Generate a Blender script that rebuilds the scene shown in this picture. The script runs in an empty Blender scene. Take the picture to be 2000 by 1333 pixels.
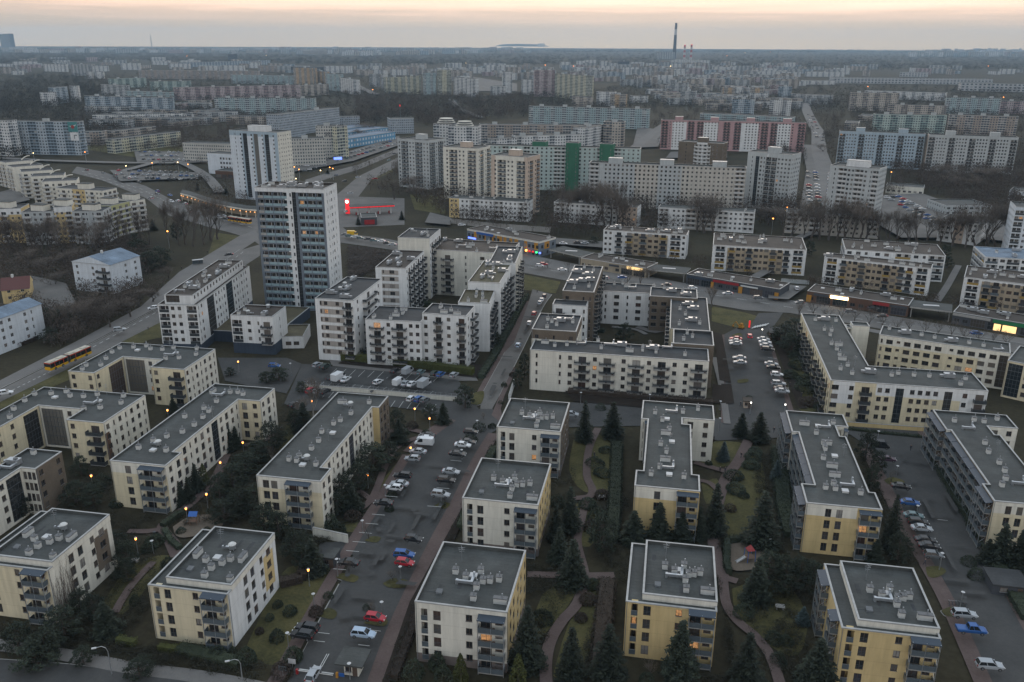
import bpy, bmesh, math, random
import numpy as np

rnd = random.Random(11)
C = bpy.context.scene.collection
sc = bpy.context.scene

# ------------------------------------------------------------------ camera geometry
H, FPX, YH, ROLL, YAW = 105.0, 1680.0, 82.0, 0.005, math.radians(10.4)
PITCH = math.atan((666.5 - YH) / FPX)
_cp, _sp, _cr, _sr, _cy, _sy = math.cos(PITCH), math.sin(PITCH), math.cos(ROLL), math.sin(ROLL), math.cos(YAW), math.sin(YAW)

def P(px, py, z=0.0):
 """The point of the world at height z seen at a place of the 2000 x 1333 photograph."""
 x, y = px - 1000.0, -(py - 666.5)
 x, y = _cr * x - _sr * y, _sr * x + _cr * y
 dx, dy, dz = x, FPX * _cp + y * _sp, -FPX * _sp + y * _cp
 k = (H - z) / max(-dz, 2.0)
 dx, dy = dx * k, dy * k
 return (_cy * dx - _sy * dy, _sy * dx + _cy * dy)

def PP(pts, z=0.0):
 return [P(a, b, z) for a, b in pts]

def PX(x, y, z):
 """Where a point of the world lands in the photograph."""
 x, y, z = _cy * x + _sy * y, -_sy * x + _cy * y, z - H
 f, u = y * _cp - z * _sp, y * _sp + z * _cp
 a, b = x / f * FPX, u / f * FPX
 a, b = _cr * a + _sr * b, -_sr * a + _cr * b
 return (1000 + a, 666.5 - b)

def HT(px, py, ty):
 """Height of something that stands on the ground at (px, py) and reaches up to pixel row ty."""
 r = math.hypot(*P(px, py))
 x, y = px - 1000.0, -(ty - 666.5)
 x, y = _cr * x - _sr * y, _sr * x + _cr * y
 dx, dy, dz = x, FPX * _cp + y * _sp, -FPX * _sp + y * _cp
 return H + dz * r / math.hypot(dx, dy)

def WD(px, py, w):
 """Metres that w pixels span at the ground point (px, py)."""
 a, b = P(px - w / 2, py), P(px + w / 2, py)
 return math.hypot(a[0] - b[0], a[1] - b[1])

# ------------------------------------------------------------------ materials
MATS = {}

def nt(name):
 m = bpy.data.materials.new(name)
 m.use_nodes = True
 n = m.node_tree.nodes
 return m, n, m.node_tree.links, n['Principled BSDF']

def noise(n, l, scale, detail=4, vec=None, rough=.6):
 t = n.new('ShaderNodeTexNoise')
 t.inputs['Scale'].default_value = scale
 t.inputs['Detail'].default_value = detail
 t.inputs['Roughness'].default_value = rough
 if vec is not None:
  l.new(vec, t.inputs['Vector'])
 return t.outputs['Fac']

def ramp(n, l, fac, stops):
 r = n.new('ShaderNodeValToRGB')
 e = r.color_ramp.elements
 while len(e) < len(stops):
  e.new(.5)
 for k, (p, c) in zip(e, stops):
  k.position = p
  k.color = (c[0], c[1], c[2], 1) if not isinstance(c, (int, float)) else (c, c, c, 1)
 l.new(fac, r.inputs['Fac'])
 return r.outputs['Color']

def mul(n, l, a, b, mode='MULTIPLY', fac=1.0):
 m = n.new('ShaderNodeMix')
 m.data_type = 'RGBA'
 m.blend_type = mode
 if isinstance(fac, float):
  m.inputs[0].default_value = fac
 else:
  l.new(fac, m.inputs[0])
 for s, v in ((6, a), (7, b)):
  if isinstance(v, tuple):
   m.inputs[s].default_value = (v[0], v[1], v[2], 1)
  else:
   l.new(v, m.inputs[s])
 return m.outputs[2]

def mth(n, l, op, a, b=0.0):
 m = n.new('ShaderNodeMath')
 m.operation = op
 for s, v in ((0, a), (1, b)):
  if isinstance(v, (int, float)):
   m.inputs[s].default_value = v
  else:
   l.new(v, m.inputs[s])
 return m.outputs[0]

def pos(n):
 return n.new('ShaderNodeNewGeometry').outputs['Position']

def wall_mat(name, col, dirt=.17, rough=.9):
 """Painted render: blotchy ageing and faint rain streaks."""
 m, n, l, b = nt(name)
 p = pos(n)
 mp = n.new('ShaderNodeMapping')
 mp.inputs['Scale'].default_value = (1.3, 1.3, .12)
 l.new(p, mp.inputs['Vector'])
 st = ramp(n, l, noise(n, l, 1.0, 4, mp.outputs[0]), [(.35, 1 - dirt), (.65, 1.0)])
 bl = ramp(n, l, noise(n, l, .22, 5, p), [(.3, 1 - dirt * .6), (.7, 1.0)])
 c = mul(n, l, mul(n, l, col, st), bl)
 sz = n.new('ShaderNodeSeparateXYZ')
 l.new(p, sz.inputs[0])
 jt = mth(n, l, 'LESS_THAN', mth(n, l, 'FRACT', mth(n, l, 'DIVIDE', sz.outputs[2], 2.79)), .022)
 c = mul(n, l, c, (.8, .79, .77), 'MULTIPLY', jt)
 l.new(c, b.inputs['Base Color'])
 b.inputs['Roughness'].default_value = rough
 b.inputs['Specular IOR Level'].default_value = .25
 MATS[name] = m
 return m

def flat_mat(name, col, rough=.7, metal=0.0, var=.15, scale=1.5):
 m, n, l, b = nt(name)
 c = mul(n, l, col, ramp(n, l, noise(n, l, scale, 4, pos(n)), [(.3, 1 - var), (.7, 1.0)]))
 l.new(c, b.inputs['Base Color'])
 b.inputs['Roughness'].default_value = rough
 b.inputs['Metallic'].default_value = metal
 MATS[name] = m
 return m

def ground_mat(name, stops, s1=.08, s2=1.2, rough=.95, mixv=.5, spec=.15):
 m, n, l, b = nt(name)
 p = pos(n)
 f = mth(n, l, 'ADD', mth(n, l, 'MULTIPLY', noise(n, l, s1, 6, p), 1 - mixv), mth(n, l, 'MULTIPLY', noise(n, l, s2, 6, p, .7), mixv))
 l.new(ramp(n, l, f, stops), b.inputs['Base Color'])
 b.inputs['Roughness'].default_value = rough
 b.inputs['Specular IOR Level'].default_value = spec
 MATS[name] = m
 return m

def emit_mat(name, col, s):
 m, n, l, b = nt(name)
 b.inputs['Base Color'].default_value = (*col, 1)
 b.inputs['Emission Color'].default_value = (*col, 1)
 b.inputs['Emission Strength'].default_value = s
 MATS[name] = m
 return m

def roof_mat(name, col):
 """Bitumen sheets: seams a metre apart, ponding stains."""
 m, n, l, b = nt(name)
 p = pos(n)
 br = n.new('ShaderNodeTexBrick')
 l.new(p, br.inputs['Vector'])
 br.inputs['Scale'].default_value = 1.0
 br.inputs['Brick Width'].default_value = 7.5
 br.inputs['Row Height'].default_value = 1.0
 br.inputs['Mortar Size'].default_value = .035
 br.inputs['Color1'].default_value = (1, 1, 1, 1)
 br.inputs['Color2'].default_value = (.86, .86, .86, 1)
 br.inputs['Mortar'].default_value = (.62, .62, .62, 1)
 bl = ramp(n, l, noise(n, l, .16, 6, p, .65), [(.30, .55), (.45, .9), (.56, 1.0), (.72, 1.4)])
 fine = ramp(n, l, noise(n, l, 2.2, 5, p, .7), [(.3, .85), (.7, 1.1)])
 l.new(mul(n, l, mul(n, l, mul(n, l, col, br.outputs['Color'], fac=.8), bl), fine), b.inputs['Base Color'])
 b.inputs['Roughness'].default_value = .8
 b.inputs['Specular IOR Level'].default_value = .3
 MATS[name] = m
 return m

def pane_mat(name, lit=0.0, tint=(.02, .024, .028)):
 """Window glass: each pane its own darkness, curtain or blind."""
 m, n, l, b = nt(name)
 oi = n.new('ShaderNodeObjectInfo').outputs['Random']
 isl = n.new('ShaderNodeNewGeometry').outputs['Random Per Island']
 r = mth(n, l, 'FRACT', mth(n, l, 'ADD', oi, isl))
 c = ramp(n, l, r, [(0.0, tint), (.45, (.035, .034, .034)), (.6, (.07, .06, .052)), (.74, (.05, .05, .06)), (.84, (.16, .15, .13)), (.93, (.06, .035, .03)), (1.0, (.3, .29, .27))])
 l.new(c, b.inputs['Base Color'])
 b.inputs['Roughness'].default_value = .12
 b.inputs['Specular IOR Level'].default_value = .5
 if lit:
  b.inputs['Emission Color'].default_value = (1, .5, .2, 1)
  l.new(mth(n, l, 'MULTIPLY', mth(n, l, 'ADD', noise(n, l, 2.5, 2, pos(n)), -.15), lit), b.inputs['Emission Strength'])
 MATS[name] = m
 return m

def leaf_mat(name, dark, light, rough=.8):
 m, n, l, b = nt(name)
 g = n.new('ShaderNodeNewGeometry')
 oi = n.new('ShaderNodeObjectInfo').outputs['Random']
 f = mth(n, l, 'ADD', mth(n, l, 'MULTIPLY', g.outputs['Random Per Island'], .55), mth(n, l, 'MULTIPLY', noise(n, l, .7, 3, g.outputs['Position']), .45))
 c = ramp(n, l, f, [(.15, dark), (.85, light)])
 c = mul(n, l, c, ramp(n, l, oi, [(0.0, .75), (1.0, 1.2)]))
 l.new(c, b.inputs['Base Color'])
 b.inputs['Roughness'].default_value = rough
 b.inputs['Specular IOR Level'].default_value = .2
 MATS[name] = m
 return m

def facade_mat(name, col, win=(.035, .045, .055), col2=None, per=6, bw=3.0, fh=2.8, bal=.45):
 """Far panel blocks: rows of windows, loggia strips and panel joints laid out in metres on the wall's own UV map."""
 m, n, l, b = nt(name)
 uv = n.new('ShaderNodeUVMap').outputs['UV']
 s = n.new('ShaderNodeSeparateXYZ')
 l.new(uv, s.inputs[0])
 U = mth(n, l, 'DIVIDE', s.outputs[0], bw)
 V = mth(n, l, 'DIVIDE', s.outputs[1], fh)
 fu, fv = mth(n, l, 'FRACT', U), mth(n, l, 'FRACT', V)

 def band(f, lo, hi):
  return mth(n, l, 'MULTIPLY', mth(n, l, 'GREATER_THAN', f, lo), mth(n, l, 'LESS_THAN', f, hi))
 cu, cv = mth(n, l, 'FLOOR', U), mth(n, l, 'FLOOR', V)
 wn = n.new('ShaderNodeTexWhiteNoise')
 cx = n.new('ShaderNodeCombineXYZ')
 l.new(cu, cx.inputs[0])
 l.new(cv, cx.inputs[1])
 l.new(cx.outputs[0], wn.inputs['Vector'])
 w = mth(n, l, 'MULTIPLY', band(fu, .22, .74), band(fv, .3, .8))
 # loggia columns
 k = mth(n, l, 'FRACT', mth(n, l, 'DIVIDE', mth(n, l, 'ADD', cu, .5), per))
 lg = mth(n, l, 'LESS_THAN', k, bal)
 lw = mth(n, l, 'MULTIPLY', lg, mth(n, l, 'MULTIPLY', band(fu, .06, .94), band(fv, .42, .95)))
 c0 = mul(n, l, col, col2 or tuple(x * .72 for x in col), 'MIX', lg)
 c0 = mul(n, l, c0, ramp(n, l, noise(n, l, .1, 4, pos(n)), [(.3, .8), (.7, 1.05)]))
 joint = mth(n, l, 'MAXIMUM', mth(n, l, 'LESS_THAN', fu, .03), mth(n, l, 'LESS_THAN', fv, .04))
 c0 = mul(n, l, c0, (.8, .8, .8), 'MULTIPLY', joint)
 wc = ramp(n, l, wn.outputs['Value'], [(0.0, win), (.7, tuple(x * 1.7 for x in win)), (.9, (.16, .16, .16)), (1.0, (.3, .3, .29))])
 c0 = mul(n, l, c0, mul(n, l, wc, (.75, .8, .85)), 'MIX', lw)
 c0 = mul(n, l, c0, wc, 'MIX', w)
 l.new(c0, b.inputs['Base Color'])
 b.inputs['Roughness'].default_value = .7
 b.inputs['Specular IOR Level'].default_value = .25
 MATS[name] = m
 return m

# real-world base colours
for nm, c in dict(white=(.68, .685, .68), offwhite=(.69, .66, .58), cream=(.66, .58, .41), yellow=(.60, .46, .235), sand=(.50, .42, .28),
     bluewhite=(.60, .64, .68), greige=(.36, .33, .30), plinth=(.20, .165, .15), darkgrey=(.07, .075, .085), slate=(.16, .185, .215),
     navy=(.045, .06, .085), tan=(.36, .30, .22), peach=(.52, .42, .34), panelgrey=(.44, .46, .46), panelwarm=(.50, .47, .42), panelblue=(.36, .44, .50), panelpink=(.44, .28, .28),
     panelgreen=(.42, .50, .48), deepgreen=(.045, .15, .095), olive=(.46, .45, .24), concrete=(.34, .33, .31), ochre=(.45, .22, .04), brown=(.12, .07, .05), redwall=(.30, .03, .035), bluewall=(.06, .24, .42)).items():
 wall_mat(nm, c)
roof_mat('bitumen', (.066, .070, .067))
roof_mat('bitumen_dark', (.048, .050, .052))
roof_mat('bitumen_brown', (.062, .050, .041))
roof_mat('sedum', (.095, .082, .05))
roof_mat('sheet_blue', (.16, .21, .27))
flat_mat('coping', (.36, .36, .35), .5, 0, .3, .8)
flat_mat('coping_dark', (.16, .17, .18), .5)
flat_mat('metal', (.45, .47, .49), .35, .7)
flat_mat('steel_dark', (.10, .11, .12), .5, .3)
flat_mat('rail_dark', (.035, .042, .048), .45)
flat_mat('rail_glass', (.09, .11, .125), .3)
flat_mat('rail_teal', (.26, .36, .39), .3)
flat_mat('rail_white', (.50, .50, .49), .6)
flat_mat('rail_ochre', (.30, .20, .05), .6)
flat_mat('frame_white', (.48, .47, .45), .5)
flat_mat('frame_brown', (.10, .07, .055), .5)
flat_mat('awning', (.035, .05, .07), .6)
flat_mat('vent_white', (.52, .52, .50), .7)
flat_mat('vent_cap', (.11, .115, .12), .6)
flat_mat('board', (.30, .17, .10), .7)
flat_mat('bark', (.065, .052, .042), .9)
flat_mat('bark_grey', (.075, .062, .052), .9)
flat_mat('bark_pale', (.28, .26, .24), .9)
flat_mat('rubber', (.02, .02, .02), .8)
flat_mat('hub', (.25, .25, .26), .35, .6)
flat_mat('lamp_white', (.5, .5, .5), .5)
flat_mat('white_paint', (.55, .55, .53), .7)
flat_mat('red_paint', (.28, .02, .02), .5)
flat_mat('timber', (.16, .10, .07), .8)
flat_mat('sign_blue', (.02, .10, .35), .5)
flat_mat('sign_green', (.01, .16, .06), .5)
flat_mat('sign_yellow', (.6, .4, .02), .5)
pane_mat('pane')
pane_mat('pane_lit', .85)
pane_mat('pane_glass', 0, (.012, .02, .026))
flat_mat('car_glass', (.015, .018, .02), .08, 0, 0)
flat_mat('car_lamp', (.6, .6, .58), .2)
flat_mat('car_tail', (.30, .01, .01), .3)
emit_mat('lit_orange', (1, .32, .06), 5)
emit_mat('lit_amber', (1, .42, .12), 1.6)
emit_mat('lit_warm', (1, .72, .35), 5)
emit_mat('lit_white', (1, .93, .8), 3)
emit_mat('lit_shop', (1, .66, .28), .9)
emit_mat('lit_red', (1, .03, .04), .4)
emit_mat('lit_blue', (.12, .2, 1), 2)
emit_mat('lit_green', (.05, .9, .25), 1.5)
leaf_mat('spruce', (0.0117, 0.0169, 0.0130), (0.0429, 0.0520, 0.0351))
leaf_mat('blue_spruce', (.03, .045, .045), (.08, .11, .11))
leaf_mat('pine', (0.0117, 0.0169, 0.0130), (0.0416, 0.0507, 0.0325))
leaf_mat('thuja', (0.0360, 0.0432, 0.0144), (0.0960, 0.1020, 0.0336))
leaf_mat('shrub', (0.0150, 0.0225, 0.0165), (0.0525, 0.0630, 0.0390))
leaf_mat('brush', (0.0264, 0.0204, 0.0168), (0.0696, 0.0540, 0.0420))
leaf_mat('twig', (.085, .070, .059), (.16, .135, .115))
leaf_mat('woods', (.016, .018, .016), (.06, .052, .042))
ground_mat('ground', [(.25, (0.012, 0.011, 0.008)), (.42, (0.024, 0.021, 0.013)), (.55, (0.039, 0.034, 0.020)), (.7, (0.053, 0.044, 0.028)), (.8, (0.038, 0.032, 0.023))], .03, .7)
ground_mat('lawn', [(.28, (0.024, 0.023, 0.014)), (.42, (0.051, 0.049, 0.022)), (.55, (0.084, 0.076, 0.032)), (.68, (0.113, 0.095, 0.047)), (.78, (0.081, 0.062, 0.039))], .16, 1.6)
ground_mat('soil', [(.3, (0.013, 0.011, 0.009)), (.55, (0.027, 0.021, 0.017)), (.75, (0.041, 0.033, 0.026))], .15, 2)
ground_mat('asphalt', [(.28, (.038, .038, .038)), (.42, (.056, .056, .055)), (.55, (.068, .067, .065)), (.7, (.086, .084, .080))], .1, 1.5, .9, .4)
ground_mat('asphalt_road', [(.28, (.088, .085, .079)), (.5, (.130, .123, .115)), (.72, (.17, .158, .146))], .08, 1.5, .9, .4)
ground_mat('paving', [(.25, (0.104, 0.100, 0.096)), (.5, (0.152, 0.144, 0.136)), (.75, (0.192, 0.180, 0.164))], .1, 2.5)
ground_mat('pink_paving', [(.25, (.062, .046, .042)), (.5, (.108, .080, .073)), (.75, (.15, .118, .105))], .12, 2.5)
flat_mat('tar_patch', (.047, .047, .046), .85, 0, .3, .8)
ground_mat('sand', [(.3, (.10, .08, .062)), (.7, (.17, .14, .11))], .2, 2)
ground_mat('marking', [(.3, (.35, .35, .34)), (.6, (.5, .5, .48))], .6, 4)
ground_mat('gravel', [(.3, (0.096, 0.092, 0.084)), (.7, (0.176, 0.164, 0.152))], .3, 4)
for nm, c in dict(car_white=(.62, .63, .64), car_silver=(.33, .35, .37), car_grey=(.12, .13, .14), car_black=(.018, .019, .022), car_red=(.38, .015, .03), car_blue=(.02, .09, .28),
     car_teal=(.10, .16, .17), car_purple=(.06, .03, .05), car_paleblue=(.36, .45, .56), car_green=(.03, .05, .04), car_yellow=(.7, .42, .02)).items():
 flat_mat(nm, c, .28, .1, .06)

# ------------------------------------------------------------------ mesh collector
class MB:
 def __init__(s):
  s.v, s.f, s.m, s.u = [], [], [], None

 def face(s, pts, mi=0, uv=None):
  k = len(s.v)
  s.v.extend(pts)
  s.f.append(tuple(range(k, k + len(pts))))
  s.m.append(mi)
  if uv is not None:
   if s.u is None:
    s.u = {}
   s.u[len(s.f) - 1] = uv

 def box(s, x0, y0, z0, x1, y1, z1, mi=0, top=None):
  k = len(s.v)
  s.v += [(x0, y0, z0), (x1, y0, z0), (x1, y1, z0), (x0, y1, z0), (x0, y0, z1), (x1, y0, z1), (x1, y1, z1), (x0, y1, z1)]
  for q, f in enumerate(((3, 2, 1, 0), (4, 5, 6, 7), (0, 1, 5, 4), (1, 2, 6, 5), (2, 3, 7, 6), (3, 0, 4, 7))):
   s.f.append(tuple(k + i for i in f))
   s.m.append(top if (q == 1 and top is not None) else mi)

 def beam(s, a, b, w, mi=0):
  """A square bar from a to b."""
  a, b = np.array(a, float), np.array(b, float)
  d = b - a
  d /= (np.linalg.norm(d) + 1e-9)
  r = np.cross(d, (0, 0, 1)) if abs(d[2]) < .95 else np.array((1., 0, 0))
  r /= np.linalg.norm(r)
  t = np.cross(r, d)
  k = len(s.v)
  for c in (a, b):
   for i, j in ((-1, -1), (1, -1), (1, 1), (-1, 1)):
    s.v.append(tuple(c + r * i * w / 2 + t * j * w / 2))
  for f in ((0, 1, 5, 4), (1, 2, 6, 5), (2, 3, 7, 6), (3, 0, 4, 7), (3, 2, 1, 0), (4, 5, 6, 7)):
   s.f.append(tuple(k + i for i in f))
   s.m.append(mi)

 def cone(s, x, y, z0, z1, r0, r1, n=8, mi=0, cap=True):
  k = len(s.v)
  for z, r in ((z0, r0), (z1, r1)):
   for i in range(n):
    a = 2 * math.pi * i / n
    s.v.append((x + r * math.cos(a), y + r * math.sin(a), z))
  for i in range(n):
   j = (i + 1) % n
   s.f.append((k + i, k + j, k + n + j, k + n + i))
   s.m.append(mi)
  if cap:
   s.f.append(tuple(range(k + n, k + 2 * n)))
   s.m.append(mi)
   s.f.append(tuple(range(k + n - 1, k - 1, -1)))
   s.m.append(mi)

 def tube(s, pts, rads, n=5, mi=0):
  rings = []
  for i, p in enumerate(pts):
   a = np.array(pts[max(i - 1, 0)], float)
   b = np.array(pts[min(i + 1, len(pts) - 1)], float)
   d = (b - a) / (np.linalg.norm(b - a) + 1e-9)
   r = np.cross(d, (0, 0, 1)) if abs(d[2]) < .95 else np.cross(d, (1, 0, 0))
   r /= np.linalg.norm(r) + 1e-9
   t = np.cross(r, d)
   k = len(s.v)
   for q in range(n):
    g = 2 * math.pi * q / n
    s.v.append(tuple(np.array(p) + (r * math.cos(g) + t * math.sin(g)) * rads[i]))
   rings.append(k)
  for a, b in zip(rings, rings[1:]):
   for q in range(n):
    w = (q + 1) % n
    s.f.append((a + q, a + w, b + w, b + q))
    s.m.append(mi)

 def prism(s, poly, z0, z1, mi=0, top=None, bottom=False):
  n = len(poly)
  for i in range(n):
   a, b = poly[i], poly[(i + 1) % n]
   s.face([(*a, z0), (*b, z0), (*b, z1), (*a, z1)], mi)
  s.face([(*p, z1) for p in poly], mi if top is None else top)
  if bottom:
   s.face([(*p, z0) for p in reversed(poly)], mi)

 def mesh(s, name, mats, smooth=False):
  me = bpy.data.meshes.new(name)
  me.from_pydata(s.v, [], s.f)
  for m in mats:
   me.materials.append(MATS[m] if isinstance(m, str) else m)
  if len(mats) > 1:
   me.polygons.foreach_set('material_index', s.m)
  if s.u:
   lay = me.uv_layers.new(name='UVMap')
   for fi, uvs in s.u.items():
    st = me.polygons[fi].loop_start
    for q, c in enumerate(uvs):
     lay.data[st + q].uv = c
  if smooth:
   me.polygons.foreach_set('use_smooth', [True] * len(s.f))
  me.update()
  return me

 def build(s, name, mats, parent=None, loc=(0, 0, 0), rz=0.0, smooth=False):
  return link(name, s.mesh(name, mats if isinstance(mats, (list, tuple)) else [mats], smooth), parent, loc, rz)

def link(name, me, parent=None, loc=(0, 0, 0), rz=0.0):
 o = bpy.data.objects.new(name, me)
 C.objects.link(o)
 o.location = loc
 o.rotation_euler = (0, 0, rz)
 if parent is not None:
  o.parent = parent
 return o

USED = {}
ORD = ['first', 'second', 'third', 'fourth', 'fifth', 'sixth', 'seventh', 'eighth', 'ninth', 'tenth', 'eleventh', 'twelfth', 'thirteenth', 'fourteenth', 'fifteenth',
  'sixteenth', 'seventeenth', 'eighteenth', 'nineteenth', 'twentieth', 'twenty-first', 'twenty-second', 'twenty-third', 'twenty-fourth', 'twenty-fifth', 'twenty-sixth', 'twenty-seventh', 'twenty-eighth', 'twenty-ninth', 'thirtieth']

def tag(o, label, cat=None, group=None, kind=None):
 if label:
  o['label'] = label
  USED[label] = USED.get(label, 0) + 1
 if cat:
  o['category'] = cat
 if group:
  o['group'] = group
 if kind:
  o['kind'] = kind
 return o

def thing(name, label, cat, loc, rz=0.0, group=None):
 return tag(link(name, None, None, loc, rz), label, cat, group)

def dup(root, loc, rz, label=None, group=None):
 """A copy of a thing with copies of its parts and sub-parts."""
 def cp(o, par):
  c = o.copy()
  C.objects.link(c)
  c.parent = par
  for ch in o.children:
   cp(ch, c)
  return c
 r = cp(root, None)
 r.location = loc
 r.rotation_euler = (0, 0, rz)
 if label:
  r['label'] = label
 if group:
  r['group'] = group
 return r
# ------------------------------------------------------------------ polygons
def area(p):
 return .5 * sum(p[i][0] * p[(i + 1) % len(p)][1] - p[(i + 1) % len(p)][0] * p[i][1] for i in range(len(p)))

def rot(p, a):
 c, s = math.cos(a), math.sin(a)
 return [(c * x - s * y, s * x + c * y) for x, y in p]

def snap(poly, ang=None):
 """Square a measured outline up: alternate edges become parallel and perpendicular."""
 n = len(poly)
 if ang is None:
  i = max(range(n), key=lambda i: math.dist(poly[i], poly[(i + 1) % n]))
  a, b = poly[i], poly[(i + 1) % n]
  ang = math.atan2(b[1] - a[1], b[0] - a[0])
  ang = (ang + math.pi / 4) % (math.pi / 2) - math.pi / 4
 q = [list(p) for p in rot(poly, -ang)]
 hor = []
 for i in range(n):
  a, b = q[i], q[(i + 1) % n]
  hor.append(abs(b[0] - a[0]) > abs(b[1] - a[1]))
 for _ in range(3):
  for i in range(n):
   a, b = q[i], q[(i + 1) % n]
   k = 1 if hor[i] else 0
   a[k] = b[k] = (a[k] + b[k]) / 2
 return rot([tuple(p) for p in q], ang)

def offset(poly, d):
 """Mitred inward offset of a counter-clockwise outline."""
 n = len(poly)
 out = []
 for i in range(n):
  p, a, b = poly[i], poly[i - 1], poly[(i + 1) % n]
  e1 = (p[0] - a[0], p[1] - a[1])
  e2 = (b[0] - p[0], b[1] - p[1])
  l1, l2 = math.hypot(*e1) + 1e-9, math.hypot(*e2) + 1e-9
  n1, n2 = (-e1[1] / l1, e1[0] / l1), (-e2[1] / l2, e2[0] / l2)
  k = 1 + n1[0] * n2[0] + n1[1] * n2[1]
  k = max(k, .35)
  out.append((p[0] + d * (n1[0] + n2[0]) / k, p[1] + d * (n1[1] + n2[1]) / k))
 return out

def inside(p, poly):
 r = False
 n = len(poly)
 for i in range(n):
  a, b = poly[i], poly[(i + 1) % n]
  if (a[1] > p[1]) != (b[1] > p[1]) and p[0] < (b[0] - a[0]) * (p[1] - a[1]) / (b[1] - a[1]) + a[0]:
   r = not r
 return r

# ------------------------------------------------------------------ small facade meshes, made once and shared
CACHE = {}

def cached(key, fn):
 if key not in CACHE:
  CACHE[key] = fn()
 return CACHE[key]

def frame_mesh(w, h, fm, mull, rail):
 """Window frame, sill and mullions; local x along the wall, -y outwards, z up from the sill."""
 def mk():
  b = MB()
  t = .07
  b.box(-w / 2, -.06, 0, -w / 2 + t, .02, h)
  b.box(w / 2 - t, -.06, 0, w / 2, .02, h)
  b.box(-w / 2 + t, -.06, h - t, w / 2 - t, .02, h)
  b.box(-w / 2 + t, -.06, 0, w / 2 - t, .02, t)
  for k in range(1, mull + 1):
   x = -w / 2 + w * k / (mull + 1)
   b.box(x - .035, -.055, t, x + .035, .015, h - t)
  if rail:
   for z in (.35, .65, .95):
    b.box(-w / 2, -.2, z, w / 2, -.17, z + .04, 1)
  else:
   b.box(-w / 2 - .05, -.24, -.05, w / 2 + .05, -.062, .0, 1)
  return b.mesh('window_frame', [fm, 'metal' if not rail else 'rail_glass'])
 return cached(('fr', round(w, 2), round(h, 2), fm, mull, rail), mk)

def pane_mesh(w, h, mat='pane'):
 def mk():
  b = MB()
  b.face([(-w / 2, 0, 0), (w / 2, 0, 0), (w / 2, 0, h), (-w / 2, 0, h)])
  return b.mesh('pane', [mat])
 return cached(('pn', round(w, 2), round(h, 2), mat), mk)

def simple_window_mesh(w, h, fm, mat, mull=1):
 """Frame and glass in one mesh, for windows too small in the photo to show parts."""
 def mk():
  b = MB()
  t = .07
  b.face([(-w / 2, 0, 0), (w / 2, 0, 0), (w / 2, 0, h), (-w / 2, 0, h)], 1)
  for k in range(mull + 2):
   x = -w / 2 + w * k / (mull + 1)
   x = min(max(x, -w / 2 + t / 2), w / 2 - t / 2)
   b.box(x - t / 2, -.05, 0, x + t / 2, -.005, h)
  b.box(-w / 2 + t, -.05, h - t, w / 2 - t, -.005, h)
  b.box(-w / 2 + t, -.05, 0, w / 2 - t, -.005, t)
  return b.mesh('window', [fm, mat])
 return cached(('sw', round(w, 2), round(h, 2), fm, mat, mull), mk)

def balcony_mesh(w, d, rm, slab, bars):
 def mk():
  b = MB()
  b.box(-w / 2, -d, -.16, w / 2, -.005, 0, 0)
  z0, z1 = .06, 1.05
  if bars:
   n = max(2, int(w / .35))
   for k in range(n + 1):
    x = -w / 2 + .03 + (w - .06) * k / n
    b.box(x - .02, -d + .02, 0, x + .02, -d + .05, z1, 1)
   b.box(-w / 2, -d, z1, w / 2, -d + .07, z1 + .06, 1)
   b.box(-w / 2, -d + .01, .5, w / 2, -d + .04, .9, 1)
   for x in (-w / 2, w / 2 - .04):
    b.box(x, -d + .07, .3, x + .04, -.005, z1 + .06, 1)
  else:
   b.box(-w / 2, -d, z0, w / 2, -d + .06, z1, 1)
   for x in (-w / 2, w / 2 - .06):
    b.box(x, -d + .06, z0, x + .06, -.005, z1, 1)
  # the odd flower box, chair or rug
  r = random.Random(int(w * 100 + d * 10))
  for k in range(2):
   x = r.uniform(-w / 2 + .4, w / 2 - .4)
   b.box(x - .25, -d + .3, 0, x + .2, -d + .75, r.uniform(.4, .9), 2)
  return b.mesh('balcony', [slab, rm, 'frame_brown'])
 return cached(('bal', round(w, 2), round(d, 2), rm, slab, bars), mk)

def parapet_mesh(w, rm):
 """Railing or breast wall across the mouth of a loggia."""
 def mk():
  b = MB()
  b.box(-w / 2 + .003, -.03, .05, w / 2 - .003, .05, 1.02, 0)
  b.box(-w / 2 + .003, -.06, 1.025, w / 2 - .003, .06, 1.08, 1)
  return b.mesh('railing', [rm, 'metal'])
 return cached(('par', round(w, 2), rm), mk)

def glazing_mesh(w, h, fh, tint='pane_glass'):
 def mk():
  b = MB()
  b.face([(-w / 2, 0, 0), (w / 2, 0, 0), (w / 2, 0, h), (-w / 2, 0, h)], 1)
  n = max(2, round(w / 1.1))
  for k in range(n + 1):
   x = -w / 2 + .03 + (w - .06) * k / n
   b.box(x - .03, -.06, 0, x + .03, -.005, h)
  k = 0
  while k * fh / 2 < h:
   z = k * fh / 2
   hh = .14 if k % 2 == 0 else .05
   b.box(-w / 2, -.05 if k % 2 else -.07, z, w / 2, -.006, min(z + hh, h))
   k += 1
  return b.mesh('stair_glazing', ['steel_dark', tint])
 return cached(('gl', round(w, 2), round(h, 2), tint), mk)

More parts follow.
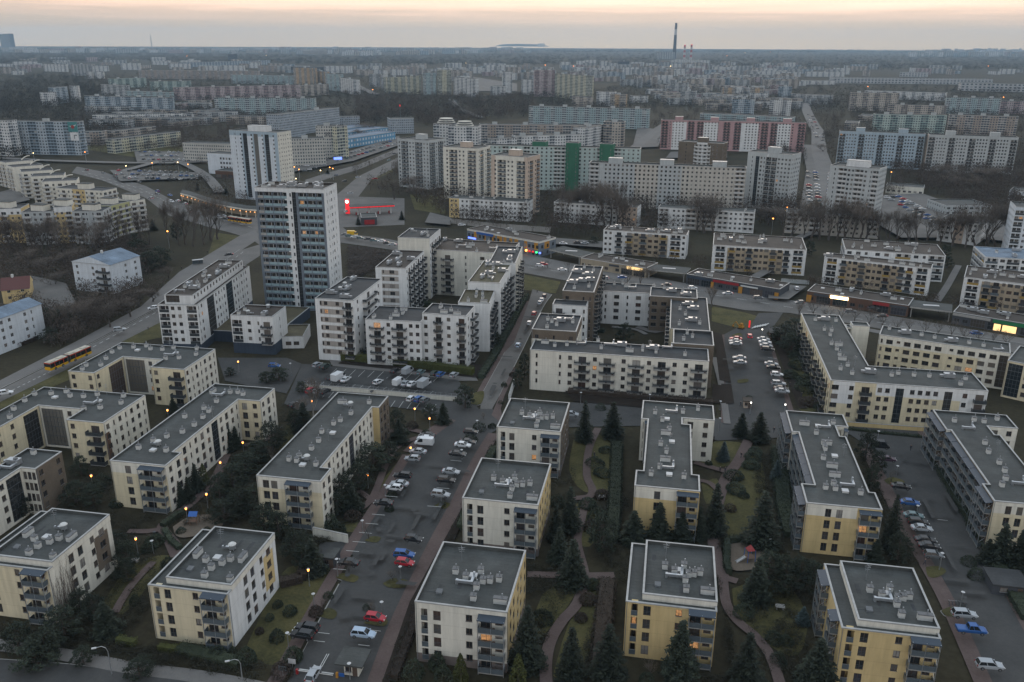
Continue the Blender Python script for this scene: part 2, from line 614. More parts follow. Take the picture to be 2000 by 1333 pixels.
# ------------------------------------------------------------------ roof furniture (parts of the building)
def chimney_mesh(kind):
 def mk():
  b = MB()
  if kind == 'long':
   b.box(-1.2, -.4, 0, 1.2, .4, 1.05, 0)
   b.box(-1.27, -.47, 1.05, 1.27, .47, 1.2, 1)
   b.cone(.3, 0, 1.2, 2.0, .11, .11, 8, 2)
  elif kind == 'rooflight':
   b.box(-.65, -.65, 0, .65, .65, .4, 0)
   b.box(-.7, -.7, .4, .7, .7, .5, 3)
  elif kind == 'duct':
   b.box(-1.9, -.22, .35, .6, .22, .85, 2)
   b.box(.6, -.25, .3, 1.1, 1.8, .9, 2)
   b.box(-2.1, -.3, 0, -1.7, .3, .9, 2)
   b.box(.7, 1.8, .0, 1.05, 2.2, 1.5, 2)
  elif kind == 'fan':
   b.cone(0, 0, .35, 1.3, .62, .62, 12, 2)
   b.cone(0, 0, 1.3, 1.55, .8, .55, 12, 0)
   for x, y in ((.4, .4), (-.4, .4), (.4, -.4), (-.4, -.4)):
    b.box(x - .05, y - .05, 0, x + .05, y + .05, .4, 2)
   b.cone(-1.6, 0, .3, .75, .25, .25, 8, 2)
   b.box(-2.1, -.22, .35, -.6, .22, .75, 2)
  elif kind == 'aerial':
   b.beam((0, 0, 0), (0, 0, 3.2), .06, 2)
   for z, w in ((2.2, .5), (2.6, .6), (3.0, .7)):
    b.beam((-w, 0, z), (w, 0, z), .035, 2)
   b.beam((0, -.6, 3.1), (0, .6, 3.1), .035, 2)
  elif kind == 'hatch':
   b.box(-.5, -.5, 0, .5, .5, .35, 2)
   b.face([(-.55, -.55, .36), (.55, -.55, .36), (.55, .55, .5), (-.55, .55, .5)], 1)
   b.box(-2.4, .1, .02, -.5, .16, .07, 1)
  elif kind == 'plant':
   b.box(-1.5, -.8, .25, 1.5, .8, 1.5, 2)
   b.box(-2.6, -.35, .3, -1.5, .35, .95, 2)
   b.cone(.5, 0, 1.5, 1.75, .5, .5, 12, 1)
   for x in (-1.2, 1.2):
    b.box(x - .1, -.7, 0, x + .1, .7, .25, 1)
  else:
   b.box(-.5, -.45, 0, .5, .45, 1.05, 0)
   b.box(-.57, -.52, 1.05, .57, .52, 1.2, 1)
   b.cone(.1, 0, 1.2, 2.0, .11, .11, 8, 2)
  return b.mesh(kind, ['vent_white', 'vent_cap', 'metal', 'lamp_white'])
 return cached(('vent', kind), mk)

VNAME = dict(aerial='aerial', hatch='roof_hatch', long='chimney', std='chimney', rooflight='roof_light', duct='air_duct', fan='roof_fan', plant='cooling_unit')

def vent(root, x, y, z, kind, rz=0.0):
 l = root.location
 return link(VNAME[kind], chimney_mesh(kind), root, (x - l[0], y - l[1], z - l[2]), rz)

# ------------------------------------------------------------------ facades
# one letter per bay: . blank  , half blank  w window  n narrow window  W wide window  f french window with rail
# b balcony  B wide balcony  l loggia  L wide loggia  s slit loggia  g stair glazing  G wide glazing
BAYW = {'.': 1, ',': .5, 'w': 1, 'n': .75, 'W': 1.3, 'f': 1, 'b': 1.7, 'B': 2.4, 'l': 1.6, 'L': 2.4, 's': .8, 'g': 1.2, 'G': 2.6, 'h': 1, 'T': 3.0, 't': 1.9}
BUILT = []     # (short name, centre, radius) of every building, for labels and for keeping trees off the roofs
FOOT = []

def building(name, label, cat, short, poly, h, pats=None, st=2.8, g0=.4, wall='cream', edge_walls=None, plinth=None, ph=1.0, bands=(), roof='bitumen', par=.55,
    bay=3.0, tier='mid', frame='frame_white', rail='rail_dark', slab='concrete', bars=False, bd=1.4, coping='coping', lit=.02, floors=None, ang=None, group=None,
    sq=True, z0=0.0, root=None, top_skip=0, win=None, glass='pane', lback=None, tower_rail='rail_glass'):
 """A flat-roofed block: walls with real openings, window and balcony parts, roof sheet, parapet with coping."""
 if area(poly) < 0:
  poly = poly[::-1]
 if sq:
  poly = snap(poly, ang)
 n = len(poly)
 cx, cy = sum(p[0] for p in poly) / n, sum(p[1] for p in poly) / n
 if root is None:
  root = thing(name, label, cat, (cx, cy, 0), 0, group)
  BUILT.append((short, cx, cy, max(math.dist(p, (cx, cy)) for p in poly)))
 else:
  cx, cy = root.location[0], root.location[1]
 FOOT.append((poly, h))
 pats = pats or {}
 mats = [wall, plinth or wall]
 W = MB()
 wins, bals, glz, stacks = [], [], [], []
 nfl = floors or max(1, int((h - par - g0 - .3) / st + .35))
 seed = random.Random(int(abs(cx) * 7 + abs(cy) * 13 + h))

 def mi(nm):
  if nm not in mats:
   mats.append(nm)
  return mats.index(nm)
 for i in range(n):
  a, b = poly[i], poly[(i + 1) % n]
  L = math.dist(a, b)
  if L < .05:
   continue
  u = ((b[0] - a[0]) / L, (b[1] - a[1]) / L)
  nn = (u[1], -u[0])
  mx, my = (a[0] + b[0]) / 2, (a[1] + b[1]) / 2
  facing = nn[0] * -mx + nn[1] * -my > -2.0
  d = 'F' if nn[1] < -.71 else 'K' if nn[1] > .71 else 'R' if nn[0] > 0 else 'L'
  pat = pats.get(i, pats.get(d))
  base = mi((edge_walls or {}).get(i, (edge_walls or {}).get(d, wall)))
  ops = []     # u0 u1 v0 v1 depth kind
  if pat and facing and L > 1.6:
   pats_by_floor = pat if isinstance(pat, (list, tuple)) else [pat] * nfl
   for k in range(nfl):
    p = pats_by_floor[min(k, len(pats_by_floor) - 1)]
    if p.startswith('='):
     seq = p[1:]
    else:
     nb = max(1, round(L / bay))
     seq = ''
     tot = 0
     q = 0
     while tot < nb - .45:
      ch = p[q % len(p)]
      seq += ch
      tot += BAYW[ch]
      q += 1
    tw = sum(BAYW[c] for c in seq)
    sx = (L - .3) / tw
    x = .15
    z = z0 + g0 + k * st
    for ch in seq:
     bw = BAYW[ch] * sx
     c = x + bw / 2
     x += bw
     if ch == 'w':
      ww = min(win[0] if win else 1.25, bw * .7)
      hh = win[1] if win else 1.35
      ops.append((c - ww / 2, c + ww / 2, z + 2.35 - hh, z + 2.35, .2, ch))
     elif ch == 'n':
      ops.append((c - .32, c + .32, z + .95, z + 2.35, .2, ch))
     elif ch == 'h':
      ops.append((c - .55, c + .55, z + 1.5, z + 2.3, .2, ch))
     elif ch == 'W':
      ww = min(2.0, bw * .72)
      ops.append((c - ww / 2, c + ww / 2, z + .9, z + 2.35, .2, ch))
     elif ch == 'f':
      ww = min(1.5, bw * .82)
      ops.append((c - ww / 2, c + ww / 2, z + .35, z + 2.35, .22, ch))
     elif ch in 'bB':
      ww = min(bw * .62, 2.4)
      ops.append((c - ww / 2, c + ww / 2, z + .12, z + 2.3, .2, ch))
      bals.append((a, u, nn, c, bw * .9, z, 'b'))
     elif ch in 'Tt':
      ww = min(bw * .4, 2.2)
      ops.append((c - bw * .22 - ww / 2, c - bw * .22 + ww / 2, z + .15, z + 2.3, .2, ch))
      if bw > 3:
       ops.append((c + bw * .24 - .65, c + bw * .24 + .65, z + 1.0, z + 2.3, .2, ch))
      bals.append((a, u, nn, c, bw * .94, z, 'T'))
      if k == nfl - 1:
       stacks.append((a, u, nn, c, bw * .94, z0 + g0, z + 2.72))
     elif ch in 'lLs':
      ww = bw * .9
      ops.append((c - ww / 2, c + ww / 2, z + .1, z + 2.55, 1.3, ch))
      bals.append((a, u, nn, c, ww, z + .1, 'l'))
     elif ch in 'gG' and k == 0:
      ww = bw * .86
      ops.append((c - ww / 2, c + ww / 2, z + .1, z0 + g0 + nfl * st - .2, .15, ch))
  # cut the wall along every opening
  us = sorted({0.0, L, *[round(o[0], 3) for o in ops], *[round(o[1], 3) for o in ops], *[round(f * L, 3) for bn in bands if bn[0] in (i, d, None) for f in bn[1:3]]})
  vtop = h - .03
  vs = sorted({z0, vtop, *([z0 + ph] if plinth else []), *[round(o[2], 3) for o in ops], *[round(o[3], 3) for o in ops], *[min(v, vtop) for bn in bands if bn[0] in (i, d, None) for v in bn[3:5]]})

  def pt(x, dd, z):
   return (a[0] + u[0] * x + nn[0] * dd - cx, a[1] + u[1] * x + nn[1] * dd - cy, z)
  colops = {}
  for j in range(len(us) - 1):
   um = (us[j] + us[j + 1]) / 2
   colops[j] = [o for o in ops if o[0] < um < o[1]]
  for j in range(len(us) - 1):
   um = (us[j] + us[j + 1]) / 2
   run = None
   for q in range(len(vs) - 1):
    vm = (vs[q] + vs[q + 1]) / 2
    hole = any(o[2] < vm < o[3] for o in colops[j])
    m = base
    if plinth and vm < z0 + ph:
     m = 1
    for bn in bands:
     if bn[0] in (i, d, None) and bn[1] * L <= um <= bn[2] * L and bn[3] <= vm <= bn[4]:
      m = mi(bn[5])
    key = None if hole else m
    if run and run[0] == key:
     run[2] = vs[q + 1]
    else:
     if run and run[0] is not None:
      W.face([pt(us[j], 0, run[1]), pt(us[j + 1], 0, run[1]), pt(us[j + 1], 0, run[2]), pt(us[j], 0, run[2])], run[0])
     run = [key, vs[q], vs[q + 1]]
   if run and run[0] is not None:
    W.face([pt(us[j], 0, run[1]), pt(us[j + 1], 0, run[1]), pt(us[j + 1], 0, run[2]), pt(us[j], 0, run[2])], run[0])
  for (x0, x1, v0, v1, dep, ch) in ops:
   m = base
   vm, um = (v0 + v1) / 2, (x0 + x1) / 2
   for bn in bands:
    if bn[0] in (i, d, None) and bn[1] * L <= um <= bn[2] * L and bn[3] <= vm <= bn[4]:
     m = mi(bn[5])
   W.face([pt(x0, 0, v0), pt(x1, 0, v0), pt(x1, -dep, v0), pt(x0, -dep, v0)], m)
   W.face([pt(x0, -dep, v1), pt(x1, -dep, v1), pt(x1, 0, v1), pt(x0, 0, v1)], m)
   W.face([pt(x0, 0, v0), pt(x0, -dep, v0), pt(x0, -dep, v1), pt(x0, 0, v1)], m)
   W.face([pt(x1, -dep, v0), pt(x1, 0, v0), pt(x1, 0, v1), pt(x1, -dep, v1)], m)
   c = (x0 + x1) / 2
   if ch in 'lLs':
    W.face([pt(x0, -dep, v0), pt(x1, -dep, v0), pt(x1, -dep, v1), pt(x0, -dep, v1)], mi(lback) if lback else m)
    w = (x1 - x0)
    if w > 2.6:
     wins.append((pt(c - w * .24, -dep + .07, v0 + .05), u, min(1.7, w * .42), 2.1, ch))
     wins.append((pt(c + w * .25, -dep + .07, v0 + .85), u, min(1.5, w * .36), 1.3, ch))
    else:
     wins.append((pt(c, -dep + .07, v0 + .05), u, w * .7, 2.1, ch))
   elif ch in 'gG':
    glz.append((pt(c, -dep, v0), u, x1 - x0, v1 - v0))
   else:
    wins.append((pt(c, -dep + .03, v0), u, x1 - x0, v1 - v0, ch))
  if tier == 'near' and facing and L > 7 and h < 25:
   D = MB()
   D.cone(*pt(.22, .1, 0)[:2], z0 + .1, h - .25, .055, .055, 6)
   D.build('downpipe', ['coping_dark'], root)
 link('wall', W.mesh('wall', mats), root)
 # roof sheet and parapet
 inn = offset(poly, .32)
 out = offset(poly, -.05)
 R = MB()
 R.face([(p[0] - cx, p[1] - cy, h - par) for p in offset(poly, .15)])
 R.build('roof', [roof], root)
 Q = MB()
 for i in range(n):
  j = (i + 1) % n
  o0, o1, q0, q1 = out[i], out[j], inn[i], inn[j]
  T = lambda p, z: (p[0] - cx, p[1] - cy, z)
  Q.face([T(o0, h), T(o1, h), T(q1, h), T(q0, h)], 0)
  Q.face([T(o0, h - .2), T(o1, h - .2), T(o1, h), T(o0, h)], 0)
  Q.face([T(q0, h), T(q1, h), T(q1, h - par), T(q0, h - par)], 1)
  Q.face([T(o1, h - .2), T(o0, h - .2), T(poly[i], h - .2), T(poly[j], h - .2)], 0)
 Q.build('parapet', [coping, roof], root)
 # windows: the ones nearest the camera as parts, the rest past a hundred as one
 wins.sort(key=lambda w: (w[0][0] + cx) ** 2 + (w[0][1] + cy) ** 2)
 rest = MB()
 for k, (p, u, w, hh, ch) in enumerate(wins):
  rz = math.atan2(u[1], u[0])
  lt = seed.random() < lit * .12
  if k < 100:
   if tier == 'near':
    f = link('window', frame_mesh(w, hh, frame, 1 if w > .9 else 0, ch == 'f'), root, p, rz)
    link('pane', pane_mesh(w - .12, hh - .12, 'pane_lit' if lt else glass), f, (0, -.012, .06))
   else:
    link('window', simple_window_mesh(w, hh, frame, 'pane_lit' if lt else glass, 1 if w > .9 else 0), root, p, rz)
  else:
   s, c = math.sin(rz), math.cos(rz)
   x, y, z = p
   rest.face([(x - c * w / 2, y - s * w / 2, z), (x + c * w / 2, y + s * w / 2, z), (x + c * w / 2, y + s * w / 2, z + hh), (x - c * w / 2, y - s * w / 2, z + hh)])
 if rest.f:
  rest.build('window', [glass], root)['kind'] = 'stuff'
 for p, u, w, hh in glz:
  link('stair_glazing', glazing_mesh(w, hh, st), root, p, math.atan2(u[1], u[0]))
 for a, u, nn, c, w, za, zt in stacks:
  B = MB()
  for sx in (-1, 1):
   x = sx * (w / 2 - .05)
   B.box(x - .06, -bd - .06, -za + .02, x + .06, -bd + .055, zt - za)
   for q in range(max(1, round((zt - za) / st))):
    B.beam((x, -bd + .12, q * st + 1.1), (x, -.1, q * st + 2.4), .05)
  B.box(-.04, -bd - .03, 0, .04, -bd + .05, zt - za)
  loc = (a[0] + u[0] * c - cx, a[1] + u[1] * c - cy, za)
  rz = math.atan2(u[1], u[0])
  B.build('balcony_frame', ['metal'], root, loc, rz)
  A = MB()
  A.face([(-w / 2 - .1, -bd - .15, -.12), (w / 2 + .1, -bd - .15, -.12), (w / 2 + .1, -.01, .18), (-w / 2 - .1, -.01, .18)])
  A.face([(-w / 2 - .1, -bd - .15, -.26), (-w / 2 - .1, -.01, .04), (w / 2 + .1, -.01, .04), (w / 2 + .1, -bd - .15, -.26)])
  A.face([(-w / 2 - .1, -bd - .15, -.26), (w / 2 + .1, -bd - .15, -.26), (w / 2 + .1, -bd - .15, -.12), (-w / 2 - .1, -bd - .15, -.12)])
  for sx in (-1, 1):
   x = sx * (w / 2 + .1)
   A.face([(x, -bd - .15, -.26), (x, -bd - .15, -.12), (x, -.01, .18), (x, -.01, .04)])
  A.build('awning', ['awning'], root, (loc[0], loc[1], zt), rz)
 bals.sort(key=lambda q: (q[0][0] + q[1][0] * q[3]) ** 2 + (q[0][1] + q[1][1] * q[3]) ** 2)
 rest = None
 for k, (a, u, nn, c, w, z, kk) in enumerate(bals):
  loc = (a[0] + u[0] * c - cx, a[1] + u[1] * c - cy, z)
  rz = math.atan2(u[1], u[0])
  rl = rail if isinstance(rail, str) else rail[(k * 7 + int(z * 3)) % len(rail)]
  if kk == 'T':
   me = balcony_mesh(w, bd, tower_rail, slab, False)
  elif kk == 'b':
   me = balcony_mesh(w, bd, rl, slab, bars)
  else:
   me = parapet_mesh(w, rl)
  if k < 100:
   link('railing' if kk == 'l' else 'balcony', me, root, loc, rz)
  else:
   if rest is None:
    rest = MB()
   s, cc = math.sin(rz), math.cos(rz)
   off = len(rest.v)
   for v in me.vertices:
    x, y, zz = v.co
    rest.v.append((loc[0] + cc * x - s * y, loc[1] + s * x + cc * y, loc[2] + zz))
   for f in me.polygons:
    rest.f.append(tuple(off + q for q in f.vertices))
    rest.m.append(f.material_index)
 if rest:
  rest.build('balcony', [slab, rl, 'frame_brown'], root)['kind'] = 'stuff'
 return root, poly

def relight(root, *spots):
 """Light the room behind the window nearest to each photograph point."""
 l = root.location
 ws = [o for o in root.children if o.name.split('.')[0] == 'window' and o.get('kind') != 'stuff']
 for px, py in spots:
  w = min(ws, key=lambda o: math.dist(PX(o.location[0] + l[0], o.location[1] + l[1], o.location[2] + .7), (px, py)))
  t = w.children[0] if w.children else w
  me = t.data.copy()
  for i, m in enumerate(me.materials):
   if m.name.startswith('pane'):
    me.materials[i] = MATS['pane_lit']
  t.data = me

def far_block(label, short, poly, h, mat, roof='bitumen', houses=2, group=None, cat='apartment block', sq=True, house_mat='panelgrey', stripe=None, name='panel_block'):
 """A panel block too far off to show its window frames: storeys are laid out on the walls' own material."""
 if area(poly) < 0:
  poly = poly[::-1]
 if sq:
  poly = snap(poly)
 n = len(poly)
 cx, cy = sum(p[0] for p in poly) / n, sum(p[1] for p in poly) / n
 root = thing(name, label, cat, (cx, cy, 0), 0, group)
 BUILT.append((short, cx, cy, 30))
 FOOT.append((poly, h))
 W = MB()
 for i in range(n):
  a, b = poly[i], poly[(i + 1) % n]
  L = math.dist(a, b)
  nb = max(1, round(L / 3.0)) * 3.0
  W.face([(a[0] - cx, a[1] - cy, 0), (b[0] - cx, b[1] - cy, 0), (b[0] - cx, b[1] - cy, h - .03), (a[0] - cx, a[1] - cy, h - .03)], 0, [(0, 0), (nb, 0), (nb, h), (0, h)])
 W.build('wall', [mat], root)
 R = MB()
 inn = offset(poly, .35)
 o = offset(poly, -.1)
 for i in range(n):
  j = (i + 1) % n
  T = lambda p, z: (p[0] - cx, p[1] - cy, z)
  R.face([T(o[i], h), T(o[j], h), T(inn[j], h), T(inn[i], h)], 1)
  R.face([T(o[i], h - .5), T(o[j], h - .5), T(o[j], h), T(o[i], h)], 1)
  R.face([T(inn[i], h), T(inn[j], h), T(inn[j], h - .6), T(inn[i], h - .6)], 0)
 R.face([(p[0] - cx, p[1] - cy, h - .6) for p in offset(poly, .2)], 0)
 R.build('roof', [roof, 'coping'], root)
 i = max(range(n), key=lambda i: math.dist(poly[i], poly[(i + 1) % n]))
 a, b = poly[i], poly[(i + 1) % n]
 L = math.dist(a, b)
 u = ((b[0] - a[0]) / L, (b[1] - a[1]) / L)
 inward = (-u[1], u[0])
 depth = abs(area(poly)) / L
 for k in range(houses):
  t = L * (k + .5) / houses
  B = MB()
  B.box(-2.6, -1.8, 0, 2.6, 1.8, 2.9, 0, 1)
  x = a[0] + u[0] * t + inward[0] * depth / 2 - cx
  y = a[1] + u[1] * t + inward[1] * depth / 2 - cy
  B.build('lift_housing', [house_mat, roof], root, (x, y, h - .6), math.atan2(u[1], u[0]))
 return root

def quad_px(pts, h):
 return PP(pts, h)

def slab_px(x1, y1, x2, y2, h, depth):
 """Outline from the two ends of the roof edge that faces the camera, run back by depth metres."""
 a, b = P(x1, y1, h), P(x2, y2, h)
 L = math.dist(a, b)
 u = ((b[0] - a[0]) / L, (b[1] - a[1]) / L)
 n = (-u[1], u[0])
 return [a, b, (b[0] + n[0] * depth, b[1] + n[1] * depth), (a[0] + n[0] * depth, a[1] + n[1] * depth)]
# ------------------------------------------------------------------ the near estate: cream and yellow four-storey blocks
def vents_px(root, z, pts, ox, oy, k, rz=0.0):
 """Roof furniture read off one enlarged view: (x, y, kind) with the view's corner and scale."""
 K = dict(s='std', l='long', r='rooflight', d='duct', f='fan', p='plant')
 for q in pts:
  kind = K[q[2]] if len(q) > 2 else 'std'
  x, y = P(ox + q[0] / k, oy + q[1] / k, z)
  if len(pts) > 9 and q is pts[len(pts) // 2]:
   vent(root, x + 2.2, y + 1.0, z, 'aerial', .3)
  vent(root, x, y, z, kind, rz + (math.pi / 2 if kind in ('long', 'std') and (int(q[0]) % 3 == 0) else 0))

def spread_vents(root, poly, z, num, kinds, seed=1, inset=1.6):
 r = random.Random(seed)
 inn = offset(poly, inset)
 xs, ys = [p[0] for p in inn], [p[1] for p in inn]
 e = max(range(len(poly)), key=lambda i: math.dist(poly[i], poly[(i + 1) % len(poly)]))
 a, b = poly[e], poly[(e + 1) % len(poly)]
 rz = math.atan2(b[1] - a[1], b[0] - a[0])
 got, t = [], 0
 while len(got) < num and t < 4000:
  t += 1
  p = (r.uniform(min(xs), max(xs)), r.uniform(min(ys), max(ys)))
  if inside(p, inn) and all(math.dist(p, q) > 3.0 for q in got):
   got.append(p)
   vent(root, p[0], p[1], z, r.choice(kinds), rz + r.choice((0, 0, math.pi / 2)))

VILLA_A = [(.92, .15, 'long'), (.60, .15, 'std'), (.59, .33, 'std'), (.64, .44, 'std'), (.72, .46, 'std'), (.42, .47, 'std'), (.50, .52, 'rooflight'), (.27, .55, 'std'), (.82, .5, 'std'), (.46, .38, 'duct'), (.57, .6, 'std')]
VILLA_B = [(.95, .08, 'std'), (.5, .1, 'std'), (.5, .25, 'std'), (.60, .36, 'std'), (.68, .45, 'std'), (.30, .38, 'std'), (.44, .46, 'rooflight'), (.86, .5, 'long'), (.08, .48, 'long'), (.56, .66, 'fan')]

def villa(label, short, px, two, front, right, layout, ps, side='L', lit=.05, plinth=None, bands=(), back=False):
 h = 12.7
 w = PP(px, h)
 xs, ys = [p[0] for p in w], [p[1] for p in w]
 x0, x1 = (xs[0] + xs[3]) / 2, (xs[1] + xs[2]) / 2
 y0, y1 = (ys[0] + ys[1]) / 2, (ys[2] + ys[3]) / 2
 ew = {'F': front, 'R': right, 'L': front}
 kw = dict(st=2.78, g0=.45, wall='offwhite', edge_walls=ew, tier='near', frame='frame_brown', rail='rail_glass', lit=lit, ang=0.0, plinth=plinth, ph=1.9, tower_rail='rail_glass')
 if two:
  poly = [(x0 - 2.8, y0 - 1.5), (x1, y0 - 1.5), (x1, y1), (x0 - 2.8, y1)]
  root, pl = building('apartment_block', label, 'apartment block', short, poly, 11.75, ps, roof='bitumen', par=.5, floors=4, bands=bands, **kw)
  l = root.location
  up = [(x0, y0), (x1 + .06, y0), (x1 + .06, y1 + .06), (x0, y1 + .06)]
  building('', '', '', '', up, h, root=root, z0=11.3, wall='offwhite', roof='bitumen', par=.75, ang=0.0)
  zr = h - .75
 else:
  poly = [(x0, y0), (x1, y0), (x1, y1), (x0, y1)]
  root, pl = building('apartment_block', label, 'apartment block', short, poly, h, ps, roof='bitumen', par=.8, floors=4, bands=bands, **kw)
  zr = h - .8
 for fx, fy, kd in layout:
  vent(root, x0 + .6 + fx * (x1 - x0 - 1.2), y0 + .6 + fy * (y1 - y0 - 1.2), zr, kd, math.pi / 2 if kd == 'long' and layout is VILLA_B else 0)
 vent(root, x0 + (x1 - x0) * .2, y0 + (y1 - y0) * .22, zr, 'hatch', 0)
 vent(root, x0 + (x1 - x0) * .3, y0 + (y1 - y0) * .75, zr, 'aerial', .4)
 # darker repair strips of roofing felt
 r = random.Random(int(x0 * 3))
 for k in range(4):
  x, y = x0 + (x1 - x0) * (.14 + .2 * k + r.uniform(-.05, .05)), r.uniform(y0 + 2, y1 - 4)
  B = MB()
  B.box(0, 0, 0, r.uniform(.5, .8), r.uniform(1.6, 3.4), .012)
  B.build('roof_patch', ['bitumen_dark'], root, (x - root.location[0], y - root.location[1], zr + .004))
 return root

VF = '=,s,f..,w,T'
V8 = villa('off-white four-storey block with dark roof patches and yellow right side, beside the gate hut', 'white block by the gate hut', [(809.8, 1174), (989, 1196), (1028.5, 1075), (865.8, 1057.6)], False, 'offwhite', 'yellow', VILLA_A,
   {'F': VF, 'R': '=.f,f.w,w.f', 'L': '=.T....T.'}, plinth='plinth')
V7 = villa('yellow four-storey block with stepped grey roof and two lit orange windows', 'yellow block with the lit orange windows', [(1255.5, 1159.7), (1401, 1174.4), (1393.7, 1068.4), (1261.8, 1054.7)], True, 'yellow', 'offwhite', VILLA_A,
   {'F': VF, 'R': '=.f,f.w,W', 'L': '=.T....t.'}, lit=.12)
V4 = villa('yellow four-storey block with stepped grey roof beside the long row of parked cars', 'yellow block by the car row', [(1676, 1211), (1834.6, 1226), (1784, 1110.4), (1641.6, 1094.8)], True, 'yellow', 'offwhite', VILLA_A,
   {'F': VF, 'R': '=.f,f.w,W', 'L': '=.T....t.'}, lit=.02)
V5 = villa('cream four-storey block with stepped dark roof and roof fan, beside a lawn of round bushes', 'cream block with the roof fan', [(324.4, 1127), (452, 1142.6), (534.6, 1040.8), (418.4, 1028)], True, 'cream', 'white', VILLA_B,
   {'F': VF, 'R': '=...f,f.w,W.', 'L': '=.T....T.'}, bands=[('R', .72, .93, 2.5, 10.2, 'yellow')], lit=.0)
V6 = villa('cream four-storey block with bare brown creeper climbing its right wall', 'cream block with the creeper', [(-24, 1082), (100.4, 1097), (213.8, 1004.7), (104.8, 993)], True, 'cream', 'offwhite', VILLA_B,
   {'F': VF, 'R': '=...f,f.w,W.', 'L': '=.T....T.'}, bands=[('R', .70, .93, 2.5, 10.2, 'sand')], lit=.02)
V9 = villa('off-white four-storey block whose right side is yellow, a small spruce against its front', 'white block with the small spruce', [(905, 973), (1050, 986), (1078, 906), (937.7, 894)], False, 'offwhite', 'yellow', VILLA_A,
   {'F': VF, 'R': '=.f,f.w,w.f', 'L': '=.T....T.'}, plinth='plinth')
V10 = villa('off-white four-storey block with one orange window, before the long white block with dark balconies', 'white block with the orange window', [(970, 833), (1094.6, 843.6), (1113.5, 786.6), (997, 777.6)], False, 'offwhite', 'sand', VILLA_A,
   {'F': VF, 'R': '=.f,f.w,w.f', 'L': '=.T....T.'}, plinth='plinth', lit=.06)

# creeper on the wall of the block at the lower left
def creeper(root, poly_side_x, y0, y1):
 r = random.Random(4)
 B = MB()
 for s in range(46):
  y = r.uniform(y0, y1)
  z = .3
  pts, rad = [(0, y, z)], [.05]
  top = r.uniform(5.5, 11.3) if s < 30 else r.uniform(3, 6)
  while z < top:
   z += r.uniform(.5, .9)
   y += r.uniform(-.28, .28)
   pts.append((r.uniform(.03, .08), y, z))
   rad.append(.045 * (1 - z / 13) + .008)
   if r.random() < .65:
    yy, zz = y, z
    q = [(0.05, yy, zz)]
    for _ in range(4):
     yy += r.uniform(-.3, .3)
     zz += r.uniform(.1, .4)
     q.append((.05, yy, zz))
    B.tube(q, [.02, .016, .012, .01, .006], 3)
  B.tube(pts, rad, 4)
 o = B.build('creeper', ['twig'], None, (poly_side_x, 0, 0))
 tag(o, 'leafless brown creeper spread over the right wall of a cream block', 'creeper')

_w = PP([(100.4, 1097), (213.8, 1004.7)], 12.7)
creeper(V6, (_w[0][0] + _w[1][0]) / 2 + .08, _w[0][1] - 1.0, _w[0][1] + 4.6)

NEARKW = dict(st=2.78, g0=.45, tier='near', frame='frame_brown', tower_rail='rail_glass', ang=0.0, roof='bitumen', par=.6, floors=4)
h = 12.2
N1, _ = building('apartment_block', 'long off-white block with roofed balconies down its left side and a yellow gable', 'apartment block', 'long block with the yellow gable',
     PP([(1240, 948.7), (1367, 959), (1366.5, 929), (1352.5, 926), (1349, 829.5), (1333, 828), (1333, 817), (1394.5, 820), (1394.5, 795), (1255, 779), (1253.7, 818), (1265.6, 818), (1256, 918), (1241.5, 919)], h), h,
     {'F': '=.,.f..T', 'L': 'ttt', 'R': 'fwfw', 6: '=fw'}, wall='offwhite', edge_walls={0: 'yellow', 'L': 'sand'}, bands=[(0, 0, .66, 9.2, 12.2, 'offwhite')], lit=.02, **NEARKW)
vents_px(N1, h - .6, [(397, 215), (555, 210, 'd'), (638, 210), (768, 185), (460, 280), (500, 268, 'r'), (520, 365), (490, 395, 'l'), (445, 490), (543, 465, 'r'), (495, 555), (485, 625, 'l'), (437, 690), (362, 750), (520, 750, 'r'), (647, 775), (520, 700, 'd')], 1190, 760, 4.443)
R1, _ = building('apartment_block', 'long yellow block with a white top band and glass-roofed balconies down its left side', 'apartment block', 'long block with the white top band',
     PP([(1573, 980), (1725, 997.5), (1709.5, 962.5), (1697, 960.8), (1653.5, 854), (1634, 850.5), (1640, 835), (1656.3, 831), (1646.5, 810), (1534.5, 801.5), (1547, 842), (1559, 845), (1592, 947), (1566, 944)], h), h,
     {'F': '=.,.f,f..T', 'L': 'ttt', 'R': 'fwfw'}, wall='offwhite', edge_walls={0: 'yellow', 'L': 'sand', 'R': 'cream'}, bands=[(0, 0, .68, 9.3, 12.2, 'offwhite')], lit=.05, **NEARKW)
vents_px(R1, h - .6, [(253, 210, 'l'), (365, 225, 'r'), (350, 285), (430, 240, 'd'), (487, 205), (433, 370, 'l'), (420, 405, 'l'), (407, 490), (500, 470, 'r'), (478, 555, 'l'), (500, 630, 'l'), (425, 730), (490, 700), (505, 740), (585, 755, 'r'), (710, 775), (620, 715, 'd')], 1510, 780, 4.167)
R2, _ = building('apartment_block', 'long off-white block with steel balcony towers along its left side, beyond the car row', 'apartment block', 'long block with the steel balcony towers',
     PP([(1940.5, 976.5), (2075, 992), (2058, 958), (2040, 956), (1955, 850.5), (1935, 848), (1938, 834), (1991, 836), (1963, 811), (1821.5, 800), (1848, 838), (1860, 841), (1930, 946), (1918, 944)], h), h,
     {'F': '=.,f,f..T', 'L': 'tT', 'R': 'fwfw', 6: '=fw'}, wall='offwhite', edge_walls={0: 'cream', 'L': 'sand'}, bands=[(0, 0, 1, 9.3, 12.2, 'offwhite')], lit=.02, **NEARKW)
